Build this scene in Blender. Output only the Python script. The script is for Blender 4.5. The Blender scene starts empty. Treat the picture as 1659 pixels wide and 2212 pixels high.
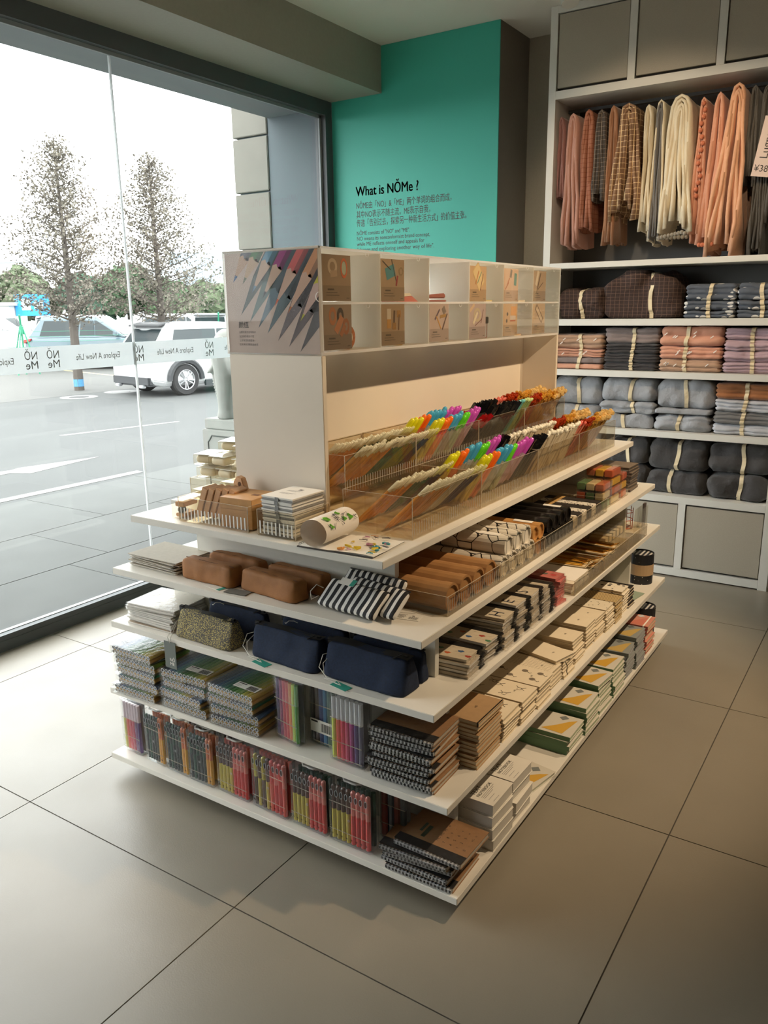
import bpy, bmesh, math, random
from mathutils import Vector, Matrix, noise as mnoise

random.seed(7)
SC = bpy.context.scene
COL = SC.collection
PI = math.pi

# ---------------------------------------------------------------- camera
F_PX, W_PX, H_PX = 1738.7, 1659, 2212
CAM_POS = Vector((1.4475, -2.5379, 1.5))
YAW, PITCH, ROLL = 0.5793, 0.2470, -0.0136
fw = Vector((-math.sin(YAW)*math.cos(PITCH), math.cos(YAW)*math.cos(PITCH), -math.sin(PITCH)))
rt = Vector((math.cos(YAW), math.sin(YAW), 0))
upv = rt.cross(fw)
rt2 = math.cos(ROLL)*rt + math.sin(ROLL)*upv
up2 = -math.sin(ROLL)*rt + math.cos(ROLL)*upv
cd = bpy.data.cameras.new('camera')
cam = bpy.data.objects.new('camera', cd)
COL.objects.link(cam)
cam.matrix_world = Matrix(((rt2.x, up2.x, -fw.x, CAM_POS.x), (rt2.y, up2.y, -fw.y, CAM_POS.y),
                           (rt2.z, up2.z, -fw.z, CAM_POS.z), (0, 0, 0, 1)))
cd.sensor_fit = 'VERTICAL'
cd.sensor_height = 36.0
cd.lens = 36.0*F_PX/H_PX
cd.clip_start, cd.clip_end = 0.05, 600
SC.camera = cam

# ---------------------------------------------------------------- world: bright overcast sky
w = bpy.data.worlds.new('overcast_sky')
SC.world = w
w.use_nodes = True
bg = w.node_tree.nodes['Background']
bg.inputs[0].default_value = (0.95, 0.98, 1.0, 1)
bg.inputs[1].default_value = 7.0

# ---------------------------------------------------------------- exposure
vs = SC.view_settings
vs.view_transform = 'Standard'
vs.look = 'None'
vs.gamma = 1.0
vs.exposure = 0.22
vs.use_curve_mapping = False
try:
    SC.cycles.transparent_max_bounces = 32
    SC.cycles.max_bounces = 10
    SC.cycles.diffuse_bounces = 5
    SC.cycles.sample_clamp_indirect = 6.0
except Exception:
    pass

# ---------------------------------------------------------------- warm track spots and one added fill (their fixtures are built further down)
SPOTS = [  # position, aim point, watts, cone degrees, blend
    ((1.95, -0.15, 2.86), (0.30, 0.00, 0.75), 140, 62, 0.5),
    ((1.95, 1.15, 2.86), (0.30, 0.60, 0.75), 125, 58, 0.5),
    ((0.10, 0.55, 2.86), (0.15, 2.15, 1.75), 38, 66, 0.6),
    ((0.85, 0.55, 2.86), (0.72, 2.15, 1.55), 36, 66, 0.6),
    ((0.55, -1.75, 2.86), (-0.02, -0.83, 1.25), 17, 40, 0.9),  # unseen lamp added as fill for the tower's near face
]
def add_spot(pos, aim, power, cone, blend):
    ld = bpy.data.lights.new('track_spot_light', 'SPOT')
    ld.energy = power
    ld.color = (1.0, 0.76, 0.50)
    ld.spot_size = math.radians(cone)
    ld.spot_blend = blend
    ld.shadow_soft_size = 0.03
    lo = bpy.data.objects.new('track_spot_light', ld)
    COL.objects.link(lo)
    lo.location = pos
    lo.rotation_euler = (Vector(aim)-Vector(pos)).to_track_quat('-Z', 'Y').to_euler()
for s in SPOTS:
    add_spot(*s)

# ================================================================ helpers
def lin(c):
    o = []
    for k in c[:3]:
        k = k/255.0
        o.append(k/12.92 if k <= 0.04045 else ((k+0.055)/1.055)**2.4)
    return (o[0], o[1], o[2], 1.0)

def mat(name, col, rough=0.5, metal=0.0, vary=None, bump=None, coat=0.0, col2=None, spec=0.5, coords='Object', emit=0.0, sheen=0.0):
    """procedural Principled; vary=(scale, amount[, detail]) mottles the colour (towards col2 if given), bump=(scale, strength)."""
    m = bpy.data.materials.new(name)
    m.use_nodes = True
    nt = m.node_tree
    b = nt.nodes['Principled BSDF']
    b.inputs['Base Color'].default_value = lin(col)
    b.inputs['Roughness'].default_value = rough
    b.inputs['Metallic'].default_value = metal
    b.inputs['Specular IOR Level'].default_value = spec
    if coat: b.inputs['Coat Weight'].default_value = coat; b.inputs['Coat Roughness'].default_value = 0.08
    if sheen: b.inputs['Sheen Weight'].default_value = sheen
    if emit:
        b.inputs['Emission Color'].default_value = lin(col); b.inputs['Emission Strength'].default_value = emit
    if vary or bump:
        tc = nt.nodes.new('ShaderNodeTexCoord')
    if vary:
        n = nt.nodes.new('ShaderNodeTexNoise'); n.inputs['Scale'].default_value = vary[0]
        n.inputs['Detail'].default_value = vary[2] if len(vary) > 2 else 4
        nt.links.new(tc.outputs[coords], n.inputs['Vector'])
        mx = nt.nodes.new('ShaderNodeMix'); mx.data_type = 'RGBA'
        a = vary[1]
        c = lin(col)
        if col2 is None:
            A = (c[0]*(1-a), c[1]*(1-a), c[2]*(1-a), 1); B = tuple(min(1, k*(1+a)) for k in c[:3])+(1,)
        else:
            A = c; B = lin(col2)
        mx.inputs['A'].default_value = A; mx.inputs['B'].default_value = B
        r = nt.nodes.new('ShaderNodeMapRange'); r.inputs[1].default_value = 0.3; r.inputs[2].default_value = 0.7
        nt.links.new(n.outputs[0], r.inputs[0]); nt.links.new(r.outputs[0], mx.inputs['Factor'])
        nt.links.new(mx.outputs['Result'], b.inputs['Base Color'])
    if bump:
        n2 = nt.nodes.new('ShaderNodeTexNoise'); n2.inputs['Scale'].default_value = bump[0]; n2.inputs['Detail'].default_value = 5
        nt.links.new(tc.outputs[coords], n2.inputs['Vector'])
        bp = nt.nodes.new('ShaderNodeBump'); bp.inputs['Strength'].default_value = bump[1]; bp.inputs['Distance'].default_value = 0.01
        nt.links.new(n2.outputs[0], bp.inputs['Height']); nt.links.new(bp.outputs[0], b.inputs['Normal'])
    return m

def clear(name, tint=(245, 245, 240), rough=0.03, milk=0.0, milkcol=(235, 235, 230), ior=1.45, bump=None):
    """thin clear plastic or glass: straight-through transparency plus a Fresnel reflection, optionally a little milky."""
    m = bpy.data.materials.new(name); m.use_nodes = True
    nt = m.node_tree; nt.nodes.clear()
    out = nt.nodes.new('ShaderNodeOutputMaterial')
    tr = nt.nodes.new('ShaderNodeBsdfTransparent'); tr.inputs[0].default_value = lin(tint)
    gl = nt.nodes.new('ShaderNodeBsdfGlossy'); gl.inputs['Roughness'].default_value = rough
    fr = nt.nodes.new('ShaderNodeLayerWeight'); fr.inputs['Blend'].default_value = 0.5
    p5 = nt.nodes.new('ShaderNodeMath'); p5.operation = 'POWER'; p5.inputs[1].default_value = 5.0
    f0 = ((ior-1)/(ior+1))**2
    mr = nt.nodes.new('ShaderNodeMapRange'); mr.inputs[3].default_value = f0; mr.inputs[4].default_value = 1.0
    mx = nt.nodes.new('ShaderNodeMixShader')
    nt.links.new(fr.outputs['Facing'], p5.inputs[0]); nt.links.new(p5.outputs[0], mr.inputs[0]); nt.links.new(mr.outputs[0], mx.inputs[0])
    nt.links.new(gl.outputs[0], mx.inputs[2])
    if milk:
        df = nt.nodes.new('ShaderNodeBsdfDiffuse'); df.inputs[0].default_value = lin(milkcol)
        m2 = nt.nodes.new('ShaderNodeMixShader'); m2.inputs[0].default_value = milk
        nt.links.new(tr.outputs[0], m2.inputs[1]); nt.links.new(df.outputs[0], m2.inputs[2])
        nt.links.new(m2.outputs[0], mx.inputs[1])
    else:
        nt.links.new(tr.outputs[0], mx.inputs[1])
    if bump:
        tc = nt.nodes.new('ShaderNodeTexCoord')
        n2 = nt.nodes.new('ShaderNodeTexNoise'); n2.inputs['Scale'].default_value = bump[0]; n2.inputs['Detail'].default_value = 3
        nt.links.new(tc.outputs['Object'], n2.inputs['Vector'])
        bp = nt.nodes.new('ShaderNodeBump'); bp.inputs['Strength'].default_value = bump[1]; bp.inputs['Distance'].default_value = 0.01
        nt.links.new(n2.outputs[0], bp.inputs['Height']); nt.links.new(bp.outputs[0], gl.inputs['Normal']); nt.links.new(bp.outputs[0], fr.inputs['Normal'])
    nt.links.new(mx.outputs[0], out.inputs[0])
    return m

def translucent(name, col, frac=0.5, rough=0.4):
    m = mat(name, col, rough)
    nt = m.node_tree; b = nt.nodes['Principled BSDF']; out = nt.nodes['Material Output']
    tl = nt.nodes.new('ShaderNodeBsdfTranslucent'); tl.inputs[0].default_value = lin(col)
    mx = nt.nodes.new('ShaderNodeMixShader'); mx.inputs[0].default_value = frac
    nt.links.new(b.outputs[0], mx.inputs[1]); nt.links.new(tl.outputs[0], mx.inputs[2]); nt.links.new(mx.outputs[0], out.inputs[0])
    return m

def pattern(name, kind, a, b, scale=10.0, width=0.5, rough=0.8, axis=(1, 0, 0), axis2=(0, 0, 1), bump=None, randomness=1.0):
    """two-colour print: stripes, check, dots, cells, weave."""
    m = mat(name, a, rough, bump=bump)
    nt = m.node_tree; bs = nt.nodes['Principled BSDF']
    tc = nt.nodes.new('ShaderNodeTexCoord')
    def stripe(ax):
        d = nt.nodes.new('ShaderNodeVectorMath'); d.operation = 'DOT_PRODUCT'; d.inputs[1].default_value = tuple(k*scale for k in ax)
        nt.links.new(tc.outputs['Object'], d.inputs[0])
        f = nt.nodes.new('ShaderNodeMath'); f.operation = 'FRACT'; nt.links.new(d.outputs['Value'], f.inputs[0])
        g = nt.nodes.new('ShaderNodeMath'); g.operation = 'LESS_THAN'; g.inputs[1].default_value = width
        nt.links.new(f.outputs[0], g.inputs[0]); return g.outputs[0]
    if kind == 'stripes': fac = stripe(axis)
    elif kind in ('check', 'weave'):
        s1, s2 = stripe(axis), stripe(axis2)
        mm = nt.nodes.new('ShaderNodeMath'); mm.operation = 'MAXIMUM'
        nt.links.new(s1, mm.inputs[0]); nt.links.new(s2, mm.inputs[1]); fac = mm.outputs[0]
    elif kind == 'dots':
        v = nt.nodes.new('ShaderNodeTexVoronoi'); v.inputs['Scale'].default_value = scale; v.inputs['Randomness'].default_value = randomness
        nt.links.new(tc.outputs['Object'], v.inputs['Vector'])
        g = nt.nodes.new('ShaderNodeMath'); g.operation = 'LESS_THAN'; g.inputs[1].default_value = width
        nt.links.new(v.outputs['Distance'], g.inputs[0]); fac = g.outputs[0]
    elif kind == 'cells':
        v = nt.nodes.new('ShaderNodeTexVoronoi'); v.feature = 'DISTANCE_TO_EDGE'; v.inputs['Scale'].default_value = scale; v.inputs['Randomness'].default_value = randomness
        nt.links.new(tc.outputs['Object'], v.inputs['Vector'])
        g = nt.nodes.new('ShaderNodeMath'); g.operation = 'LESS_THAN'; g.inputs[1].default_value = width
        nt.links.new(v.outputs['Distance'], g.inputs[0]); fac = g.outputs[0]
    mx = nt.nodes.new('ShaderNodeMix'); mx.data_type = 'RGBA'
    mx.inputs['A'].default_value = lin(a); mx.inputs['B'].default_value = lin(b)
    nt.links.new(fac, mx.inputs['Factor']); nt.links.new(mx.outputs['Result'], bs.inputs['Base Color'])
    return m

class MB:
    """collects simple solids into one mesh"""
    def __init__(s): s.v = []; s.f = []; s.mi = []; s.cur = 0
    def face(s, idx): s.f.append(idx); s.mi.append(s.cur)
    def add(s, vs, fs):
        o = len(s.v); s.v.extend([tuple(p) for p in vs])
        for f in fs: s.face(tuple(i+o for i in f))
        return s
    def box(s, x0, y0, z0, x1, y1, z1):
        if x0 > x1: x0, x1 = x1, x0
        if y0 > y1: y0, y1 = y1, y0
        if z0 > z1: z0, z1 = z1, z0
        return s.add([(x0,y0,z0),(x1,y0,z0),(x1,y1,z0),(x0,y1,z0),(x0,y0,z1),(x1,y0,z1),(x1,y1,z1),(x0,y1,z1)],
                     [(0,3,2,1),(4,5,6,7),(0,1,5,4),(1,2,6,5),(2,3,7,6),(3,0,4,7)])
    def obox(s, c, size, R=None):
        hx, hy, hz = [k/2 for k in size]; c = Vector(c)
        vs = [Vector(p) for p in [(-hx,-hy,-hz),(hx,-hy,-hz),(hx,hy,-hz),(-hx,hy,-hz),(-hx,-hy,hz),(hx,-hy,hz),(hx,hy,hz),(-hx,hy,hz)]]
        if R is not None: vs = [R @ p for p in vs]
        return s.add([c+p for p in vs], [(0,3,2,1),(4,5,6,7),(0,1,5,4),(1,2,6,5),(2,3,7,6),(3,0,4,7)])
    def cyl(s, a, b, r, n=12, r2=None, cap=True):
        a = Vector(a); b = Vector(b); d = (b-a)
        if d.length < 1e-9: return s
        d.normalize(); u = d.orthogonal().normalized(); w_ = d.cross(u)
        r2 = r if r2 is None else r2
        vs = []
        for c, rr in ((a, r), (b, r2)):
            for i in range(n):
                t = 2*PI*i/n; vs.append(c + rr*(math.cos(t)*u + math.sin(t)*w_))
        fs = [(i, (i+1) % n, n+(i+1) % n, n+i) for i in range(n)]
        if cap: fs += [tuple(range(n-1, -1, -1)), tuple(range(n, 2*n))]
        return s.add(vs, fs)
    def tube(s, pts, r, n=6, closed=False, rs=None):
        pts = [Vector(p) for p in pts]; m = len(pts); vs = []
        prev = None
        for i, p in enumerate(pts):
            a = pts[(i-1) % m] if (closed or i > 0) else p
            b = pts[(i+1) % m] if (closed or i < m-1) else p
            d = (b-a)
            d = d.normalized() if d.length > 1e-9 else Vector((0, 0, 1))
            u = d.orthogonal().normalized() if prev is None else (prev - d*prev.dot(d))
            if u.length < 1e-6: u = d.orthogonal()
            u.normalize(); prev = u; w_ = d.cross(u)
            rr = rs[i] if rs else r
            for k in range(n):
                t = 2*PI*k/n; vs.append(p + rr*(math.cos(t)*u + math.sin(t)*w_))
        fs = []
        for i in range(m if closed else m-1):
            j = (i+1) % m
            for k in range(n):
                fs.append((i*n+k, i*n+(k+1) % n, j*n+(k+1) % n, j*n+k))
        if not closed: fs += [tuple(range(n-1, -1, -1)), tuple((m-1)*n+k for k in range(n))]
        return s.add(vs, fs)
    def prism(s, poly, axis, a, b):
        def pt(p, t):
            return {'x': (t, p[0], p[1]), 'y': (p[0], t, p[1]), 'z': (p[0], p[1], t)}[axis]
        n = len(poly)
        vs = [pt(p, a) for p in poly] + [pt(p, b) for p in poly]
        fs = [(i, (i+1) % n, n+(i+1) % n, n+i) for i in range(n)] + [tuple(range(n-1, -1, -1)), tuple(range(n, 2*n))]
        return s.add(vs, fs)
    def grid(s, fn, nu, nv, cu=False, cv=False):
        vs = [fn(i/(nu if cu else nu-1), j/(nv if cv else nv-1)) for i in range(nu) for j in range(nv)]
        fs = []
        for i in range(nu if cu else nu-1):
            for j in range(nv if cv else nv-1):
                i2, j2 = (i+1) % nu, (j+1) % nv
                fs.append((i*nv+j, i2*nv+j, i2*nv+j2, i*nv+j2))
        return s.add(vs, fs)
    def lathe(s, prof, n=20, at=(0, 0, 0), axis='z'):
        ax = Vector(at)
        def fn(u, v):
            k = int(round(v*(len(prof)-1))); r, h = prof[k]; t = 2*PI*u
            if axis == 'z': return (ax.x+r*math.cos(t), ax.y+r*math.sin(t), ax.z+h)
            if axis == 'x': return (ax.x+h, ax.y+r*math.cos(t), ax.z+r*math.sin(t))
            return (ax.x+r*math.sin(t), ax.y+h, ax.z+r*math.cos(t))
        return s.grid(fn, n, len(prof), cu=True)
    def sphere(s, c, r, n=10, m=6, sc=(1, 1, 1)):
        c = Vector(c)
        def fn(u, v):
            t = 2*PI*u; p = PI*v
            return (c.x+r*sc[0]*math.sin(p)*math.cos(t), c.y+r*sc[1]*math.sin(p)*math.sin(t), c.z+r*sc[2]*math.cos(p))
        return s.grid(fn, n, m, cu=True)
    def soft(s, w_, d, h, r, seg=(12, 8, 6), fn=None, at=(0, 0, 0)):
        """rounded, finely divided box standing on z=0, optionally displaced by fn(Vector)->Vector"""
        nx, ny, nz = seg; hx, hy, hz = w_/2, d/2, h/2; at = Vector(at)
        idx = {}; vs = []
        def key(i, j, k):
            t = (i, j, k)
            if t not in idx:
                p = Vector((-hx+w_*i/nx, -hy+d*j/ny, -hz+h*k/nz))
                rr = min(r, hx, hy, hz)
                c = Vector((max(-hx+rr, min(hx-rr, p.x)), max(-hy+rr, min(hy-rr, p.y)), max(-hz+rr, min(hz-rr, p.z))))
                dl = p-c
                if dl.length > 1e-9: p = c + dl.normalized()*rr
                p = p + Vector((0, 0, hz))
                if fn: p = fn(p)
                idx[t] = len(vs); vs.append(at+p)
            return idx[t]
        fs = []
        for i in range(nx):
            for j in range(ny):
                fs.append((key(i,j,0), key(i,j+1,0), key(i+1,j+1,0), key(i+1,j,0)))
                fs.append((key(i,j,nz), key(i+1,j,nz), key(i+1,j+1,nz), key(i,j+1,nz)))
        for i in range(nx):
            for k in range(nz):
                fs.append((key(i,0,k), key(i+1,0,k), key(i+1,0,k+1), key(i,0,k+1)))
                fs.append((key(i,ny,k), key(i,ny,k+1), key(i+1,ny,k+1), key(i+1,ny,k)))
        for j in range(ny):
            for k in range(nz):
                fs.append((key(0,j,k), key(0,j,k+1), key(0,j+1,k+1), key(0,j+1,k)))
                fs.append((key(nx,j,k), key(nx,j+1,k), key(nx,j+1,k+1), key(nx,j,k+1)))
        return s.add(vs, fs)
    def xf(s, M_, start=0):
        for i in range(start, len(s.v)): s.v[i] = tuple(M_ @ Vector(s.v[i]))
        return s
    def mesh(s, name, mats, smooth=False, bevel=0, solid=0):
        me = bpy.data.meshes.new(name)
        me.from_pydata(s.v, [], s.f)
        if not isinstance(mats, (list, tuple)): mats = [mats]
        for m_ in mats: me.materials.append(m_)
        if len(mats) > 1: me.polygons.foreach_set('material_index', s.mi)
        if bevel:
            bm = bmesh.new(); bm.from_mesh(me)
            bmesh.ops.bevel(bm, geom=list(bm.edges), offset=bevel, segments=2, affect='EDGES', clamp_overlap=True)
            bm.to_mesh(me); bm.free()
        if smooth:
            me.polygons.foreach_set('use_smooth', [True]*len(me.polygons))
        me.update()
        return me

def link(name, data, parent=None, loc=None):
    o = bpy.data.objects.new(name, data); COL.objects.link(o)
    if parent is not None: o.parent = parent
    if loc is not None: o.location = loc
    return o
def part(name, mb, m_, parent, smooth=False, bevel=0, label=None, loc=None):
    o = link(name, mb if isinstance(mb, bpy.types.Mesh) else mb.mesh(name, m_, smooth, bevel), parent, loc)
    if label: o['label'] = label
    return o
def tag(o, label, cat, group=None):
    o['label'] = label; o['category'] = cat
    if group: o['group'] = group
    return o
def thing(name, label, cat, loc=(0, 0, 0), rz=0.0, group=None):
    o = link(name, None, None, loc); o.rotation_euler = (0, 0, rz); o.empty_display_size = 0.02
    return tag(o, label, cat, group)
def solo(name, mb, m_, label, cat, loc=(0, 0, 0), rz=0.0, group=None, smooth=False, bevel=0):
    o = part(name, mb, m_, None, smooth, bevel); o.location = loc; o.rotation_euler = (0, 0, rz)
    return tag(o, label, cat, group)
def struct(name, mb, m_, parent=None, bevel=0, smooth=False, label=None):
    o = part(name, mb, m_, parent, smooth, bevel)
    if parent is None: o['kind'] = 'structure'
    if label: o['label'] = label
    return o
def dup(root, loc=None, rz=None, label=None, group=None):
    def cp(o, par):
        c = o.copy(); COL.objects.link(c); c.parent = par
        for ch in list(o.children): cp(ch, c)
        return c
    r = cp(root, None)
    if loc is not None: r.location = loc
    if rz is not None: r.rotation_euler = (0, 0, rz)
    if label: r['label'] = label
    if group: r['group'] = group
    return r
def nz(p, f, a):
    return a*mnoise.noise_vector(Vector(p)*f)
ORD = ['topmost', 'second from top', 'third from top', 'fourth from top', 'fifth from top', 'sixth from top',
       'seventh from top', 'eighth from top', 'ninth from top', 'tenth from top', 'eleventh from top', 'twelfth from top']
NTH = ['first', 'second', 'third', 'fourth', 'fifth', 'sixth', 'seventh', 'eighth', 'ninth', 'tenth', 'eleventh', 'twelfth', 'thirteenth', 'fourteenth', 'fifteenth', 'sixteenth']

_txt = {}
def text_mesh(s, size, align='LEFT', depth=0.0, spacing=1.0, bold=0.0):
    """lettering as a flat mesh in its own XY plane, baseline at 0"""
    k = (s, size, align, depth, spacing, bold)
    if k in _txt: return _txt[k]
    cu = bpy.data.curves.new('lettering', 'FONT'); cu.body = s; cu.size = size; cu.align_x = align
    cu.extrude = depth; cu.space_character = spacing; cu.offset = bold; cu.resolution_u = 3
    o = bpy.data.objects.new('lettering_tmp', cu); COL.objects.link(o)
    dg = bpy.context.evaluated_depsgraph_get()
    me = bpy.data.meshes.new_from_object(o.evaluated_get(dg)); me.name = 'lettering'
    bpy.data.objects.remove(o); bpy.data.curves.remove(cu)
    _txt[k] = me
    return me
def lettering(s, size, m_, parent, M_, align='LEFT', spacing=1.0, bold=0.0, name='lettering'):
    me = text_mesh(s, size, align, 0.0, spacing, bold).copy(); me.materials.clear(); me.materials.append(m_)
    o = link(name, me, parent); o.matrix_local = M_
    return o
def frame(origin, xdir, ydir):
    x = Vector(xdir).normalized(); y = Vector(ydir).normalized(); z = x.cross(y)
    return Matrix(((x.x, y.x, z.x, origin[0]), (x.y, y.y, z.y, origin[1]), (x.z, y.z, z.z, origin[2]), (0, 0, 0, 1)))

# ================================================================ shared materials
WHITE = mat('shelf_white_laminate', (226, 221, 210), 0.42, vary=(6, 0.03))
WHITE2 = mat('cabinet_white_paint', (216, 214, 206), 0.5, vary=(4, 0.03))
DOORG = mat('cabinet_door_grey', (170, 162, 146), 0.6, vary=(300, 0.05))
BEIGE = mat('tower_warm_white_board', (222, 210, 192), 0.5, vary=(3, 0.03))
DARKG = mat('dark_grey_frame', (78, 82, 84), 0.5, vary=(8, 0.05))
ACRYL = clear('clear_acrylic', (251, 248, 241), 0.02, milk=0.017)
ACRYL_E = clear('acrylic_edge', (235, 225, 205), 0.08, milk=0.45, milkcol=(235, 225, 205))
CELLO = clear('crinkled_cellophane', (252, 252, 252), 0.05, milk=0.0, bump=(45, 0.5), ior=1.35)
HOLDER = clear('thin_poster_sleeve', (252, 252, 252), 0.02, ior=1.2)
CASE = clear('frosted_case_plastic', (250, 251, 251), 0.10, milk=0.05, milkcol=(225, 230, 232), ior=1.4)
BLACK = mat('black_plastic', (22, 22, 23), 0.35)
INK = mat('print_black', (38, 34, 32), 0.7)
INKG = mat('print_grey', (120, 118, 115), 0.7)
PAPER = mat('paper_white', (236, 231, 221), 0.8, vary=(20, 0.02))
KRAFT = mat('kraft_board', (172, 132, 92), 0.75, vary=(60, 0.07))
GOLD = mat('gold_metal', (236, 184, 84), 0.16, 1.0)
CHROME = mat('chrome_wire', (205, 205, 205), 0.2, 1.0)
STRING = mat('white_string', (226, 222, 212), 0.8)
TEALP = mat('teal_card', (46, 150, 130), 0.7)
# ================================================================ the room
CEIL = 3.05
FX0, FX1, FY0, FY1 = -1.89, 4.4, -5.6, 2.42
GROUT = mat('grout_dark', (70, 66, 60), 0.9)
TILE = mat('floor_tile_warm_grey', (138, 130, 115), 0.30, vary=(2.2, 0.06, 8), bump=(240, 0.05), spec=0.6)
def floor_rough(m):
    nt = m.node_tree; b = nt.nodes['Principled BSDF']
    tc = nt.nodes.new('ShaderNodeTexCoord'); n = nt.nodes.new('ShaderNodeTexNoise'); n.inputs['Scale'].default_value = 5; n.inputs['Detail'].default_value = 8
    r = nt.nodes.new('ShaderNodeMapRange'); r.inputs[3].default_value = 0.30; r.inputs[4].default_value = 0.46
    nt.links.new(tc.outputs['Object'], n.inputs['Vector']); nt.links.new(n.outputs[0], r.inputs[0]); nt.links.new(r.outputs[0], b.inputs['Roughness'])
floor_rough(TILE)
floor = struct('floor', MB().box(FX0, FY0, -0.08, FX1, FY1, -0.003), GROUT)
TX0, TY0, TPX, TPY, GAP = -0.7361, -1.2728, 0.8748, 0.8953, 0.0018
i = -2
while TX0+i*TPX < FX1:
    j = -5
    while TY0+j*TPY < FY1:
        x0, x1 = max(TX0+i*TPX+GAP, FX0), min(TX0+(i+1)*TPX-GAP, FX1)
        y0, y1 = max(TY0+j*TPY+GAP, FY0), min(TY0+(j+1)*TPY-GAP, FY1)
        if x1-x0 > 0.01 and y1-y0 > 0.01:
            struct('tile', MB().box(x0, y0, -0.012, x1, y1, 0.0), TILE, floor)
        j += 1
    i += 1

CEILM = mat('ceiling_paint', (214, 208, 196), 0.8, vary=(2, 0.02))
struct('ceiling', MB().box(FX0-0.1, FY0, CEIL, FX1, FY1, CEIL+0.1), CEILM)
WALLG = mat('wall_grey_paint', (160, 152, 138), 0.75, vary=(120, 0.03))
WALLB = mat('wall_taupe_paint', (116, 107, 95), 0.75, vary=(120, 0.03))
WALLW = mat('shop_wall_paint', (150, 146, 138), 0.8)
TEALM = mat('teal_wall_paint', (64, 176, 156), 0.55, vary=(1.5, 0.02))
struct('wall_back', MB().box(-0.72, 2.42, 0, FX1, 2.52, CEIL), WALLG)
struct('wall_right', MB().box(FX1, FY0, 0, FX1+0.1, FY1, CEIL), WALLW)
struct('wall_front', MB().box(-1.98, FY0-0.1, 0, FX1, FY0, CEIL), WALLW)
mb = MB()
mb.box(-1.89, 2.0205, 0, -0.713, 2.52, CEIL)
pil = struct('wall_pillar', mb, WALLB)
teal = struct('teal_panel', MB().box(-1.888, 2.012, 0.001, -0.7135, 2.0204, CEIL-0.001), TEALM, pil)
teal['label'] = 'teal painted face of the pillar with brand lettering'
# bulkhead beam above the window
struct('trim_1', MB().box(-1.985, FY0, 2.785, -1.505, 2.011, CEIL), mat('beam_grey_paint', (150, 146, 132), 0.45, vary=(60, 0.03)))
# lettering on the teal wall
LETM = mat('wall_lettering_brown', (84, 72, 74), 0.7)
def wall_text(s, x, z, size, bold=0.0, width=None):
    me = text_mesh(s, size)
    sx = 1.0
    if width:
        wv = max(v.co.x for v in me.vertices); sx = width/wv
    for dx, dz in (((0, 0),) if not bold else ((0, 0), (0.0022, 0.0), (0.0011, 0.0016), (0.0, 0.0012), (0.0022, 0.0012))):
        o = lettering(s, size, LETM, teal, frame((x+dx, 2.0112, z+dz), (1, 0, 0), (0, 0, 1)))
        o.scale = (sx, 1, 1)
wall_text('What is N\u014eMe ?', -1.713, 2.206, 0.083, 0.0007, 0.468)
wall_text('N\u014eME\u7531\u300cNO\u300d&\u300cME\u300d\u4e24\u4e2a\u5355\u8bcd\u7684\u7ec4\u5408\u800c\u6210\uff0c', -1.713, 2.131, 0.05, 0.0, 0.70)
wall_text('\u5176\u4e2dNO\u8868\u793a\u4e0d\u968f\u4e3b\u6d41\uff0cME\u8868\u793a\u81ea\u6211\uff0c', -1.711, 2.076, 0.05, 0.0, 0.55)
wall_text('\u4f20\u9012\u300c\u544a\u522b\u8fc7\u53bb\uff0c\u63a2\u7d22\u53e6\u4e00\u79cd\u65b0\u751f\u6d3b\u65b9\u5f0f\u300d\u7684\u4ef7\u503c\u4e3b\u5f20\u3002', -1.711, 2.023, 0.05, 0.0, 0.80)
wall_text('N\u014eME consists of "NO" and "ME".', -1.712, 1.968, 0.035, 0.0, 0.405)
wall_text('NO means its nonconformist brand concept,', -1.712, 1.934, 0.035, 0.0, 0.55)
wall_text('while ME reflects oneself and appeals for', -1.712, 1.901, 0.035, 0.0, 0.51)
wall_text('"change and exploring another way of life".', -1.712, 1.866, 0.035, 0.0, 0.58)

# ---------------------------------------------------------------- shop window
WY0 = -3.1
struct('wall_left', MB().box(-1.985, FY0, 0.0, -1.885, WY0-0.001, 2.7848), WALLW)  # unseen wall, ends the window early to keep daylight off the near floor
win = struct('window_1', MB().box(-1.975, WY0, 0.0, -1.905, 2.011, 0.05), DARKG)
win['label'] = 'tall shop window with dark grey frame and frameless glass joint'
part('window_sill', MB().box(-1.93, WY0, 0.05, -1.893, 2.011, 0.076).box(-1.904, WY0, 0.0, -1.8905, 2.011, 0.05), DARKG, win)
part('sill_trim', MB().box(-1.938, WY0, 0.05, -1.931, 1.945, 0.079).box(-1.975, WY0, 0.05, -1.962, 2.0, 0.07), mat('pale_aluminium', (190, 190, 186), 0.4, 0.6), win)
part('window_head', MB().box(-1.975, WY0, 2.70, -1.89, 2.011, 2.7848), DARKG, win)
part('window_jamb', MB().box(-1.975, 1.945, 0.076, -1.89, 2.0112, 2.70), DARKG, win)
part('glazing_bead', MB().box(-1.938, 1.925, 0.08, -1.925, 1.945, 2.70).box(-1.938, WY0, 2.682, -1.925, 1.945, 2.70), mat('bead_grey', (140, 144, 146), 0.5), win)
GLASS = clear('window_glass', (250, 251, 250), 0.0, ior=1.4)
SEAM = 0.317
for a, b in ((WY0, SEAM-0.004), (SEAM+0.004, 1.945)):
    part('glass_pane', MB().box(-1.956, a, 0.06, -1.946, b, 2.70), GLASS, win)
part('silicone_joint', MB().box(-1.957, SEAM-0.004, 0.06, -1.945, SEAM+0.004, 2.70), translucent('clear_silicone', (214, 216, 216), 0.55, 0.3), win)
DECAL = translucent('frosted_white_vinyl', (196, 201, 202), 0.36, 0.7)
DECAL_INK = mat('vinyl_grey_lettering', (128, 128, 126), 0.7)
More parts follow.
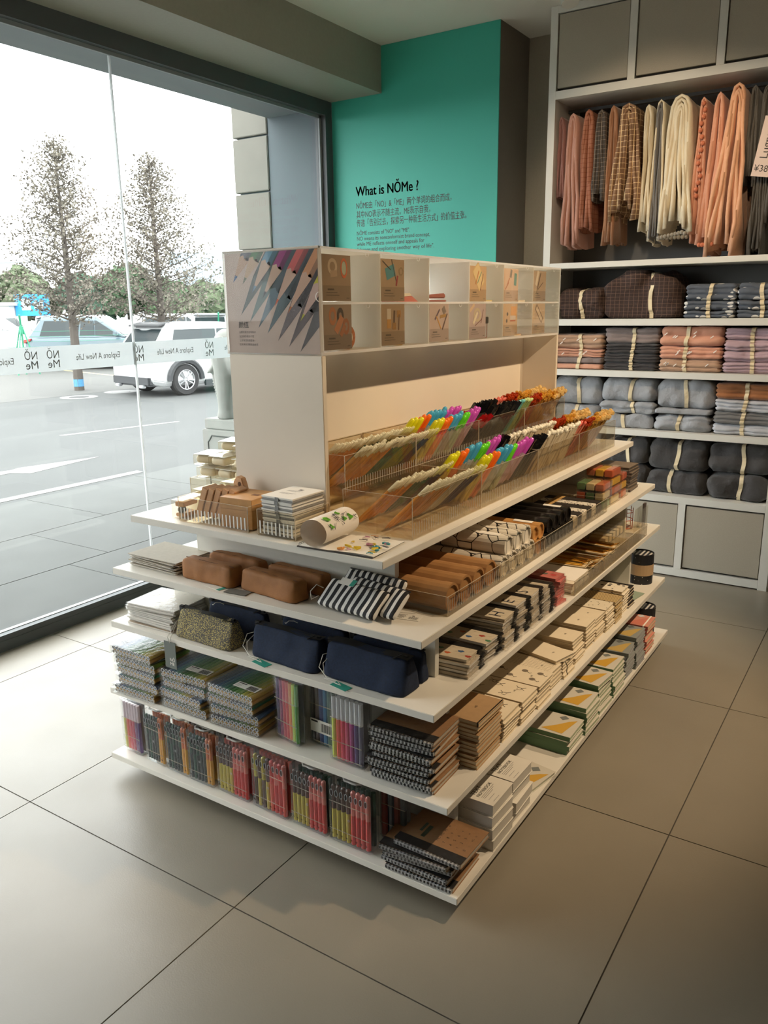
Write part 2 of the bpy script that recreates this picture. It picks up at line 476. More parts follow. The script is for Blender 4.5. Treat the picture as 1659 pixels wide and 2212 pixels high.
band = part('safety_decal_band', MB().add([(-1.9572, WY0, 1.236), (-1.9572, 1.944, 1.236), (-1.9572, 1.944, 1.352), (-1.9572, WY0, 1.352)], [(0, 1, 2, 3)]), DECAL, win, label='frosted white safety band across the glass')
def band_text(s, y, z, size, width=None, bold=0.0):
    me = text_mesh(s, size, 'LEFT', 0.0, 1.0, bold)
    wv = max(v.co.x for v in me.vertices)
    # text is laid to be read from the street, so it shows mirrored inside; y = its right-hand end seen from inside
    o = lettering(s, size, DECAL_INK, band, frame((-1.9562, y, z), (0, -1, 0), (0, 0, 1)), bold=bold)
    if width: o.scale = (width/wv, 1, 1)
def logo(y):
    band_text('N\u014e', y, 1.296, 0.052, 0.068, 0.0); band_text('Me', y, 1.253, 0.052, 0.066, 0.0)
for y in (-0.738, -0.238, -0.123, 0.384, 0.895, 1.405, 1.91): logo(y)
for y in (-1.25, -0.36, 0.229, 0.736, 1.245, 1.75): band_text('Explore A New Life', y, 1.280, 0.042, 0.262)

# ---------------------------------------------------------------- wall cabinet with hanging fabric and folded bedding
cab = thing('wall_cabinet', 'white framed wall cabinet with grey doors and open shelves of bedding', 'cabinet', (0, 2.0, 0))
CX0, CX1, CD = -0.41, 0.925, 0.405
part('side_panel', MB().box(CX0, 0, 0, CX0+0.04, CD, CEIL-0.002), WHITE2, cab)
part('side_panel', MB().box(CX1-0.045, 0, 0, CX1, CD, CEIL-0.002), WHITE2, cab)
BACKG = mat('cabinet_back_grey', (104, 104, 102), 0.7)
part('back_panel', MB().box(CX0+0.04, CD-0.02, 0.46, CX1-0.045, CD, 2.63), BACKG, cab)
IX0, IX1 = CX0+0.0405, CX1-0.0455
for zt, th in ((1.738, 0.03), (1.43, 0.036), (1.147, 0.034), (0.822, 0.032)):
    part('shelf', MB().box(IX0, 0.0, zt-th, IX1, CD-0.021, zt), WHITE2, cab, bevel=0.001)
part('worktop', MB().box(IX0, 0.0, 0.428, IX1, CD-0.021, 0.466), WHITE2, cab)
part('upper_rail', MB().box(IX0, 0.0, 2.592, IX1, CD-0.021, 2.633), WHITE2, cab)
part('top_rail', MB().box(IX0, 0.0, 3.012, IX1, 0.05, CEIL-0.002), WHITE2, cab)
part('plinth_rail', MB().box(IX0, 0.0, 0.008, IX1, 0.05, 0.05), WHITE2, cab)
for z in (1.68, 1.372):
    part('shelf_bracket', MB().box(IX0, 0.05, z, IX0+0.012, 0.16, z+0.02), BLACK, cab)
DARKIN = mat('cabinet_inside_shadow_gap', (60, 58, 55), 0.9)  # dark sheets just behind the doors paint the shade in their gaps
part('door_gap_shade', MB().box(IX0, 0.03, 0.05, IX1, 0.04, 0.428), DARKIN, cab)
part('door_gap_shade', MB().box(IX0, 0.03, 2.633, IX1, 0.04, 3.012), DARKIN, cab)
xs = [IX0, 0.017, 0.055, 0.452, 0.490, IX1]
for a, b in ((0.017, 0.055), (0.452, 0.490)):
    part('stile', MB().box(a, 0.0, 2.6335, b, 0.028, 3.0115), WHITE2, cab)
for a, b in ((xs[0], xs[1]), (xs[2], xs[3]), (xs[4], xs[5])):
    part('door', MB().box(a+0.006, 0.006, 2.648, b-0.004, 0.026, 3.006), DOORG, cab, bevel=0.0015)
part('stile', MB().box(0.437, 0.0, 0.0505, 0.476, 0.028, 0.4275), WHITE2, cab)
part('stile', MB().box(-0.005, 0.0, 0.0505, 0.034, 0.028, 0.4275), WHITE2, cab)
for a, b in ((IX0, -0.005), (0.034, 0.437), (0.476, IX1)):
    part('door', MB().box(a+0.006, 0.006, 0.062, b-0.004, 0.026, 0.418), DOORG, cab, bevel=0.0015)
part('hanging_rail', MB().box(IX0, 0.20, 2.556, IX1, 0.225, 2.572), DARKG, cab)

# ---------------------------------------------------------------- display unit
HZ = [0.071, 0.3167, 0.5558, 0.7377, 0.9183]          # shelf tops
HX = [0.6536, 0.6245, 0.5865, 0.5522, 0.4460]
HY = 1.016
ST = 0.0199
unit = thing('display_unit', 'stepped white gondola shelf with five tiers and central tower', 'display shelf', (0, 0, 0))
for zt, hx in zip(HZ, HX):
    part('shelf', MB().box(-hx, -HY, zt-ST, hx, HY, zt), WHITE, unit, bevel=0.0012)
PANELG = mat('panel_cool_white', (214, 212, 202), 0.5, vary=(4, 0.03))
part('plinth', MB().box(-0.46, -0.78, 0.0, 0.46, 0.78, HZ[0]-ST-0.0005), DARKG, unit)
for k, ex in ((0, 0.55), (1, 0.52), (2, 0.487), (3, 0.365)):
    z0, z1 = HZ[k]+0.0005, HZ[k+1]-ST-0.0005
    for sgn in (-1, 1):
        part('end_panel', MB().box(-ex, sgn*0.815, z0, ex, sgn*0.835, z1), PANELG, unit)
    part('spine_panel', MB().box(-0.015, -0.814, z0, 0.015, 0.814, z1), PANELG, unit)
# tower
TX_0, TX_1, TY_0, TY_1, TZ0, TZ1, TZ2 = -0.187, 0.1414, -0.829, 0.853, HZ[4]+0.0005, 1.383, 1.658
part('tower_end_board', MB().box(TX_0, TY_0, TZ0, TX_1, TY_0+0.018, TZ1-0.0005), BEIGE, unit, bevel=0.0015)
part('tower_end_board', MB().box(TX_0, TY_1-0.018, TZ0, TX_1, TY_1, TZ1-0.0005), BEIGE, unit, bevel=0.0015)
part('tower_spine', MB().box(-0.036, TY_0+0.0185, TZ0, -0.012, TY_1-0.0185, TZ1-0.0005), BEIGE, unit)
HEADW = translucent('header_white_acrylic', (244, 242, 238), 0.72, 0.25)
th = 0.005
part('header_bottom', MB().box(TX_0, TY_0, TZ1, TX_1, TY_1, TZ1+0.008), HEADW, unit)
part('header_top', MB().box(TX_0, TY_0, TZ2-0.006, TX_1, TY_1, TZ2), HEADW, unit)
part('header_back', MB().add([(-0.024, TY_0+0.012, TZ1+0.0085), (-0.024, TY_1-0.006, TZ1+0.0085), (-0.024, TY_1-0.006, TZ2-0.0065), (-0.024, TY_0+0.012, TZ2-0.0065)], [(0, 1, 2, 3)]), HEADW, unit)
part('header_end', MB().box(TX_0, TY_1-0.0055, TZ1+0.0085, TX_1, TY_1, TZ2-0.0065), HEADW, unit)
part('header_end', MB().box(TX_0, TY_0+0.006, TZ1+0.0085, TX_1, TY_0+0.0115, TZ2-0.0065), HEADW, unit)
HMID = 1.5175
for sx0, sx1 in ((-0.0175, TX_1-0.004), (TX_0+0.004, -0.0305)):
    part('header_shelf', MB().box(sx0, TY_0+0.012, HMID-0.003, sx1, TY_1-0.006, HMID+0.003), HEADW, unit)
CELLS = [-0.815, -0.538, -0.260, 0.017, 0.293, 0.570, 0.845]
for y in CELLS[1:-1]:
    part('header_divider', MB().box(-0.0175, y-0.002, TZ1+0.0085, TX_1-0.004, y+0.002, HMID-0.0031).box(-0.0175, y-0.002, HMID+0.0031, TX_1-0.004, y+0.002, TZ2-0.0065), HEADW, unit)
def cell_front(y0, y1, z0, z1):
    mb = MB().box(TX_1-0.003, y0+0.003, z0, TX_1, y1-0.003, z1)
    return mb
for c in range(6):
    for z0, z1 in ((TZ1+0.009, HMID-0.003), (HMID+0.003, TZ2-0.007)):
        if c == 2 and z0 > 1.45: continue
        part('acrylic_front', cell_front(CELLS[c], CELLS[c+1], z0, z1), ACRYL, unit)
        yc = CELLS[c]+0.205
        pts = [(TX_1+0.0006, yc+0.009*math.cos(t), z1-0.002-0.009*math.sin(t)) for t in [PI*k/8 for k in range(9)]]
        part('finger_notch', MB().tube(pts, 0.0007, 4), HEADW, unit)
# poster holder at the near end
part('poster_holder', MB().box(TX_0, TY_0-0.0035, TZ1+0.001, TX_1, TY_0-0.0015, TZ2-0.001), HOLDER, unit)
part('holder_rim', MB().box(TX_0, TY_0-0.004, TZ2-0.004, TX_1, TY_0+0.006, TZ2+0.0005).box(TX_0-0.002, TY_0-0.004, TZ1, TX_0, TY_0+0.006, TZ2), HEADW, unit)
pts = [(TX_1+0.001-0.011*math.sin(t), TY_0-0.0045, 1.533+0.012*math.cos(t)) for t in [PI*k/10 for k in range(11)]]
part('thumb_notch', MB().tube(pts, 0.0011, 4), HEADW, unit)

# ---------------------------------------------------------------- poster with coloured pencils
def clip(poly, x0, x1, z0, z1):
    def cut(P, inside, inter):
        o = []
        for i in range(len(P)):
            a, b = P[i-1], P[i]
            if inside(b):
                if not inside(a): o.append(inter(a, b))
                o.append(b)
            elif inside(a): o.append(inter(a, b))
        return o
    def ix(c): return lambda a, b: (c, a[1]+(b[1]-a[1])*(c-a[0])/(b[0]-a[0]))
    def iz(c): return lambda a, b: (a[0]+(b[0]-a[0])*(c-a[1])/(b[1]-a[1]), c)
    for f, g in ((lambda p: p[0] >= x0, ix(x0)), (lambda p: p[0] <= x1, ix(x1)), (lambda p: p[1] >= z0, iz(z0)), (lambda p: p[1] <= z1, iz(z1))):
        poly = cut(poly, f, g)
        if len(poly) < 3: return []
    return poly
PX0, PX1, PZ0, PZ1 = TX_0+0.003, TX_1-0.004, TZ1+0.004, TZ2-0.006
poster = solo('pencil_poster', MB().box(PX0, TY_0-0.0002, PZ0, PX1, TY_0+0.0002, PZ1), mat('poster_beige', (206, 186, 172), 0.6, vary=(9, 0.10, 2)),
              'poster of sharpened coloured pencils on the near end of the tower header', 'poster')
def pp(a, b): return (-0.184+(a-55)*0.000421, 1.657-(b-150)*0.00033)
def print_poly(name, poly, m_, y):
    poly = clip(poly, PX0, PX1, PZ0, PZ1)
    if len(poly) < 3: return
    part(name, MB().add([(p[0], y, p[1]) for p in poly], [tuple(range(len(poly)))]), m_, poster)
_pm = {}
def cm(col, rough=0.6):
    k = tuple(col)+(rough,)
    if k not in _pm: _pm[k] = mat('print_%02x%02x%02x' % tuple(int(c) for c in col), col, rough)
    return _pm[k]
yy = TY_0-0.0003
def pencil(tip, d, wid, tipcol, wood, body, bodyat, tipl):
    global yy
    yy -= 0.00003
    t = Vector(tip); d = Vector(d).normalized(); n = Vector((-d.y, d.x))
    a = [t+d*tipl-n*wid*tipl*0.42, t+d*tipl+n*wid*tipl*0.42]
    L1 = bodyat
    b0, b1 = t+d*L1-n*wid*60, t+d*L1+n*wid*60
    c0, c1 = t+d*900-n*wid*60, t+d*900+n*wid*60
    print_poly('pencil_print', [pp(*p) for p in (b0, c0, c1, b1)], cm(body), yy)
    print_poly('pencil_shade', [pp(*p) for p in (b0+n*wid*70, c0+n*wid*70, c1, b1)], cm([k*0.72 for k in body]), yy-0.00001)
    print_poly('pencil_wood', [pp(*p) for p in (t, b0, t+d*(L1+26)-n*wid*26, t+d*(L1+4), t+d*(L1+26)+n*wid*26, b1)], cm(wood), yy-0.00001)
    q0, q1 = t+d*tipl-n*(wid*60*tipl/L1), t+d*tipl+n*(wid*60*tipl/L1)
    print_poly('pencil_lead', [pp(*p) for p in (t, q0, q1)], cm(tipcol), yy-0.00002)
DIR = (0.50, -0.87)
for tip, tc in (((175, 660), (84, 92, 90)), ((250, 715), (96, 116, 112)), ((320, 765), (92, 112, 124)), ((395, 810), (84, 100, 106)), ((480, 870), (104, 96, 98)), ((570, 915), (98, 88, 88)), ((660, 955), (88, 84, 84))):
    pencil(tip, DIR, 0.82, tc, [k*1.08 for k in tc], [k*0.75 for k in tc], 330, 70)
for tip, tc, wd, bd, L in (((120, 397), (52, 92, 140), (196, 164, 138), (104, 104, 112), 210), ((200, 415), (120, 124, 104), (200, 172, 140), (70, 122, 66), 215), ((280, 482), (120, 150, 176), (204, 176, 152), (104, 154, 182), 260),
                           ((365, 530), (64, 62, 72), (206, 178, 156), (158, 62, 128), 270), ((465, 592), (226, 120, 92), (208, 176, 156), (206, 96, 92), 300), ((570, 652), (196, 124, 78), (206, 170, 146), (206, 148, 102), 330), ((670, 712), (188, 186, 76), (202, 172, 158), (196, 188, 60), 300)):
    pencil(tip, DIR, 0.72, tc, wd, bd, L, 62)
def poster_text(s, a, b, size):
    x, z = pp(a, b)
    lettering(s, size, cm((70, 66, 66)), poster, frame((x, TY_0-0.0011, z), (1, 0, 0), (0, 0, 1)))
poster_text('\u989c\u503c', 148, 760, 0.019)
for k, s in enumerate(('\u8ba9\u7f8e\u597d\u6210\u4e3a\u65e5\u5e38\u7f8e\u70b9', '\u8ba9\u6587\u5177\u591a\u5f69\u5206\u4e2a\u6027', '\u8ba9\u65b0\u9c9c\u6d3b\u7684\u9020\u578b\u6cd5', '\u8ba9\u6587\u5177\u751f\u6d3b\u66f4\u5177\u8bbe\u8ba1\u611f')):
    poster_text(s, 150, 806+k*34, 0.0068)
# ================================================================ header cards and the small goods in the cubbies
def disc(mb, y, z, r, n=14, x=0.0, r_in=0.0, sy=1.0):
    if r_in:
        mb.add([(x, y+sy*rr*math.cos(2*PI*k/n), z+rr*math.sin(2*PI*k/n)) for k in range(n) for rr in (r, r_in)],
               [(2*k, 2*((k+1) % n), 2*((k+1) % n)+1, 2*k+1) for k in range(n)])
    else:
        mb.add([(x, y+sy*r*math.cos(2*PI*k/n), z+r*math.sin(2*PI*k/n)) for k in range(n)], [tuple(range(n))])
    return mb
def bar(mb, y, z, l, w_, ang, x):
    c, s = math.cos(ang), math.sin(ang)
    P = [(-l/2, -w_/2), (l/2, -w_/2), (l/2, w_/2), (-l/2, w_/2)]
    mb.add([(x, y+c*a-s*b, z+s*a+c*b) for a, b in P], [(0, 1, 2, 3)])
    return mb
def card(c, low, bgc, shapes, label, wide=0.127):
    z0 = TZ1+0.0125 if low else HMID+0.0045
    h = 0.118
    t = solo('photo_card', MB().box(-0.0012, 0, 0, 0, wide, h), cm(bgc, 0.55), label, 'card', (TX_1-0.0045, CELLS[c]+0.004, z0), group='product photo cards in the header')
    part('caption_panel', MB().add([(0.0002, 0.0, 0.0), (0.0002, wide, 0.0), (0.0002, wide, 0.04), (0.0002, 0.0, 0.04)], [(0, 1, 2, 3)]), cm([k*0.86 for k in bgc], 0.55), t)
    for k, (yy_, zz, l) in enumerate(((0.036, 0.030, 0.036), (0.040, 0.022, 0.05), (0.044, 0.015, 0.058))):
        part('caption_line', bar(MB(), yy_, zz, l*(1 if k else 0.8), 0.0042 if k == 0 else 0.0016, 0, 0.0004), cm([k2*0.5 for k2 in bgc]), t)
    part('brand_mark', bar(MB(), 0.112, 0.008, 0.014, 0.002, 0, 0.0004), cm([k2*0.5 for k2 in bgc]), t)
    for n, (kind, a, col) in enumerate(shapes):
        mb = MB()
        if kind == 'ring': disc(mb, a[0], a[1], a[2], 16, 0.0005+n*0.00008, a[3], a[4] if len(a) > 4 else 1)
        elif kind == 'disc': disc(mb, a[0], a[1], a[2], 16, 0.0005+n*0.00008, 0, a[3] if len(a) > 3 else 1)
        else: bar(mb, a[0], a[1], a[2], a[3], a[4], 0.0005+n*0.00008)
        part('photo_shape', mb, cm(col), t)
    return t
card(0, 0, (152, 132, 112), [('ring', (0.045, 0.088, 0.021, 0.012), (196, 178, 160)), ('bar', (0.05, 0.07, 0.03, 0.016, 0.1), (176, 154, 134)), ('ring', (0.096, 0.085, 0.026, 0.019, 0.6), (206, 112, 74)), ('disc', (0.096, 0.085, 0.017, 0.6), (176, 188, 178))], 'brown photo card showing rolls of tape, nearest in the upper row')
card(1, 0, (168, 146, 122), [('bar', (0.05, 0.082, 0.05, 0.034, 0.3), (76, 142, 160)), ('bar', (0.07, 0.085, 0.07, 0.003, -1.2), (60, 56, 54)), ('bar', (0.03, 0.1, 0.05, 0.003, -0.5), (70, 64, 60)), ('bar', (0.085, 0.058, 0.03, 0.008, 1.3), (150, 60, 66)), ('ring', (0.108, 0.085, 0.012, 0.008), (146, 128, 96))], 'tan photo card showing blue clips, second in the upper row')
card(3, 0, (206, 178, 150), [('bar', (0.066, 0.083, 0.085, 0.055, -0.9), (216, 190, 140)), ('bar', (0.066, 0.083, 0.078, 0.048, -0.9), (226, 208, 170)), ('bar', (0.055, 0.08, 0.05, 0.005, 1.1), (190, 120, 60)), ('bar', (0.072, 0.08, 0.05, 0.004, 0.9), (90, 150, 140)), ('bar', (0.09, 0.065, 0.06, 0.004, 1.2), (120, 70, 60))], 'peach photo card showing a tilted yellow notepad in the upper row')
card(4, 0, (212, 186, 170), [('bar', (0.06, 0.1, 0.03, 0.016, 1.3), (130, 122, 118)), ('bar', (0.1, 0.08, 0.045, 0.022, 1.45), (92, 148, 146)), ('bar', (0.035, 0.068, 0.04, 0.005, 0.9), (188, 120, 86)), ('bar', (0.025, 0.055, 0.04, 0.005, 0.7), (176, 110, 80))], 'pink photo card showing pencils and a teal eraser in the upper row')
card(5, 0, (176, 158, 142), [('bar', (0.05, 0.07, 0.09, 0.006, 1.1), (90, 74, 66)), ('bar', (0.035, 0.09, 0.06, 0.02, 1.2), (214, 206, 196)), ('bar', (0.07, 0.06, 0.06, 0.004, 0.5), (96, 80, 72))], 'grey brown photo card at the far end of the upper row')
card(0, 1, (140, 124, 112), [('ring', (0.04, 0.088, 0.024, 0.012, 0.7), (168, 112, 76)), ('ring', (0.075, 0.088, 0.022, 0.010, 0.7), (64, 54, 50)), ('bar', (0.068, 0.066, 0.05, 0.02, 0.9), (176, 120, 88)), ('ring', (0.1, 0.06, 0.022, 0.011, 0.7), (150, 96, 66)), ('bar', (0.085, 0.05, 0.035, 0.014, 0.9), (156, 104, 74))], 'dark photo card showing brown tape rings, nearest in the lower row')
card(1, 1, (158, 136, 112), [('bar', (0.04, 0.09, 0.022, 0.03, 0), (196, 186, 176)), ('bar', (0.04, 0.062, 0.022, 0.026, 0), (180, 136, 72)), ('bar', (0.068, 0.075, 0.05, 0.009, 1.5), (90, 68, 48)), ('bar', (0.068, 0.055, 0.02, 0.02, 0), (150, 112, 60)), ('bar', (0.094, 0.09, 0.022, 0.02, 0), (160, 118, 60)), ('bar', (0.094, 0.066, 0.045, 0.006, 1.5), (110, 80, 50))], 'tan photo card showing three gold binder clips in the lower row')
card(2, 1, (190, 174, 176), [('bar', (0.05, 0.085, 0.045, 0.007, 0.8), (96, 80, 104)), ('bar', (0.095, 0.098, 0.02, 0.024, 0.6), (130, 120, 120)), ('bar', (0.06, 0.06, 0.05, 0.005, -0.9), (196, 150, 80)), ('bar', (0.1, 0.062, 0.06, 0.006, 1.0), (96, 76, 80)), ('bar', (0.088, 0.08, 0.04, 0.01, 0.1), (170, 136, 84))], 'lilac photo card showing a folded ruler in the lower row')
card(3, 1, (186, 172, 182), [('ring', (0.06, 0.08, 0.024, 0.014, 1.2), (196, 186, 170)), ('bar', (0.02, 0.105, 0.04, 0.012, 0.6), (214, 190, 170)), ('bar', (0.07, 0.055, 0.06, 0.003, 0.4), (120, 72, 66)), ('bar', (0.098, 0.075, 0.05, 0.003, 1.2), (120, 72, 66)), ('bar', (0.045, 0.07, 0.05, 0.012, 0.9), (224, 218, 206))], 'pale lilac photo card showing a white tape cutter in the lower row')
card(4, 1, (200, 172, 140), [('bar', (0.09, 0.09, 0.05, 0.036, 0), (216, 160, 74)), ('bar', (0.085, 0.066, 0.05, 0.016, 0), (206, 196, 190)), ('bar', (0.085, 0.055, 0.05, 0.006, 0), (180, 100, 60)), ('disc', (0.035, 0.08, 0.007), (70, 58, 52)), ('disc', (0.03, 0.055, 0.007), (80, 64, 56))], 'orange toned photo card showing a yellow box in the lower row')
card(5, 1, (196, 178, 160), [('bar', (0.065, 0.078, 0.09, 0.028, -0.7), (120, 100, 86)), ('bar', (0.065, 0.078, 0.078, 0.018, -0.7), (206, 192, 176))], 'beige photo card showing one paper clip at the far end of the lower row')
ZL, ZU = TZ1+0.0085, HMID+0.0032
# stapler lying in the open upper cubby
t = thing('stapler', 'rose gold stapler lying in the open upper cubby of the header', 'stapler', (0.085, -0.16, ZU))
ROSE = mat('rose_gold', (188, 122, 106), 0.3, 0.6)
part('base', MB().box(-0.014, -0.085, 0.0, 0.014, 0.085, 0.006), ROSE, t, bevel=0.002)
part('arm', MB().prism([(-0.085, 0.010), (0.085, 0.012), (0.082, 0.028), (-0.075, 0.020)], 'x', -0.011, 0.011), ROSE, t, bevel=0.003)
part('hinge', MB().cyl((-0.013, -0.078, 0.009), (0.013, -0.078, 0.009), 0.006, 10), BLACK, t)
t = thing('notebook', 'pink and white folded card lying beside the blue clip card', 'notebook', (0.08, -0.35, ZU))
part('cover', MB().prism([(-0.05, 0.0), (0.07, 0.0), (0.03, 0.018), (-0.05, 0.012)], 'x', -0.03, 0.03), cm((206, 122, 116)), t)
part('page', MB().prism([(-0.05, 0.0125), (0.028, 0.0188), (0.02, 0.026), (-0.05, 0.022)], 'x', -0.03, 0.03), PAPER, t)
for y, z, c, l in ((0.20, ZU, (226, 206, 96), 'yellow notepad lying flat in the upper cubby'), (0.47, ZL, (198, 146, 60), 'amber notepad lying flat in the lower cubby'), (0.50, ZU, (222, 214, 196), 'cream notepad lying flat in the upper cubby')):
    t = thing('notepad', l, 'notepad', (0.09, y, z)); part('cover', MB().box(-0.03, -0.03, 0.004, 0.03, 0.035, 0.006), cm(c), t); part('pages', MB().box(-0.029, -0.03, 0.0, 0.029, 0.034, 0.0038), PAPER, t)
t = thing('sticky_note_box', 'amber box of sticky notes standing tilted in the lower cubby', 'box', (0.08, 0.475, ZL+0.0085))
part('box', MB().obox((0, 0, 0.045), (0.04, 0.06, 0.03), Matrix.Rotation(0.2, 3, 'X')), cm((206, 156, 70)), t); part('stand', MB().box(-0.02, -0.025, 0.0, 0.02, 0.02, 0.024), cm((96, 86, 72)), t)
t = thing('tape_roll', 'orange woven tape roll standing beside the nearest lower card', 'tape', (0.105, -0.668, ZL))
part('tape', MB().lathe([(0.030, -0.009), (0.033, -0.009), (0.033, 0.009), (0.030, 0.009), (0.022, 0.009), (0.022, -0.009), (0.030, -0.009)], 20, (0, 0, 0.0335), 'x'), pattern('woven_orange', 'weave', (150, 72, 36), (206, 140, 90), 300, 0.4), t, smooth=False)
part('core', MB().lathe([(0.0215, -0.008), (0.0215, 0.008), (0.019, 0.008), (0.019, -0.008), (0.0215, -0.008)], 20, (0, 0, 0.0335), 'x'), PAPER, t)
for k in range(3):
    t = thing('binder_clip', 'small gold binder clip lying in the second lower cubby', 'clip', (0.10-0.012*k, -0.385+0.018*k, ZL), 0.5*k, 'gold clips in the header')
    part('jaw', MB().prism([(-0.011, 0.0), (0.011, 0.0), (0.0, 0.013)], 'y', -0.009, 0.009), GOLD, t)
    part('handle', MB().tube([(0, -0.006, 0.011), (0.004, -0.007, 0.024), (0.004, 0.007, 0.024), (0, 0.006, 0.011)], 0.001, 5), GOLD, t)
t = thing('gold_stapler', 'upright gold bottle shaped stationery box in the lower cubby', 'box', (0.09, -0.085, ZL), 0.2)
part('body', MB().prism([(-0.014, 0), (0.018, 0), (0.006, 0.075), (-0.02, 0.075)], 'x', -0.010, 0.010), mat('pale_gold_card', (206, 178, 110), 0.4, 0.4), t, bevel=0.002)
part('cap', MB().prism([(-0.017, 0.0755), (0.005, 0.0755), (0.003, 0.088), (-0.018, 0.088)], 'x', -0.008, 0.008), PAPER, t)
part('print', MB().prism([(-0.008, 0.01), (0.011, 0.01), (0.004, 0.05), (-0.012, 0.05)], 'x', 0.0101, 0.0105), cm((150, 116, 60)), t)
t = thing('wire_stand', 'copper wire stand with a small cup in the lower cubby', 'stand', (0.085, 0.205, ZL))
COPPER = mat('copper_wire', (176, 88, 60), 0.3, 0.9)
part('wire_frame', MB().tube([(-0.02, -0.05, 0.002), (0.02, -0.05, 0.002), (0.02, 0.02, 0.002), (-0.02, 0.02, 0.002)], 0.0015, 5, True), COPPER, t)
for q in ((0.02, -0.012), (0.02, 0.02)): part('wire_post', MB().tube([(q[0], q[1], 0.002), (q[0], q[1], 0.06)], 0.0015, 5), COPPER, t)
part('wire_arm', MB().tube([(0.02, -0.05, 0.062), (0.02, 0.02, 0.062)], 0.0015, 5), COPPER, t)
part('cup', MB().box(0.004, -0.012, 0.052, 0.028, 0.018, 0.076), BLACK, t, bevel=0.002)

# ================================================================ pen holders and pens
RIB = clear('acrylic_ribs', (230, 225, 215), 0.05, milk=0.35, milkcol=(240, 236, 228))
def tray(name, label, cat, x0, x1, y0, y1, z0, h, wall=0.0025, midx=None, divs=(), ribs=None, group=None):
    t = thing(name, label, cat, ((x0+x1)/2, (y0+y1)/2, z0), 0, group)
    a, b = (x1-x0)/2, (y1-y0)/2
    part('base', MB().box(-a, -b, 0, a, b, wall), ACRYL, t)
    for s in (-1, 1):
        part('wall', MB().box(s*a, -b, wall, s*(a-wall), b, h), ACRYL, t)
        part('wall', MB().box(-a+wall, s*b, wall, a-wall, s*(b-wall), h), ACRYL, t)
    e = MB()
    e.box(-a, -b, h, a, -b+wall, h+0.0006); e.box(-a, b-wall, h, a, b, h+0.0006)
    e.box(-a, -b+wall, h, -a+wall, b-wall, h+0.0006); e.box(a-wall, -b+wall, h, a, b-wall, h+0.0006)
    part('polished_rim', e, ACRYL_E, t)
    for sx in (-1, 1):
        for sy in (-1, 1):
            part('corner_edge', MB().box(sx*(a+0.0004), sy*(b+0.0004), wall, sx*(a-0.0012), sy*(b-0.0012), h), ACRYL_E, t)
    if midx is not None:
        mx_ = midx-(x0+x1)/2
        part('partition', MB().box(mx_-0.001, -b+wall, wall, mx_+0.001, b-wall, h-0.004), ACRYL, t)
    for dv in divs:
        yv = dv-(y0+y1)/2
        part('divider', MB().box(-a+wall, yv-0.001, wall, a-wall, yv+0.001, h-0.006), ACRYL, t)
    if ribs == 'x':     # ribs on the +x wall
        n = int((y1-y0)/0.0125); m_ = MB()
        for k in range(n): m_.box(a, -b+0.008+k*0.0125, 0.012, a+0.0008, -b+0.0105+k*0.0125, 0.045)
        o = part('grip_ribs', m_, RIB, t); o['kind'] = 'stuff'
    if ribs == 'y':
        n = int((x1-x0)/0.0135); m_ = MB()
        for k in range(n): m_.box(-a+0.008+k*0.0135, -b-0.0008, 0.008, -a+0.012+k*0.0135, -b, 0.042)
        o = part('grip_ribs', m_, mat('white_rib', (228, 226, 220), 0.4) if '_wr' not in globals() else _wr, t); o['kind'] = 'stuff'
    return t
BY = [-0.828, -0.43, 0.0, 0.40, 0.84]
WHERE = ['nearest', 'second', 'third', 'farthest']
for k in range(4):
    y0, y1 = BY[k]+0.001, BY[k+1]-0.001
    dv = [y0+(y1-y0)*q/4 for q in (1, 2, 3)]
    tray('pen_bin', '%s clear acrylic pen bin along the front edge of the top shelf' % WHERE[k], 'pen bin', 0.196, 0.415, y0, y1, HZ[4], 0.113, midx=0.302, divs=dv, ribs='x', group='front pen bins')
    tray('pen_bin', '%s clear acrylic pen bin on the raised back tier of the top shelf' % WHERE[k], 'pen bin', -0.008, 0.190, max(y0, -0.806), min(y1, 0.83), HZ[4]+0.086, 0.113, midx=0.094, divs=dv, ribs='x', group='raised pen bins')
    y0, y1 = max(y0, -0.806), min(y1, 0.83)
    t = thing('acrylic_riser', '%s clear acrylic riser carrying the raised pen bins' % WHERE[k], 'riser', (0.09, (y0+y1)/2, HZ[4]), 0, 'risers under the raised bins')
    b = (y1-y0)/2
    part('top', MB().box(-0.096, -b, 0.082, 0.099, b, 0.0855), ACRYL, t)
    part('side', MB().box(0.0955, -b, 0, 0.099, b, 0.0818), ACRYL, t); part('side', MB().box(-0.096, -b, 0, -0.0925, b, 0.0818), ACRYL, t)

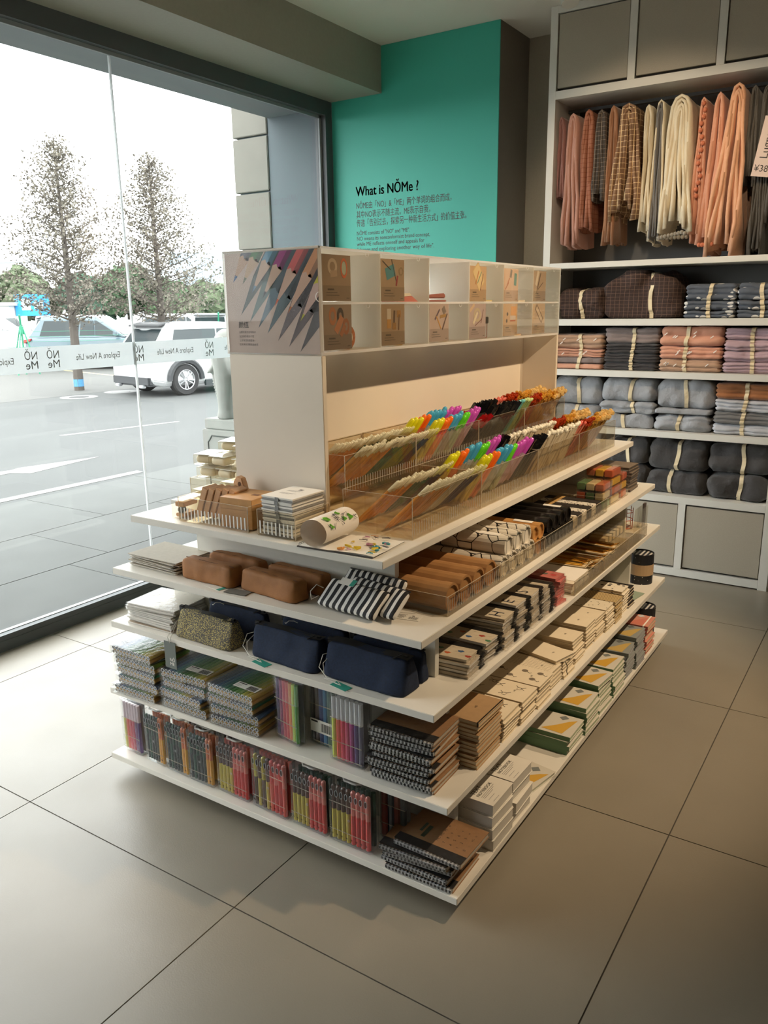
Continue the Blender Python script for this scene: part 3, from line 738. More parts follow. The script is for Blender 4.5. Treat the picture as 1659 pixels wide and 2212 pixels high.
PEN = {}
def pen_type(key, kind, body, cap, r=0.0046, L=0.165, body2=None):
    mb = MB()
    bm_ = mat('pen_body_'+key, body, 0.3, 0.7 if kind == 'crystal' else 0.0)
    if kind == 'gel':
        mb.lathe([(0, 0), (0.0012, 0.0005), (r*0.9, 0.014), (r, 0.02), (r, L*0.76)], 8)
        c = MB().lathe([(r*1.12, L*0.76), (r*1.15, L*0.79), (r*1.15, L*0.985), (r*0.8, L), (0, L)], 8)
    elif kind == 'marker':
        mb.lathe([(0, 0), (r*0.8, 0.0), (r, 0.012), (r, L*0.64)], 8)
        c = MB().lathe([(r*1.05, L*0.64), (r*1.08, L*0.9), (r*0.95, L*0.97), (r*0.5, L), (0, L)], 8)
    elif kind == 'stick':
        mb.lathe([(0, 0), (r*0.6, 0.004), (r*0.7, 0.02), (r*0.7, L*0.92)], 7)
        c = MB().lathe([(r*0.9, L*0.92), (r*1.1, L*0.94), (r*1.1, L*0.99), (r*0.7, L), (0, L)], 7)
    elif kind == 'block':
        mb.lathe([(0, 0), (r*0.8, 0.004), (r, 0.02), (r, L*0.62)], 6)
        c = MB().obox((0, 0, L*0.82), (r*2.3, r*2.6, L*0.36), Matrix.Rotation(0.4, 3, 'Z'))
    elif kind == 'crystal':
        mb.lathe([(0, 0), (r*0.5, 0.004), (r*0.8, 0.03), (r*0.8, L*0.84)], 7)
        c = MB(); c.lathe([(r*0.9, L*0.84), (r*1.2, L*0.86), (r*0.9, L*0.88)], 6)
        for q in range(4):
            t_ = 1.9*q
            c.sphere((r*1.1*math.cos(t_), r*1.1*math.sin(t_), L*(0.90+0.035*q)), r*1.30, 5, 4)
    cmx = cap if isinstance(cap, bpy.types.Material) else mat('pen_cap_'+key, cap, 0.18 if kind != 'gel' else 0.12, spec=0.6)
    PEN[key] = (mb.mesh('pen', bm_, kind != 'block'), c.mesh('cap', cmx, kind in ('gel', 'marker', 'stick')), r)
MILKY = mat('milky_cap_plastic', (222, 216, 186), 0.15, spec=0.7)
pen_type('orange', 'gel', (224, 156, 70), MILKY)
pen_type('amber', 'gel', (216, 158, 70), MILKY)
pen_type('green', 'gel', (48, 108, 84), MILKY)
pen_type('olive', 'gel', (134, 142, 46), MILKY)
pen_type('purple', 'gel', (62, 44, 74), mat('pale_yellow_cap', (206, 202, 140), 0.15))
pen_type('white', 'gel', (206, 204, 190), MILKY)
pen_type('hl_yellow', 'marker', (216, 196, 96), (226, 222, 30), 0.0082)
pen_type('hl_orange', 'marker', (232, 150, 110), (250, 116, 30), 0.0082)
pen_type('hl_blue', 'marker', (190, 192, 186), (74, 170, 208), 0.0082)
pen_type('hl_green', 'marker', (186, 194, 170), (104, 220, 40), 0.0082)
pen_type('hl_pink', 'marker', (190, 160, 176), (206, 84, 190), 0.0082)
pen_type('red', 'block', (40, 24, 24), (168, 20, 20), 0.006)
pen_type('black', 'block', (70, 66, 60), (20, 20, 22), 0.0062)
pen_type('coral', 'stick', (196, 120, 100), (226, 110, 96), 0.005)
pen_type('teal', 'stick', (90, 150, 140), (120, 206, 206), 0.005)
pen_type('lime', 'stick', (130, 150, 90), (206, 226, 150), 0.005)
pen_type('white_stick', 'stick', (190, 176, 150), (240, 234, 216), 0.0062)
pen_type('redgold', 'crystal', (190, 90, 40), mat('red_crystal', (200, 70, 30), 0.12, 0.5), 0.0062)
pen_type('gold', 'crystal', (190, 140, 60), mat('gold_crystal', (226, 166, 62), 0.12, 0.3, spec=0.9), 0.0068)
pen_type('cleargold', 'crystal', (200, 160, 90), mat('champagne_crystal', (238, 200, 128), 0.10, 0.25, spec=0.9), 0.0085)
KIND = {k: ('highlighter' if k.startswith('hl') else 'crystal_pen' if k in ('redgold', 'gold', 'cleargold') else 'slim_pen' if k in ('coral', 'teal', 'lime', 'white_stick') else 'square_cap_pen' if k in ('red', 'black') else 'gel_pen') for k in PEN}
NAMES = {'orange': 'orange gel pen with milky cap', 'amber': 'amber gel pen with milky cap', 'green': 'dark green gel pen with milky cap', 'olive': 'olive green gel pen with milky cap', 'purple': 'dark purple gel pen with pale cap', 'white': 'white gel pen with milky cap',
         'hl_yellow': 'fluorescent yellow capped highlighter', 'hl_orange': 'fluorescent orange capped highlighter', 'hl_blue': 'sky blue capped highlighter', 'hl_green': 'lime green capped highlighter', 'hl_pink': 'violet pink capped highlighter',
         'red': 'red and black square capped pen', 'black': 'black square capped pen', 'coral': 'slim pen with coral tip', 'teal': 'slim pen with aqua tip', 'lime': 'slim pen with pale lime tip', 'white_stick': 'slim pen with round white top',
         'redgold': 'pen with red glittering crystal top', 'gold': 'pen with gold glittering top', 'cleargold': 'pen with champagne crystal top'}
ROWN = ['back row of the raised bins', 'front row of the raised bins', 'back row of the front bins', 'front row of the front bins']
ROWS = [
    (0.006, 1.008, [(-0.795, 'orange'), (-0.63, 'green'), (-0.52, 'olive'), (-0.43, 'purple'), (-0.36, 'hl_yellow'), (-0.30, 'hl_orange'), (-0.24, 'hl_blue'), (-0.12, 'hl_pink'), (-0.02, 'red'), (0.08, 'black'), (0.27, 'coral'), (0.36, 'redgold'), (0.47, 'gold'), (0.60, 'cleargold'), (0.76, None)]),
    (0.100, 1.008, [(-0.795, 'amber'), (-0.72, 'orange'), (-0.60, 'green'), (-0.53, 'olive'), (-0.43, 'purple'), (-0.36, 'hl_yellow'), (-0.31, 'hl_orange'), (-0.26, 'hl_blue'), (-0.18, 'hl_green'), (-0.13, 'hl_pink'), (-0.05, 'red'), (0.03, 'black'), (0.27, 'teal'), (0.33, 'lime'), (0.40, 'redgold'), (0.49, 'gold'), (0.62, 'cleargold'), (0.76, None)]),
    (0.206, 0.922, [(-0.795, 'orange'), (-0.64, 'green'), (-0.56, 'purple'), (-0.46, 'hl_yellow'), (-0.41, 'hl_orange'), (-0.35, 'hl_blue'), (-0.25, 'hl_green'), (-0.19, 'hl_pink'), (-0.10, 'black'), (-0.04, 'white_stick'), (0.36, 'redgold'), (0.49, 'gold'), (0.58, 'cleargold'), (0.76, None)]),
    (0.306, 0.922, [(-0.795, 'orange'), (-0.70, 'amber'), (-0.60, 'white'), (-0.52, 'purple'), (-0.44, 'hl_yellow'), (-0.39, 'hl_orange'), (-0.33, 'hl_blue'), (-0.24, 'hl_green'), (-0.19, 'hl_pink'), (-0.08, 'black'), (0.05, 'white_stick'), (0.38, 'coral'), (0.44, 'redgold'), (0.52, 'gold'), (0.62, 'cleargold'), (0.76, None)]),
]
rnd = random.Random(3)
def put_pen(key, p, dvec, label, group):
    bme, cme, r = PEN[key]
    o = bpy.data.objects.new(KIND[key], bme); COL.objects.link(o)
    q = Vector(dvec).to_track_quat('Z', 'Y'); o.rotation_euler = (q @ Matrix.Rotation(rnd.uniform(0, 6), 3, 'Z').to_quaternion()).to_euler(); o.location = p
    tag(o, label, 'pen' if not key.startswith('hl') else 'highlighter', group)
    c = bpy.data.objects.new('cap', cme); COL.objects.link(c); c.parent = o
for ri, (xb, zb, secs) in enumerate(ROWS):
    for (ya, key), (yb_, _) in zip(secs[:-1], secs[1:]):
        r = PEN[key][2]
        step = r*2.5
        nl = 2 if key.startswith('hl') or key in ('gold', 'cleargold', 'redgold', 'black', 'coral', 'teal', 'lime') else 3 if key == 'white_stick' else 1
        if key == 'white_stick': step = r*2.3
        n = max(1, int((yb_-ya)/step))
        lab = '%s in the %s' % (NAMES[key], ROWN[ri]); grp = '%ss, %s' % (NAMES[key], ROWN[ri])
        for k in range(n*nl):
            layer = k % nl
            y = ya+((k//nl)+0.5+0.3*layer)*(yb_-ya)/n
            up = 0.007 if key in ('hl_blue', 'hl_pink') else 0.0
            dv = Vector((0.098+rnd.uniform(-0.004, 0.004), 0.083+rnd.uniform(-0.004, 0.004), 0.122))
            if nl > 1: dv = Vector((0.074-0.016*layer+rnd.uniform(-0.006, 0.006), 0.062+rnd.uniform(-0.008, 0.008), 0.135))
            put_pen(key, (xb+rnd.uniform(0, 0.004)+(0.012 if nl > 1 else 0)+0.018*layer, y, zb+0.004+up+abs(rnd.gauss(0, 0.003))), dv, lab, grp)

# ================================================================ goods at the near end of the top shelf
ZT = HZ[4]
_wr = mat('white_rib', (228, 226, 220), 0.4)
tray('acrylic_tray', 'low clear acrylic tray with white ribs holding wooden blocks and a wooden box', 'tray', -0.266, -0.002, -0.990, -0.842, ZT, 0.072, ribs='y')
tray('acrylic_tray', 'short clear acrylic tray with white ribs holding white memo sets', 'tray', 0.030, 0.160, -0.988, -0.842, ZT, 0.072, ribs='y')
WOODM = mat('light_beech_wood', (206, 160, 116), 0.5, vary=(40, 0.10))
WOODB = mat('bamboo_box_wood', (190, 142, 86), 0.5, vary=(30, 0.08))
for k in range(6):
    t = thing('wooden_block', 'wrapped beech wood stamp block, %s from the left in the ribbed tray' % NTH[k], 'wood block', (-0.232+0.0225*k, -0.925+0.004*k, ZT+0.008), 0.05, 'wrapped wooden blocks')
    R_ = Matrix.Rotation(0.38, 3, 'Y')
    part('block', MB().obox(R_ @ Vector((0.0, 0, 0.050 if k < 5 else 0.036)), (0.0205, 0.056, 0.09 if k < 5 else 0.06), R_), WOODM, t, bevel=0.0015)
    part('wrapper', MB().obox(R_ @ Vector((0.0, 0, 0.051 if k < 5 else 0.037)), (0.0213, 0.060, 0.094 if k < 5 else 0.064), R_), CELLO, t, bevel=0.002)
t = thing('wooden_box', 'square bamboo box with lid standing in the ribbed tray', 'box', (-0.063, -0.915, ZT+0.004), 0.06)
part('body', MB().box(-0.055, -0.058, 0, 0.055, 0.058, 0.052), WOODB, t, bevel=0.001)
part('lid', MB().box(-0.056, -0.059, 0.0525, 0.056, 0.059, 0.083), WOODB, t, bevel=0.001)
part('finger_slot', MB().box(0.012, -0.006, 0.0831, 0.036, 0.010, 0.0834), mat('slot_dark_wood', (110, 70, 34), 0.7), t)
t = thing('wooden_clip_stand', 'carved beech wood clip stand poking up behind the wooden box', 'stand', (-0.135, -0.868, ZT+0.004))
part('stand', MB().prism([(-0.026, 0), (0.028, 0), (0.026, 0.07), (0.012, 0.115), (-0.006, 0.120), (-0.022, 0.100), (-0.014, 0.078), (-0.022, 0.06)], 'y', -0.010, 0.010), WOODM, t, bevel=0.002)
part('hole', MB().cyl((0.004, -0.0104, 0.098), (0.004, 0.0104, 0.098), 0.0065, 12), mat('hole_dark', (90, 56, 30), 0.8), t)
MEMO = mat('memo_white_cover', (232, 228, 220), 0.5); MEMG = mat('memo_grey_edge', (128, 128, 126), 0.5)
for k in range(9):
    t = thing('memo_set', 'white memo set with grey edge, %s of its stack' % ORD[8-k], 'memo set', (0.094+rnd.uniform(-0.003, 0.003), -0.914+rnd.uniform(-0.002, 0.002), ZT+0.0045+k*0.0118), rnd.uniform(-0.03, 0.03), 'white memo sets in the tray')
    part('cover', MB().box(-0.054, -0.066, 0.006, 0.054, 0.066, 0.0108), MEMO, t, bevel=0.0008)
    part('pages', MB().box(-0.052, -0.064, 0.0012, 0.052, 0.064, 0.0058), PAPER if k % 2 else cm((160, 158, 154)), t)
    part('back', MB().box(-0.054, -0.066, 0.0, 0.054, 0.066, 0.0011), MEMG, t)
    part('elastic', MB().box(-0.006, -0.0668, 0.0, 0.006, -0.0661, 0.0106), MEMG, t)
    if k == 8:
        for zz, s, ww in ((0.018, 'NOTES', 0.012), (-0.012, 'MEMO', 0.010)):
            for q in range(3):
                part('print_line', MB().box(-0.03, zz-q*0.005, 0.0109, 0.02-q*0.008, zz-q*0.005+0.0015, 0.01095), INKG, t)
        part('print_mark', MB().box(-0.006, 0.026, 0.0109, 0.008, 0.040, 0.01095), INKG, t)
# open sketch pad with one curled leaf
t = thing('sketch_pad', 'open sketch pad with scribbles and one leaf rolled over, on the near corner', 'sketch pad', (0.30, -0.93, ZT), 0.05)
SCR = [cm((226, 196, 40)), cm((120, 196, 60)), cm((90, 86, 92)), cm((70, 150, 160)), cm((206, 150, 176)), cm((226, 150, 70))]
part('cover_board', MB().box(-0.115, -0.085, 0.0, 0.108, 0.075, 0.003), mat('dark_board', (70, 64, 58), 0.7), t)
page = part('page', MB().grid(lambda u, v: (-0.02+0.13*u, -0.083+0.155*v, 0.005+0.004*math.sin(3*u+2*v)*u), 10, 8).grid(lambda u, v: (-0.112+0.222*u, -0.082+0.155*v, 0.0036), 2, 2), PAPER, t, smooth=True)
page.name = 'page'
def roll(u, v):
    a = -0.5*PI + 1.86*PI*u; r = 0.037-0.004*u
    return (-0.062 - 0.0 + r*math.cos(-a+PI)*1.15, -0.084+0.152*v, 0.037+r*math.sin(-a-0.0)*(-1) if False else 0.042 - r*math.sin(a+PI))
rl = part('rolled_leaf', MB().grid(roll, 26, 6), mat('sketch_paper_both', (232, 224, 214), 0.8), t, smooth=True)
part('wire_binding', MB().tube([(-0.112, -0.08+0.15*k/30, 0.006+0.004*(k % 2)) for k in range(31)], 0.0012, 5), CHROME, t)
rs = random.Random(11)
for k in range(26):
    y0 = rs.uniform(-0.078, 0.066); x0 = rs.uniform(0.0, 0.10)
    pts = [(x0+rs.uniform(-0.012, 0.012), y0+rs.uniform(-0.008, 0.008), 0.0105) for _ in range(rs.randint(3, 6))]
    part('scribble', MB().tube(pts, 0.0009 if k % 3 else 0.003, 4), SCR[rs.choice((0, 0, 0, 2, 2, 3, 4, 5))], t)
for k in range(18):
    a = rs.uniform(0.15, 1.25); y0 = rs.uniform(-0.07, 0.06); big = k % 4 == 0
    pts = []
    for _ in range(rs.randint(3, 6)):
        aa = a+rs.uniform(-0.22, 0.22); r = 0.0378
        pts.append((-0.062+1.15*r*math.cos(aa), y0+rs.uniform(-0.008, 0.008), 0.042+r*math.sin(aa)+0.0006))
    part('scribble', MB().tube(pts, 0.0025 if big else 0.0006, 4), SCR[1] if big else SCR[2], t)
# clear soap-like boxes on the window side
CREAM = mat('cream_soap', (226, 216, 190), 0.5)
tray('acrylic_tray', 'deep clear acrylic tray full of cream boxes on the window side', 'tray', -0.425, -0.21, -0.79, -0.52, ZT, 0.075)
spots = [(-0.385, -0.745, 0.006, 0), (-0.312, -0.745, 0.006, 0), (-0.245, -0.745, 0.006, 0), (-0.385, -0.62, 0.006, 0), (-0.31, -0.62, 0.006, 0), (-0.245, -0.62, 0.006, 0),
         (-0.37, -0.735, 0.078, 0.1), (-0.295, -0.73, 0.078, 0.0), (-0.225, -0.73, 0.078, 0), (-0.40, -0.72, 0.114, 0.25), (-0.325, -0.725, 0.114, 0.05), (-0.225, -0.73, 0.114, 0), (-0.35, -0.66, 0.150, 0.3), (-0.235, -0.71, 0.150, 0.05), (-0.26, -0.60, 0.186, 0.2)]
proto = None
for k, (x, y, z, a) in enumerate(spots):
    l = 'clear plastic box with a cream bar inside, in the tray by the window' if k < 6 else 'clear plastic box with a cream bar inside, %s of the loose pile by the window' % NTH[k-6]
    if proto is None:
        proto = thing('soap_box', l, 'box', (x, y, ZT+z), a, 'clear boxes with cream bars')
        part('bar', MB().soft(0.058, 0.085, 0.026, 0.011, (8, 10, 5), at=(0, 0, 0.004)), CREAM, proto, smooth=True)
        part('case', MB().box(-0.034, -0.048, 0.0005, 0.034, 0.048, 0.034), ACRYL, proto, bevel=0.002)
        part('label_card', MB().box(-0.032, -0.046, 0.0315, 0.032, 0.046, 0.033), mat('white_card_lid', (236, 236, 232), 0.4), proto)
    else: dup(proto, (x, y, ZT+z), a, l)
t = thing('clip_box', 'small clear box with wooden and black clips beside the ribbed tray', 'box', (-0.293, -0.925, ZT), 0.1)
part('case', MB().box(-0.022, -0.05, 0, 0.022, 0.05, 0.055), ACRYL, t, bevel=0.001)
part('clip', MB().box(-0.017, -0.04, 0.034, 0.017, 0.02, 0.048), WOODM, t, bevel=0.002); part('clip', MB().box(-0.017, -0.04, 0.004, 0.017, 0.02, 0.014), WOODM, t, bevel=0.002)
part('spring', MB().lathe([(0.0095, -0.008), (0.0095, 0.008)], 10, (0.0, -0.03, 0.024), 'y').lathe([(0.006, -0.008), (0.006, 0.008)], 10, (0.0, -0.03, 0.024), 'y'), BLACK, t)
# ================================================================ goods on the near short side
rn = random.Random(21)
# ---- tier four: card folders, brown pouches, striped pouches
Z4 = HZ[3]
FOLD = mat('grey_folder_card', (170, 160, 142), 0.7, vary=(80, 0.05)); FOLDW = mat('white_folder_card', (224, 220, 210), 0.6)
for k in range(9):
    t = thing('card_folder', 'grey card folder, %s in the window end stack of tier four' % ORD[8-k], 'folder', (-0.42+rn.uniform(-0.008, 0.008), -0.895+rn.uniform(-0.006, 0.006), Z4+0.0045*k), rn.uniform(-0.06, 0.06)-0.05, 'grey card folders')
    part('cover', MB().box(-0.105, -0.075, 0.0025, 0.105, 0.075, 0.0037), FOLD, t)
    part('inner_sheets', MB().box(-0.103, -0.073, 0.0006, 0.104, 0.074, 0.0022), FOLDW, t)
BROWNC = mat('brown_waxed_canvas', (150, 98, 48), 0.75, vary=(35, 0.10), bump=(500, 0.15))
ZIPM = mat('black_zip_tape', (26, 25, 25), 0.6)
def pouch(name, label, loc, rz, w_, d, h, m_, taper, grp, seed, tagcol=None, seamat=None):
    t = thing(name, label, 'pencil case', loc, rz, grp)
    def f(p):
        k = p.z/h
        q = Vector((p.x*(1-0.05*k), p.y*(1-taper*k), p.z))
        e = max(0, abs(p.x)/(w_/2)-0.8)/0.2
        q.y *= (1-0.25*e*(1-k)); q.z *= (1-0.05*e)
        n_ = nz((p.x*1.0+seed, p.y+seed*0.7, p.z), 22, 0.0035)+nz((p.x+seed, p.y, p.z), 60, 0.0012)
        n_.z = abs(n_.z)*0.4 if p.z < 0.004 else n_.z*0.6
        return q+n_
    part('body', MB().soft(w_, d, h, 0.010 if taper < 0.5 else 0.007, (26, 8, 10), f), m_, t, smooth=True)
    if taper > 0.5:
        zy = 0.0
        part('zip_tape', MB().grid(lambda u, v: (w_*(u-0.5)*0.96, (v-0.5)*d*(1-taper)*1.0, h+0.0008+0.002*math.sin(9*u+seed)), 14, 2), ZIPM, t)
        pl = part('zip_pull', MB().obox((w_*0.36, -d*0.14, h+0.004), (0.026, 0.006, 0.003), Matrix.Rotation(-0.5, 3, 'Y') @ Matrix.Rotation(0.4, 3, 'Z')), mat('gunmetal', (70, 70, 72), 0.3, 0.9) if '_gm' not in globals() else _gm, t)
        part('slider', MB().box(w_*0.40, -0.004, h-0.001, w_*0.40+0.012, 0.004, h+0.005), _gm, t, bevel=0.001)
        part('end_tab', MB().box(-w_/2-0.006, -0.006, h*0.80, -w_/2+0.012, 0.006, h*0.80+0.020), ZIPM, t, bevel=0.002)
    else:
        part('seam', MB().tube([(w_*(u/12-0.5)*0.9, -d*(1-taper)*0.18, h*0.985+nz((w_*(u/12-0.5)+seed, 0, h), 22, 0.003).z) for u in range(13)], 0.0013, 4), mat('brown_seam', (96, 58, 30), 0.8) if '_bs' not in globals() else _bs, t)
    return t
_gm = mat('gunmetal', (70, 70, 72), 0.3, 0.9)
_bs = mat('brown_seam', (96, 58, 30), 0.8)
pouch('pencil_case', 'brown canvas pencil case in front on the left, beside the card folders', (-0.195, -0.945, Z4), -0.03, 0.215, 0.068, 0.060, BROWNC, 0.30, 'brown pencil cases', 1.3)
pouch('pencil_case', 'brown canvas pencil case in front on the right, beside the striped cases', (0.035, -0.940, Z4), -0.09, 0.220, 0.070, 0.060, BROWNC, 0.30, 'brown pencil cases', 5.1)
pouch('pencil_case', 'brown canvas pencil case behind the left front one', (-0.165, -0.868, Z4), -0.02, 0.215, 0.060, 0.062, BROWNC, 0.35, 'brown pencil cases', 8.7)
pouch('pencil_case', 'brown canvas pencil case behind the right front one', (0.065, -0.866, Z4), -0.05, 0.215, 0.060, 0.060, BROWNC, 0.35, 'brown pencil cases', 12.9)
STRIPE = pattern('black_white_stripe_canvas', 'stripes', (222, 220, 214), (20, 20, 22), 48, 0.55, 0.75, (1, 0, 0), bump=(700, 0.1))
for k, (x, y, z, rz, tilt, l) in enumerate(((0.295, -0.970, 0.0, -0.10, 0.95, 'black and white striped pouch leaning in front'), (0.345, -0.945, 0.004, -0.16, 0.9, 'black and white striped pouch in the middle, peeping out on the right'), (0.315, -0.905, 0.006, -0.08, 0.75, 'black and white striped pouch leaning at the back'))):
    t = thing('striped_pouch', l, 'pencil case', (x, y, Z4+z), rz, 'striped pouches')
    mb = MB().soft(0.195, 0.018, 0.085, 0.008, (24, 3, 9), lambda p: p+nz((p.x+k*3, p.y, p.z), 25, 0.003))
    mb.xf(Matrix.Translation((0, 0, 0.010)) @ Matrix.Rotation(-tilt, 4, 'X'))
    part('body', mb, STRIPE, t, smooth=True)
    mb2 = MB().soft(0.190, 0.006, 0.004, 0.002, (12, 2, 2)); mb2.xf(Matrix.Translation((0, 0, 0.010)) @ Matrix.Rotation(-tilt, 4, 'X') @ Matrix.Translation((0, 0, 0.084)))
    part('zip_tape', mb2, ZIPM, t)
    if k < 2:
        part('cord_loop', MB().tube([(-0.098, 0.03, 0.045), (-0.112, 0.018, 0.055), (-0.118, 0.0, 0.04), (-0.108, -0.008, 0.022), (-0.096, 0.008, 0.03)], 0.0012, 5), STRING, t)
def hang_tag(name, label, loc, rz, w_, h, m_, stripe=None, printed=False, tilt=0.0, grp=None):
    t = thing(name, label, 'tag', loc, rz, grp)
    t.rotation_euler = (tilt, 0, rz)
    part('card', MB().box(-w_/2, -h/2, 0.0004, w_/2, h/2, 0.0012), m_, t)
    if stripe: part('colour_end', MB().box(w_/2-0.014, -h/2, 0.00125, w_/2, h/2, 0.0014), stripe, t)
    if printed:
        for q in range(6):
            part('print_line', MB().box(-w_*0.42, h*0.32-q*h*0.12, 0.00125, w_*0.05-0.004*(q % 3), h*0.32-q*h*0.12+0.0018, 0.00135), INK, t)
        mbar = MB()
        for q in range(14): mbar.box(w_*0.14+q*w_*0.021, -h*0.35, 0.00125, w_*0.14+q*w_*0.021+w_*(0.012 if q % 3 else 0.006), h*0.1, 0.00135)
        o = part('barcode', mbar, INK, t); o['kind'] = 'stuff'
        part('mark', MB().box(w_*0.2, h*0.2, 0.00125, w_*0.28, h*0.34, 0.00135), INK, t)
    return t
TAGW = mat('white_tag_card', (226, 222, 212), 0.6)
hang_tag('price_tag', 'white swing tag with teal end poking from under the left brown case', (-0.15, -0.982, Z4), -0.15, 0.075, 0.03, TAGW, TEALP)
hang_tag('price_tag', 'grey swing tag lying under the right brown case', (-0.06, -0.985, Z4+0.0014), 0.1, 0.075, 0.035, mat('grey_tag_card', (110, 108, 102), 0.6))
hang_tag('price_tag', 'printed barcode tag lying right of the striped pouches', (0.435, -0.900, Z4), 0.2, 0.085, 0.036, TAGW, None, True)
hang_tag('price_tag', 'white string tag under the striped pouches, behind the barcode tag', (0.415, -0.862, Z4), 0.35, 0.06, 0.03, TAGW)
t = hang_tag('price_tag', 'white and teal paper tag standing on the back striped pouch', (0.30, -0.956, Z4+0.086), -0.1, 0.05, 0.022, TAGW, TEALP, tilt=0.5)

# ---- tier three: wrapped pads, tweed pouch, navy pouches
Z3 = HZ[2]
for k in range(11):
    t = thing('wrapped_pad', 'wrapped kraft pad, %s in the window end stack of tier three' % ORD[10-k], 'notepad', (-0.435+rn.uniform(-0.004, 0.004), -0.915+rn.uniform(-0.004, 0.004), Z3+0.0062*k), rn.uniform(-0.05, 0.05)+(0.10 if k > 7 else 0), 'wrapped pads')
    part('pages', MB().box(-0.095, -0.075, 0.0006, 0.095, 0.075, 0.0040), PAPER, t)
    part('cover', MB().box(-0.096, -0.076, 0.0042, 0.096, 0.076, 0.0052), mat('pad_kraft', (186, 164, 132), 0.7) if k == 0 else _pk, t)
    if k == 0: _pk = t.children[-1].data.materials[0]
    part('wrap', MB().box(-0.098, -0.079, 0.0003, 0.098, 0.079, 0.0058), CELLO, t)
TWEED = pattern('yellow_grey_tweed', 'dots', (92, 88, 80), (196, 178, 110), 330, 0.42, 0.9, bump=(400, 0.4))
NAVY = mat('navy_denim', (16, 33, 60), 0.85, vary=(180, 0.25), bump=(900, 0.25))
pouch('pencil_case', 'grey yellow tweed pencil case with black zip', (-0.205, -0.960, Z3), -0.03, 0.235, 0.085, 0.082, TWEED, 0.72, None, 2.2)
NV = 'navy denim pencil cases'
pouch('pencil_case', 'navy denim pencil case in the middle of the front row', (0.090, -0.945, Z3), -0.03, 0.245, 0.092, 0.088, NAVY, 0.68, NV, 4.4)
pouch('pencil_case', 'navy denim pencil case nearest the shelf corner in the front row', (0.352, -0.938, Z3), -0.02, 0.262, 0.100, 0.092, NAVY, 0.66, NV, 6.1)
pouch('pencil_case', 'navy denim pencil case behind the tweed one', (-0.165, -0.876, Z3), -0.03, 0.235, 0.060, 0.086, NAVY, 0.66, NV, 9.8)
pouch('pencil_case', 'navy denim pencil case behind the middle front one', (0.118, -0.868, Z3), -0.03, 0.235, 0.055, 0.090, NAVY, 0.66, NV, 15.2)
pouch('pencil_case', 'navy denim pencil case behind the one nearest the corner', (0.362, -0.866, Z3), -0.02, 0.235, 0.050, 0.086, NAVY, 0.66, NV, 19.7)
# strings and tags
t = thing('hang_tag', 'grey hang tag with white lettering hanging from the tweed case over the shelf edge', 'tag', (-0.318, -1.0185, 0.505))
part('card', MB().box(-0.024, -0.0012, -0.045, 0.024, 0.0, 0.040), mat('grey_green_card', (104, 110, 104), 0.6), t)
for s, z in (('N\u014e', -0.022), ('ME', -0.035)): lettering(s, 0.015, PAPER, t, frame((-0.004, -0.0014, z), (1, 0, 0), (0, 0, 1)))
part('string', MB().tube([(0.0, -0.0005, 0.036), (-0.004, -0.003, 0.056), (0.003, 0.006, 0.0725), (0.012, 0.020, 0.098), (0.0155, 0.026, 0.105)], 0.0009, 5), STRING, t)
part('string', MB().tube([(0.0, -0.0005, 0.036), (0.008, -0.003, 0.054), (0.012, 0.006, 0.0715), (0.016, 0.020, 0.098)], 0.0009, 5), STRING, t)
for k, (x, y, z0, l) in enumerate(((-0.055, -0.975, 0.062, 'teal tag on white cord at the left end of the middle navy case'), (0.215, -0.985, 0.06, 'teal tag on white cord lying at the shelf edge by the corner navy case'))):
    t = thing('hang_tag', l, 'tag', (x+0.06, -0.999, Z3), -0.2)
    part('card', MB().box(0.002, -0.014, 0.0004, 0.060, 0.012, 0.0012), TEALP, t)
    part('cord', MB().tube([(-0.045, 0.045, 0.060), (-0.060, 0.020, 0.055), (-0.050, -0.004, 0.030), (-0.010, -0.010, 0.012), (0.020, -0.004, 0.014), (0.030, 0.0, 0.002)], 0.0012, 5), STRING, t)
    part('cord', MB().tube([(-0.045, 0.045, 0.060), (-0.052, 0.012, 0.035), (-0.030, -0.004, 0.004), (0.026, 0.0, 0.002)], 0.0012, 5), STRING, t)
for x in (-0.255, 0.03):
    t = solo('cord', MB().tube([(0, 0, 0), (0.012, -0.010, 0.004), (0.020, -0.006, 0.012), (0.030, 0.004, 0.010), (0.038, 0.010, 0.004)], 0.0012, 5), STRING, 'white cord loop on the navy case %s' % ('behind the tweed one' if x < 0 else 'in the middle of the back row'), 'cord', (x, -0.895, Z3+0.080))

# ---- tier two: marker packs, upright packs, ring notebooks
Z2 = HZ[1]
FINE = [(96, 100, 110), (70, 84, 112), (62, 104, 150), (64, 130, 150), (60, 140, 120), (50, 132, 84), (66, 142, 60), (96, 156, 56), (130, 170, 60), (190, 190, 60), (214, 196, 60), (214, 176, 70)]
RED = [(196, 70, 60), (206, 96, 90), (150, 60, 70), (110, 100, 110)]
WRING = mat('white_pen_end', (206, 206, 204), 0.5)
def pen_mesh(col, L, r):
    mb = MB(); mb.cyl((0, -L/2+0.004, 0), (0, L/2, 0), r, 8); mb.cur = 1
    mb.lathe([(r*1.02, -L/2), (r*0.62, -L/2-0.0006), (r*0.62, -L/2+0.003)], 8, (0, 0, 0), 'y'); mb.cur = 2
    mb.cyl((0, -L/2+0.002, 0), (0, -L/2+0.004, 0), r*0.7, 6)
    return mb.mesh('fineliner', [cm(col, 0.35), WRING, cm([k*0.55 for k in col])], False)
FM = [pen_mesh(c, 0.15, 0.0070) for c in FINE]
lo = MB()
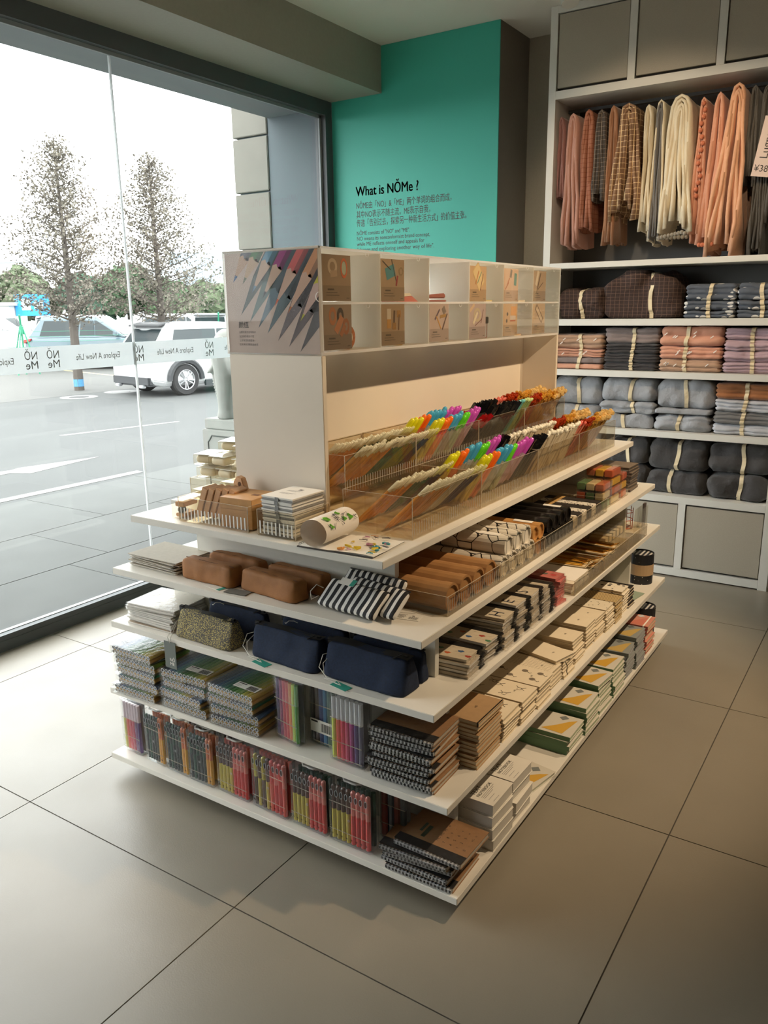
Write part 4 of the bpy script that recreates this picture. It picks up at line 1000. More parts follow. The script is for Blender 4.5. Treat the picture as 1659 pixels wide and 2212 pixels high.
for q in range(12):
    lo.cur = 0; lo.cyl((-0.0825+0.015*q, -0.071, 0.0085), (-0.0825+0.015*q, 0.075, 0.0085), 0.0068, 7); lo.cur = 1
    lo.lathe([(0.0070, -0.075), (0.0043, -0.0756), (0.0043, -0.072)], 7, (-0.0825+0.015*q, 0, 0.0085), 'y')
LOW = lo.mesh('lower_layer', [cm((206, 160, 84), 0.4), WRING])
packbox = MB().box(-0.093, -0.079, 0.0004, 0.093, 0.079, 0.0315).mesh('case', CASE, bevel=0.002)
packwrap = MB().box(-0.095, -0.082, 0.0002, 0.095, 0.081, 0.0322)
for s in (-1, 1): packwrap.add([(s*0.095, -0.07, 0.012), (s*0.113, -0.06, 0.020), (s*0.110, 0.05, 0.006), (s*0.095, 0.06, 0.016)], [(0, 1, 2, 3)])
packwrap = packwrap.mesh('wrap', CELLO)
labelm = MB().box(-0.010, -0.052, 0.0324, 0.080, -0.022, 0.0327).mesh('sticker', TAGW)
def marker_pack(x, y, z, rz, label, top, shift=0, empty=False):
    t = thing('marker_pack', label, 'marker pack', (x, y, z), rz, 'wrapped packs of fine markers')
    for q in range(12):
        c = FM[(q+shift) % 12 if not empty else 0]
        part('fineliner', c, None, t, loc=(-0.0825+0.015*q, 0, 0.0228))
    o = part('lower_layer', LOW, None, t); o['kind'] = 'stuff'
    part('case', packbox, None, t); part('wrap', packwrap, None, t)
    if top:
        st = part('sticker', labelm, None, t)
        part('sticker_title', MB().box(-0.006, -0.030, 0.0328, 0.026, -0.026, 0.0329), INK, st)
        for q in range(3): part('sticker_line', MB().box(-0.006, -0.036-0.005*q, 0.0328, 0.018-0.003*q, -0.0348-0.005*q, 0.0329), INKG, st)
        mbar = MB()
        for q in range(16): mbar.box(0.040+q*0.0022, -0.050, 0.0328, 0.040+q*0.0022+(0.0014 if q % 3 else 0.0007), -0.028, 0.0329)
        o = part('barcode', mbar, INK, st); o['kind'] = 'stuff'
for name, x, y, n, top in (('window end', -0.490, -0.945, 5, True), ('middle', -0.292, -0.935, 4, True), ('right', -0.094, -0.932, 4, True)):
    for k in range(n):
        marker_pack(x+rn.uniform(-0.008, 0.008), y+rn.uniform(-0.006, 0.006), Z2+0.0328*k, rn.uniform(-0.05, 0.05), 'wrapped marker pack, %s of the %s stack on tier two' % (ORD[n-1-k], name), k == n-1 and name != 'window end', shift=0 if k == n-1 else (3*k) % 12)
def upright(x, y, z, rz, w_, h, d, cols, capc, label, sticker=False, wrap=True, lean=0.0):
    t = thing('pen_pack', label, 'pen pack', (x, y, z), rz)
    n = len(cols); p_ = (w_-0.008)/n
    for q, c in enumerate(cols):
        r = p_*0.46
        mb = MB(); mb.cyl((0, 0, 0.008), (0, 0, h*0.62), r, 8); mb.cur = 1; mb.cyl((0, 0, h*0.62), (0, 0, h-0.012), r*0.95, 8)
        part('pen', mb.mesh('pen', [cm(c, 0.35), cm([k*0.75+c2*0.25 for k, c2 in zip(capc if capc else c, (230, 230, 230))], 0.3)]), None, t, loc=(-w_/2+0.004+p_*(q+0.5), -d/2+0.009, 0))
    part('back_card', MB().box(-w_/2+0.003, d/2-0.008, 0.003, w_/2-0.003, d/2-0.004, h-0.004), cm((150, 150, 152)), t)
    part('case', MB().box(-w_/2, -d/2, 0.0004, w_/2, d/2, h), CASE, t, bevel=0.006)
    for z_ in (0.07, 0.30, 0.64): part('case_rib', MB().box(-w_/2+0.004, -d/2-0.0008, h*z_, w_/2-0.004, -d/2-0.0001, h*z_+0.0016), ACRYL_E, t)
    if wrap: part('wrap', MB().box(-w_/2-0.002, -d/2-0.002, 0.0002, w_/2+0.002, d/2+0.002, h+0.003), CELLO, t, bevel=0.004)
    if sticker:
        st = part('sticker', MB().box(-w_*0.40, -d/2-0.0030, h*0.22, w_*0.46, -d/2-0.0026, h*0.42), TAGW, t)
        part('sticker_title', MB().box(-w_*0.36, -d/2-0.0034, h*0.375, -w_*0.12, -d/2-0.0031, h*0.40), INK, st)
        mbar = MB()
        for q in range(14): mbar.box(0.0+q*0.0028, -d/2-0.0034, h*0.25, q*0.0028+(0.0016 if q % 3 else 0.0008), -d/2-0.0031, h*0.38)
        o = part('barcode', mbar, INK, st); o['kind'] = 'stuff'
    return t
upright(0.092, -0.962, Z2, -0.18, 0.100, 0.195, 0.034, [(74, 52, 104), (150, 50, 110), (206, 50, 80), (214, 60, 70), (226, 120, 60), (190, 206, 50), (80, 150, 60)], None, 'upright clear pack of pens running purple to green')
upright(0.192, -0.932, Z2, -0.06, 0.098, 0.195, 0.030, [(84, 82, 88), (104, 84, 80), (50, 76, 140), (60, 130, 186), (50, 96, 84), (40, 84, 70)], None, 'upright clear pack of blue and grey pens with barcode sticker', True, False)
upright(0.302, -0.965, Z2, -0.03, 0.112, 0.200, 0.042, [(206, 220, 70), (232, 100, 70), (226, 60, 90), (214, 60, 110), (176, 40, 130), (96, 60, 130), (100, 96, 120)], (206, 206, 210), 'upright clear pack of pens running yellow to violet')
# ring-bound kraft notebooks
BIND = mat('black_binding_cloth', (30, 29, 29), 0.6, vary=(120, 0.2)); KCOV = mat('notebook_kraft', (150, 112, 76), 0.7, vary=(70, 0.06))
def coil_mesh(w_, n, th):
    mb = MB()
    for k in range(n):
        x = -w_/2+0.006+(w_-0.012)*k/(n-1)
        for dx in (-0.0014, 0.0014):
            mb.tube([(x+dx, 0.0085*math.cos(a)+0.004, th/2+0.0065*math.sin(a)) for a in [2*PI*q/8 for q in range(8)]], 0.0009, 4, True)
    return mb.mesh('wire_coil', mat('black_wire', (24, 24, 25), 0.3, 0.6) if '_bw' not in globals() else _bw)
_bw = mat('black_wire', (24, 24, 25), 0.3, 0.6)
def ring_book(w_, d, th, coil, loc, rz, label, grp, printed=False, wrapped=False):
    t = thing('ring_notebook', label, 'notebook', loc, rz, grp)      # spine along the near edge at local y=0
    cv = part('cover', MB().box(-w_/2, 0.004, th-0.0022, w_/2, d, th-0.0006), KCOV, t)
    part('binding_strip', MB().box(-w_/2, 0.0035, th-0.0005, w_/2, 0.034, th), BIND, t)
    part('pages', MB().box(-w_/2+0.002, 0.006, 0.0020, w_/2-0.002, d-0.002, th-0.0024), mat('ring_pages', (206, 196, 180), 0.8) if '_rp' not in globals() else _rp, t)
    part('back_cover', MB().box(-w_/2, 0.004, 0.0005, w_/2, d, 0.0018), KCOV, t)
    part('wire_coil', coil, None, t)
    part('page_edge', MB().box(-w_/2+0.003, -0.003, 0.003, w_/2-0.003, 0.0055, th-0.003), cm((176, 176, 176), 0.4), t)
    if wrapped: part('wrap', MB().box(-w_/2-0.003, -0.007, 0.0003, w_/2+0.003, d+0.003, th+0.001), CELLO, t)
    if printed:
        part('print_block', MB().box(-w_*0.30, d*0.42, th-0.0005, -w_*0.26, d*0.66, th-0.0003), cm((58, 76, 58)), cv)
        part('print_block', MB().box(-w_*0.23, d*0.30, th-0.0005, -w_*0.17, d*0.62, th-0.0003), cm((58, 76, 58)), cv)
        rows = (('MC', 'M%', 'M-', '\u2190'), ('7', '8', '9', '-'), ('4', '5', '6', '+'), ('1', '2', '3', '='), ('0', '.', '+/-', '='))
        for i_, r_ in enumerate(rows):
            for j_, s in enumerate(r_):
                lettering(s, 0.011, INK, cv, frame((w_*(0.02+0.10*i_), d*(0.34+0.14*j_), th-0.0003), (0, 1, 0), (-1, 0, 0)))
    return t
_rp = mat('ring_pages', (206, 196, 180), 0.8)
coil2 = coil_mesh(0.185, 17, 0.0145)
for k in range(10):
    ring_book(0.185, 0.150, 0.0145, coil2, (0.472+rn.uniform(-0.008, 0.008)-0.0015*k*0, -0.992+rn.uniform(-0.006, 0.006), Z2+0.0150*k), rn.uniform(-0.06, 0.06)+0.03, 'black spined ring notebook, %s of ten on tier two' % ORD[9-k], 'ring notebooks on the second tier', wrapped=k == 9)

# ---- tier one: marker cases with handles, ring notebooks
Z1 = HZ[0]
HANDLE = mat('grey_white_handle', (196, 196, 192), 0.35)
RINGW = mat('moulded_ring', (190, 194, 196), 0.3)
def marker_case(x, y, z, rz, w_, h, d, cols, label, side=None, handle=True):
    t = thing('marker_case', label, 'marker case', (x, y, z), rz, 'marker cases with handles')
    n = len(cols); p_ = (w_-0.010)/n; r = p_*0.45
    for q, (ct, cb) in enumerate(cols):
        mb = MB(); mb.cyl((0, 0, 0.010), (0, 0, h*0.52), r, 8); mb.cur = 1; mb.cyl((0, 0, h*0.52), (0, 0, h*0.88), r*0.97, 8); mb.cyl((0, 0, h*0.88), (0, 0, h*0.90), r*0.9, 8, r*0.5)
        part('marker', mb.mesh('marker', [cm(cb, 0.3), cm(ct, 0.3)]), None, t, loc=(-w_/2+0.005+p_*(q+0.5), -d/2+r+0.004, 0))
        hx_ = -w_/2+0.005+p_*(q+0.5)
        hole = MB(); yq = -d/2-0.0004
        hole.add([(hx_+0.0042*math.cos(a), yq, h*0.80+0.0095*math.sin(a)) for a in [2*PI*k/12 for k in range(12)]], [tuple(range(12))])
        hole.cur = 1
        hole.tube([(hx_+0.0046*math.cos(a), yq-0.0004, h*0.80+0.0102*math.sin(a)) for a in [2*PI*k/12 for k in range(12)]], 0.0006, 4, True)
        dark = [k*0.35 for k in ct]
        part('finger_hole', hole.mesh('finger_hole', [cm(dark), RINGW]), None, t)
        s = 0.0038
        part('star_vent', MB().add([(hx_+s*c[0], yq, h*0.14+s*c[1]) for c in ((1.3, 0), (.3, .3), (0, 1.5), (-.3, .3), (-1.3, 0), (-.3, -.3), (0, -1.5), (.3, -.3))], [tuple(range(8))]), cm([k*0.35 for k in cb]), t)
    if side:
        ct, cb = side
        for q in range(n):
            mb = MB(); mb.cyl((0, 0, 0.010), (0, 0, h*0.52), r, 7); mb.cur = 1; mb.cyl((0, 0, h*0.52), (0, 0, h*0.89), r*0.97, 7)
            part('marker', mb.mesh('marker', [cm(cb, 0.3), cm(ct, 0.3)]), None, t, loc=(-w_/2+0.005+p_*(q+0.5), d/2-r-0.006, 0))
    part('case', MB().box(-w_/2, -d/2, 0.0004, w_/2, d/2, h), CASE, t, bevel=0.005)
    for z_ in (0.22, 0.66): part('case_rib', MB().box(-w_/2+0.004, -d/2-0.0008, h*z_, w_/2-0.004, -d/2-0.0001, h*z_+0.0014), ACRYL_E, t)
    part('moulded_dot', MB().tube([(0.003*math.cos(a), -d/2-0.0005, h*0.44+0.003*math.sin(a)) for a in [2*PI*k/10 for k in range(10)]], 0.0005, 4, True), RINGW, t)
    if handle:
        part('handle', MB().tube([(-0.030, 0.008, h+0.001), (-0.028, -0.006, h+0.004), (-0.018, -0.016, h+0.004), (-0.006, -0.014, h+0.004), (0.006, -0.016, h+0.004), (0.018, -0.014, h+0.004), (0.028, -0.006, h+0.004), (0.030, 0.008, h+0.001)], 0.0028, 7), HANDLE, t)
        part('hinge', MB().box(-0.034, 0.006, h-0.002, 0.034, 0.012, h+0.0022), HANDLE, t)
    return t
BR, YE, PK, RD, GR, BK, OR = (86, 56, 44), (190, 172, 60), (216, 120, 110), (206, 56, 50), (40, 76, 62), (40, 50, 50), (206, 122, 76)
dk = [(GR, BK), (BK, GR), (GR, BK), (BK, BK), (GR, BK), (OR, (216, 160, 60)), (OR, (216, 160, 60))]
mix8 = [(BR, YE)]*4+[(PK, RD)]*4
alt = [(YE, BR), (BR, YE), (YE, BR), (BR, YE), (RD, (214, 90, 70)), (PK, RD), (RD, RD), (PK, (214, 80, 70))]
upright(-0.588, -0.962, Z1, -0.04, 0.092, 0.190, 0.034, [(206, 206, 90), (226, 96, 76), (214, 70, 90), (196, 60, 90), (130, 60, 120), (96, 60, 130)], (206, 180, 190), 'upright wrapped pack of pens at the window end of the bottom tier')
for k, (x, y, w_, h, cols, side, l) in enumerate((
        (-0.470, -0.962, 0.095, 0.185, dk, (OR, (216, 160, 60)), 'dark green marker case with orange edge, first from the window'),
        (-0.364, -0.966, 0.104, 0.186, dk, (OR, (216, 160, 60)), 'dark green marker case with orange edge, second from the window'),
        (-0.257, -0.968, 0.108, 0.180, dk, (OR, (216, 160, 60)), 'dark green marker case with orange edge, third from the window'),
        (-0.125, -0.966, 0.132, 0.184, mix8, (PK, RD), 'yellow and red marker case beside the dark green cases'),
        (0.024, -0.970, 0.140, 0.192, alt, (PK, RD), 'marker case of alternating yellow and brown with reds'),
        (0.170, -0.972, 0.132, 0.192, mix8, (GR, BK), 'yellow and red marker case, second from the ring notebooks'),
        (0.312, -0.972, 0.140, 0.192, mix8, (GR, BK), 'yellow and red marker case beside the bottom ring notebooks'))):
    marker_case(x, y, Z1, (-0.05, -0.02, 0.0, -0.04, -0.06, -0.04, -0.01)[k], w_, h, 0.050, cols, l, side, handle=k != 4)
for k, x in enumerate((-0.35, -0.24)):
    marker_case(x, -0.885, Z1, 0.0, 0.104, 0.190, 0.045, [(BK, BK), ((196, 196, 196), BK)]*4, 'black and white marker case in the back row, %s from the window' % NTH[k], None, False)
upright(0.40, -0.90, Z1, 0.0, 0.09, 0.175, 0.03, [(150, 60, 50), (60, 70, 90), (150, 70, 60), (70, 80, 90)], None, 'upright pen pack in shade behind the bottom ring notebooks', False, False)
coil1 = coil_mesh(0.200, 19, 0.0160)
for k, (dx, dy, a) in enumerate(((0.016, 0.0, 0.02), (0.0, 0.004, -0.01), (0.006, 0.012, 0.10), (-0.004, 0.004, 0.04), (0.030, 0.018, -0.02))):
    ring_book(0.200, 0.158, 0.0160, coil1, (0.520+dx, -1.010+dy, Z1+0.0165*k), a, 'large ring notebook, %s of five on the bottom tier' % ORD[4-k], 'ring notebooks on the bottom tier', printed=k == 4, wrapped=k in (3, 4))
# ================================================================ goods on the long aisle side
rg = random.Random(5)
# ---- tier four: tubes in trays, boxes of clips, dark cards
TUBK = mat('kraft_tube', (168, 122, 74), 0.6, vary=(25, 0.08)); TUBT = mat('tan_tube', (190, 138, 76), 0.5, vary=(25, 0.06))
TUBW = pattern('white_tube_black_cells', 'cells', (224, 216, 200), (30, 26, 24), 17, 0.022, 0.5, randomness=0.75); TUBB = mat('black_gloss_tube', (26, 22, 20), 0.18, spec=0.6)
BINS4 = [(-0.845, -0.533), (-0.531, -0.203), (-0.200, 0.090), (0.093, 0.418)]
for k, (a, b) in enumerate(BINS4):
    tray('acrylic_tray', '%s long clear acrylic tray of tubes on the fourth tier, counted from the near corner' % NTH[k], 'tray', 0.225, 0.530, a, b, Z4, 0.053, ribs='x', group='tube trays')
def tube_obj(y, z, r, L, m_, label, grp, lab=False, x1=0.520):
    t = thing('paper_tube', label, 'tube', (x1-L/2, y, z), 0, grp)
    part('tube', MB().lathe([(r*0.82, -L/2), (r, -L/2), (r, L/2-0.012), (r, L/2), (r*0.86, L/2), (r*0.86, L/2-0.006), (0, L/2-0.006)], 20, (0, 0, r), 'x'), m_, t, smooth=False)
    part('end_cap', MB().lathe([(r*1.03, L/2-0.026), (r*1.03, L/2-0.0005), (r*1.005, L/2-0.0005), (r*1.005, L/2-0.026), (r*1.03, L/2-0.026)], 20, (0, 0, r), 'x'), m_, t)
    if lab:
        part('paper_label', MB().grid(lambda u, v: (L*(0.16+0.24*u), r*1.035*math.cos(0.5+1.5*v), r+r*1.035*math.sin(0.5+1.5*v)), 2, 8), PAPER, t)
zb = Z4+0.0035
for k in range(4): tube_obj(-0.803+0.0755*k, zb, 0.0362, 0.28, TUBK, 'kraft paper tube, %s from the near corner' % NTH[k], 'kraft tubes')
for k in range(4): tube_obj(-0.490+0.066*k, zb, 0.0310, 0.28, TUBW, 'white tube with black cell lines, %s in the bottom row' % NTH[k], 'white cell pattern tubes')
for k in range(3): tube_obj(-0.457+0.066*k, zb+0.054, 0.0310, 0.27, TUBW, 'white tube with black cell lines, %s in the upper row' % NTH[k], 'white cell pattern tubes', k == 0)
tube_obj(-0.230, zb, 0.0235, 0.28, TUBT, 'tan tube at the bottom beside the white tubes', 'tan tubes')
tube_obj(-0.259, zb+0.050, 0.0235, 0.28, TUBT, 'tan tube resting beside the upper white tubes', 'tan tubes')
tube_obj(-0.215, zb+0.046, 0.026, 0.27, TUBT, 'gloss tan tube on top next to the black tubes', 'tan tubes', True)
for k in range(5): tube_obj(-0.170+0.056*k, zb, 0.0260, 0.27, TUBB, 'gloss black tube, %s in the bottom row' % NTH[k], 'black tubes', k == 0)
for k in range(4): tube_obj(-0.142+0.056*k, zb+0.046, 0.0260, 0.26, TUBB, 'gloss black tube, %s in the upper row' % NTH[k], 'black tubes', k == 3)
PDOT = pattern('black_white_dash_print', 'dots', (226, 218, 204), (34, 30, 28), 90, 0.32, 0.5)
for k in range(6):
    x = thing('pencil_box', 'dark patterned pencil box, %s in the fourth tube tray' % NTH[k], 'box', (0.40, 0.118+0.052*k, zb), 0.0, 'patterned pencil boxes')
    part('box', MB().box(-0.10, -0.024, 0, 0.110, 0.024, 0.042), PDOT if k % 2 == 0 else cm((46, 40, 36)), x, bevel=0.002)
    part('lid_band', MB().box(-0.06, -0.0245, 0.010, -0.03, 0.0245, 0.0425), cm((190, 150, 90)), x)
COLS = [(214, 170, 60), (196, 96, 60), (96, 130, 90), (206, 190, 150), (190, 110, 80)]
for s_, (y, n, w_) in enumerate(((0.472, 3, 0.10), (0.590, 4, 0.112), (0.700, 3, 0.080))):
    for k in range(n):
        t = thing('clip_box', 'clear box of coloured clips, %s of the %s stack on the fourth tier' % (ORD[n-1-k], NTH[s_]), 'box', (0.455, y+rg.uniform(-0.004, 0.004), Z4+0.0355*k), rg.uniform(-0.03, 0.03), 'boxes of coloured clips')
        for q in range(3):
            part('clips', MB().box(-0.052+0.036*q, -w_/2+0.004, 0.003, -0.020+0.036*q, w_/2-0.004, 0.029), cm(COLS[(q+k+s_) % 5], 0.35), t, bevel=0.002)
        part('case', MB().box(-0.056, -w_/2, 0.0005, 0.060, w_/2, 0.0345), ACRYL, t, bevel=0.002)
DKC = mat('dark_taupe_card', (84, 74, 66), 0.5)
for k in range(9):
    t = thing('card_pack', 'dark taupe card pack, %s of its stack on tier four' % ORD[8-k], 'card pack', (0.435+rg.uniform(-0.006, 0.006), 0.855+rg.uniform(-0.004, 0.004), Z4+0.0118*k), rg.uniform(-0.05, 0.05), 'dark card packs')
    part('pack', MB().box(-0.068, -0.062, 0.0008, 0.068, 0.062, 0.0085), DKC, t); part('sleeve', MB().box(-0.07, -0.064, 0.0086, 0.07, 0.064, 0.0110), cm((120, 106, 92)), t)

# ---- tier three: wrapped sketch pads, pink packs, trays of gold clips
PADC = mat('sketch_pad_cream', (206, 192, 168), 0.7, vary=(30, 0.04))
BEAR = [cm((196, 96, 50)), cm((60, 96, 140)), cm((176, 60, 44)), cm((70, 130, 90))]
def blob(mb, x, y, z, s):
    mb.add([(x+s*(1+0.25*math.sin(3*a))*math.cos(a), y+s*0.7*(1+0.2*math.cos(5*a))*math.sin(a), z) for a in [2*PI*k/14 for k in range(14)]], [tuple(range(14))]); return mb
pads = [(-0.752, 5, 'bear', 0.04), (-0.640, 6, 'bear', -0.03), (-0.535, 9, 'H', 0.05), (-0.440, 10, 'E', -0.04), (-0.345, 10, 'S', 0.05), (-0.262, 9, 'U', 0.0)]
for s_, (y, n, art, a0) in enumerate(pads):
    for k in range(n):
        t = thing('sketch_pad', 'wrapped cream sketch pad, %s in pile %s from the near corner' % (ORD[n-1-k], NTH[s_]), 'sketch pad', (0.462+rg.uniform(-0.008, 0.008), y+rg.uniform(-0.004, 0.004), Z3+0.0104*k), a0+rg.uniform(-0.04, 0.04), 'wrapped sketch pads')
        part('pages', MB().box(-0.108, -0.050, 0.0010, 0.100, 0.050, 0.0075), PAPER if k % 2 else PADC, t)
        part('cover', MB().box(-0.109, -0.051, 0.0077, 0.101, 0.051, 0.0088), PADC, t)
        part('binding', MB().box(-0.112, 0.020, 0.0004, 0.106, 0.052, 0.0094), BLACK, t, bevel=0.003)
        part('wrap', MB().box(-0.112, -0.054, 0.0002, 0.112, 0.055, 0.0098), CELLO, t)
        if k == n-1:
            if art == 'bear':
                for q in range(7):
                    part('bear_print', blob(MB(), -0.085+0.030*q, -0.028+0.022*(q % 2), 0.0090, 0.009), BEAR[(q+s_) % 4], t)
            else:
                lettering(art, 0.055, cm((40, 46, 60)), t, frame((0.082, -0.040, 0.0090), (0, 1, 0), (-1, 0, 0)))
PINK = mat('pink_pack_card', (206, 116, 108), 0.5)
for k in range(9):
    t = thing('sticker_pack', 'pink sticker pack with dots, %s of its stack' % ORD[8-k], 'sticker pack', (0.502+rg.uniform(-0.007, 0.007), -0.140+rg.uniform(-0.005, 0.005), Z3+0.0105*k), rg.uniform(-0.12, 0.12), 'pink sticker packs')
    part('card', MB().box(-0.068, -0.034, 0.0008, 0.068, 0.034, 0.0090), PINK, t)
    part('wrap', MB().box(-0.071, -0.037, 0.0003, 0.071, 0.037, 0.0099), CELLO, t)
    if k == 8:
        for q, c in enumerate(((96, 120, 96), (196, 60, 54), (110, 110, 96), (190, 60, 60))):
            part('dot_print', MB().add([(-0.045+0.030*q+0.010*math.cos(a), 0.010*math.sin(a), 0.0093) for a in [2*PI*j/14 for j in range(14)]], [tuple(range(14))]), cm(c), t)
BINS3 = [(-0.055, 0.255), (0.258, 0.545), (0.548, 0.812)]
for k, (a, b) in enumerate(BINS3):
    tray('acrylic_tray', '%s clear acrylic tray of small goods on the third tier' % NTH[k], 'tray', 0.300, 0.583, a, b, Z3, 0.052, ribs='x', group='tier three trays')
for k in range(3):
    t = thing('card_sheet', 'white printed card, %s of the pile in the first tier three tray' % ORD[2-k], 'card', (0.44, 0.05, Z3+0.003+0.0105*k), 0.03*k, 'white cards in the tray')
    part('card', MB().box(-0.11, -0.09, 0.0005, 0.125, 0.09, 0.0095), PAPER, t)
    for q in range(3): part('print_line', MB().box(-0.02, -0.02+0.012*q, 0.0096, 0.05, -0.017+0.012*q, 0.0098), INKG, t)
for k in range(8):
    t = thing('clip_pack', 'gold clip pack on cream card, %s from the near end of the trays' % NTH[k], 'clip pack', (0.455, 0.170+0.052*k, Z3+0.034 if k < 2 else Z3+0.004+0.012*(k % 2)), 0.08*(-1)**k, 'gold clip packs')
    part('card', MB().box(-0.09, -0.022, 0, 0.09, 0.022, 0.002), cm((214, 196, 160)), t)
    part('clip', MB().box(-0.07, -0.014, 0.0022, 0.075, 0.014, 0.011), GOLD, t, bevel=0.003)
    part('clip_wire', MB().tube([(0.075, -0.012, 0.008), (0.095, -0.014, 0.016), (0.095, 0.014, 0.016), (0.075, 0.012, 0.008)], 0.0015, 5), GOLD, t)
for k in range(10):
    t = thing('clear_case', 'small clear plastic case, %s in the third tray' % NTH[k], 'case', (0.37+0.082*(k % 2), 0.580+0.049*(k//2), Z3+0.003), 0, 'small clear cases')
    part('case', MB().box(-0.039, -0.022, 0.0005, 0.039, 0.022, 0.060), CASE, t, bevel=0.003); part('insert', MB().box(-0.034, -0.017, 0.003, 0.034, 0.017, 0.030), cm((206, 186, 150)), t)
t = thing('wire_basket', 'small copper wire basket at the far end of the third tier', 'basket', (0.44, 0.885, Z3))
for q in range(3): part('wire_ring', MB().tube([(0.06*math.cos(a), 0.045*math.sin(a), 0.005+0.035*q) for a in [2*PI*j/16 for j in range(16)]], 0.0018, 5, True), COPPER, t)
for q in range(8): part('wire_rib', MB().tube([(0.06*math.cos(2*PI*q/8), 0.045*math.sin(2*PI*q/8), 0.005), (0.06*math.cos(2*PI*q/8), 0.045*math.sin(2*PI*q/8), 0.095)], 0.0016, 5), COPPER, t)
part('floor_plate', MB().box(-0.04, -0.03, 0.0, 0.04, 0.03, 0.004), COPPER, t)
for k, (x, y) in enumerate(((0.535, 0.885), (0.30, 0.93))):
    t = thing('display_sleeve', 'upright clear display sleeve, %s the wire basket' % ('in front of' if k == 0 else 'behind'), 'sleeve', (x, y, Z3))
    part('sleeve', MB().box(-0.012, -0.06, 0, -0.010, 0.06, 0.10).box(0.010, -0.06, 0, 0.012, 0.06, 0.10), ACRYL, t); part('insert', MB().box(-0.004, 0.03, 0, 0.004, 0.06, 0.11), cm((80, 70, 64)), t)

# ---- tier two: stacks of notebooks
def book_set(m_cover, m_pages, w_, l_, th, m_spine=None):
    return (MB().box(-w_/2, -l_/2, 0.0004, w_/2, l_/2, 0.0016).box(-w_/2, -l_/2, th-0.0016, w_/2, l_/2, th-0.0004).mesh('cover', m_cover),
            MB().box(-w_/2+0.003, -l_/2+0.002, 0.0018, w_/2-0.002, l_/2-0.002, th-0.0018).mesh('pages', m_pages),
            MB().box(-w_/2, -l_/2-0.0006, 0.0004, w_/2, -l_/2-0.0001, th-0.0004).mesh('spine', m_spine) if m_spine else None)
def book_stack(x, y, z, n, th, bs, lab, grp, jit=0.006, rot=0.03, name='notebook', art=None, top_off=None, elastic=None):
    last = None
    for k in range(n):
        dx, dy, a = rg.uniform(-jit, jit), rg.uniform(-jit*0.4, jit*0.4), rg.uniform(-rot, rot)
        if top_off and k == n-1: dx, dy, a = top_off
        t = thing(name, '%s, %s of its stack' % (lab, ORD[n-1-k]), 'notebook', (x+dx, y+dy, z+th*k), a, grp)
        part('cover', bs[0], None, t); part('pages', bs[1], None, t)
        if bs[2]: part('spine', bs[2], None, t)
        if elastic and (k == n-1): part('elastic_band', elastic, None, t)
        last = t
    if art: art(last, th)
    return last
def strokes(t, pts_list, z, m_, r=0.0006, nm='drawn_line'):
    for p in pts_list: part(nm, MB().tube([(a, b, z) for a, b in p], r, 4), m_, t)
LINE = cm((60, 50, 44)); CRM = mat('notebook_cream', (226, 212, 186), 0.6, vary=(20, 0.02)); CRP = mat('cream_page_edges', (214, 198, 168), 0.8)
def art_mark(t, th): lettering('N\u014e', 0.008, LINE, t, frame((0.055, -0.004, th), (0, 1, 0), (-1, 0, 0)))
def art_bird(t, th):
    art_mark(t, th)
    for cx, cy, s in ((-0.06, -0.02, 1), (-0.005, 0.022, -1), (0.03, -0.026, 1), (0.062, 0.025, -1), (-0.03, 0.035, 1)):
        strokes(t, [[(cx-0.014*s, cy+0.008), (cx-0.004*s, cy), (cx+0.010*s, cy+0.002), (cx+0.018*s, cy+0.010)], [(cx-0.004*s, cy), (cx-0.002*s, cy-0.012), (cx+0.008*s, cy-0.014), (cx+0.010*s, cy+0.002)], [(cx-0.002*s, cy-0.003), (cx-0.014*s, cy-0.010)]], th+0.0002, LINE, 0.0005)
def art_planet(t, th):
    art_mark(t, th)
    for cx, cy in ((-0.055, 0.012), (-0.01, -0.022), (0.02, 0.026), (0.062, -0.018), (0.07, 0.03)):
        part('drawn_planet', MB().add([(cx+0.010*math.cos(a), cy+0.009*math.sin(a), th+0.0002) for a in [2*PI*k/14 for k in range(14)]], [tuple(range(14))]), cm((120, 108, 92)), t)
        strokes(t, [[(cx+0.010, cy-0.004), (cx+0.020, cy-0.010), (cx+0.024, cy-0.004)]], th+0.0002, LINE, 0.0006)
def art_grid(t, th):
    art_mark(t, th)
    o = MB()
    for k in range(18): o.box(-0.095+0.0105*k, -0.048, th+0.0001, -0.0946+0.0105*k, 0.048, th+0.0002)
    for k in range(9): o.box(-0.095, -0.048+0.0115*k, th+0.0001, 0.09, -0.0476+0.0115*k, th+0.0002)
    o = part('grid_print', o, cm((150, 136, 116)), t); o['kind'] = 'stuff'
kr = book_set(mat('kraft_tan_cover', (176, 142, 102), 0.7, vary=(60, 0.05)), CRP, 0.20, 0.150, 0.0127)
crm = book_set(CRM, CRP, 0.205, 0.112, 0.0125); crm2 = book_set(CRM, CRP, 0.20, 0.100, 0.0125)
book_stack(0.510, -0.752, Z2, 11, 0.0127, kr, 'tan kraft notebook with black elastic', 'tan kraft notebooks', art=art_mark, elastic=MB().box(0.094, -0.0765, 0.0003, 0.0975, 0.0765, 0.0131).mesh('elastic_band', BLACK))
book_stack(0.508, -0.612, Z2, 6, 0.0125, crm, 'cream notebook with bird drawings nearest the kraft stack', 'bird notebooks', art=art_bird)
book_stack(0.510, -0.494, Z2, 6, 0.0125, crm, 'cream notebook with bird drawings beside the planets', 'bird notebooks', art=art_bird, top_off=(0.003, 0.002, 0.0))
book_stack(0.512, -0.376, Z2, 6, 0.0125, crm, 'cream notebook with planet drawings', 'planet notebooks', art=art_planet)
book_stack(0.508, -0.262, Z2, 5, 0.0125, crm2, 'cream grid notebook with dark cord', 'grid notebooks', art=art_grid)
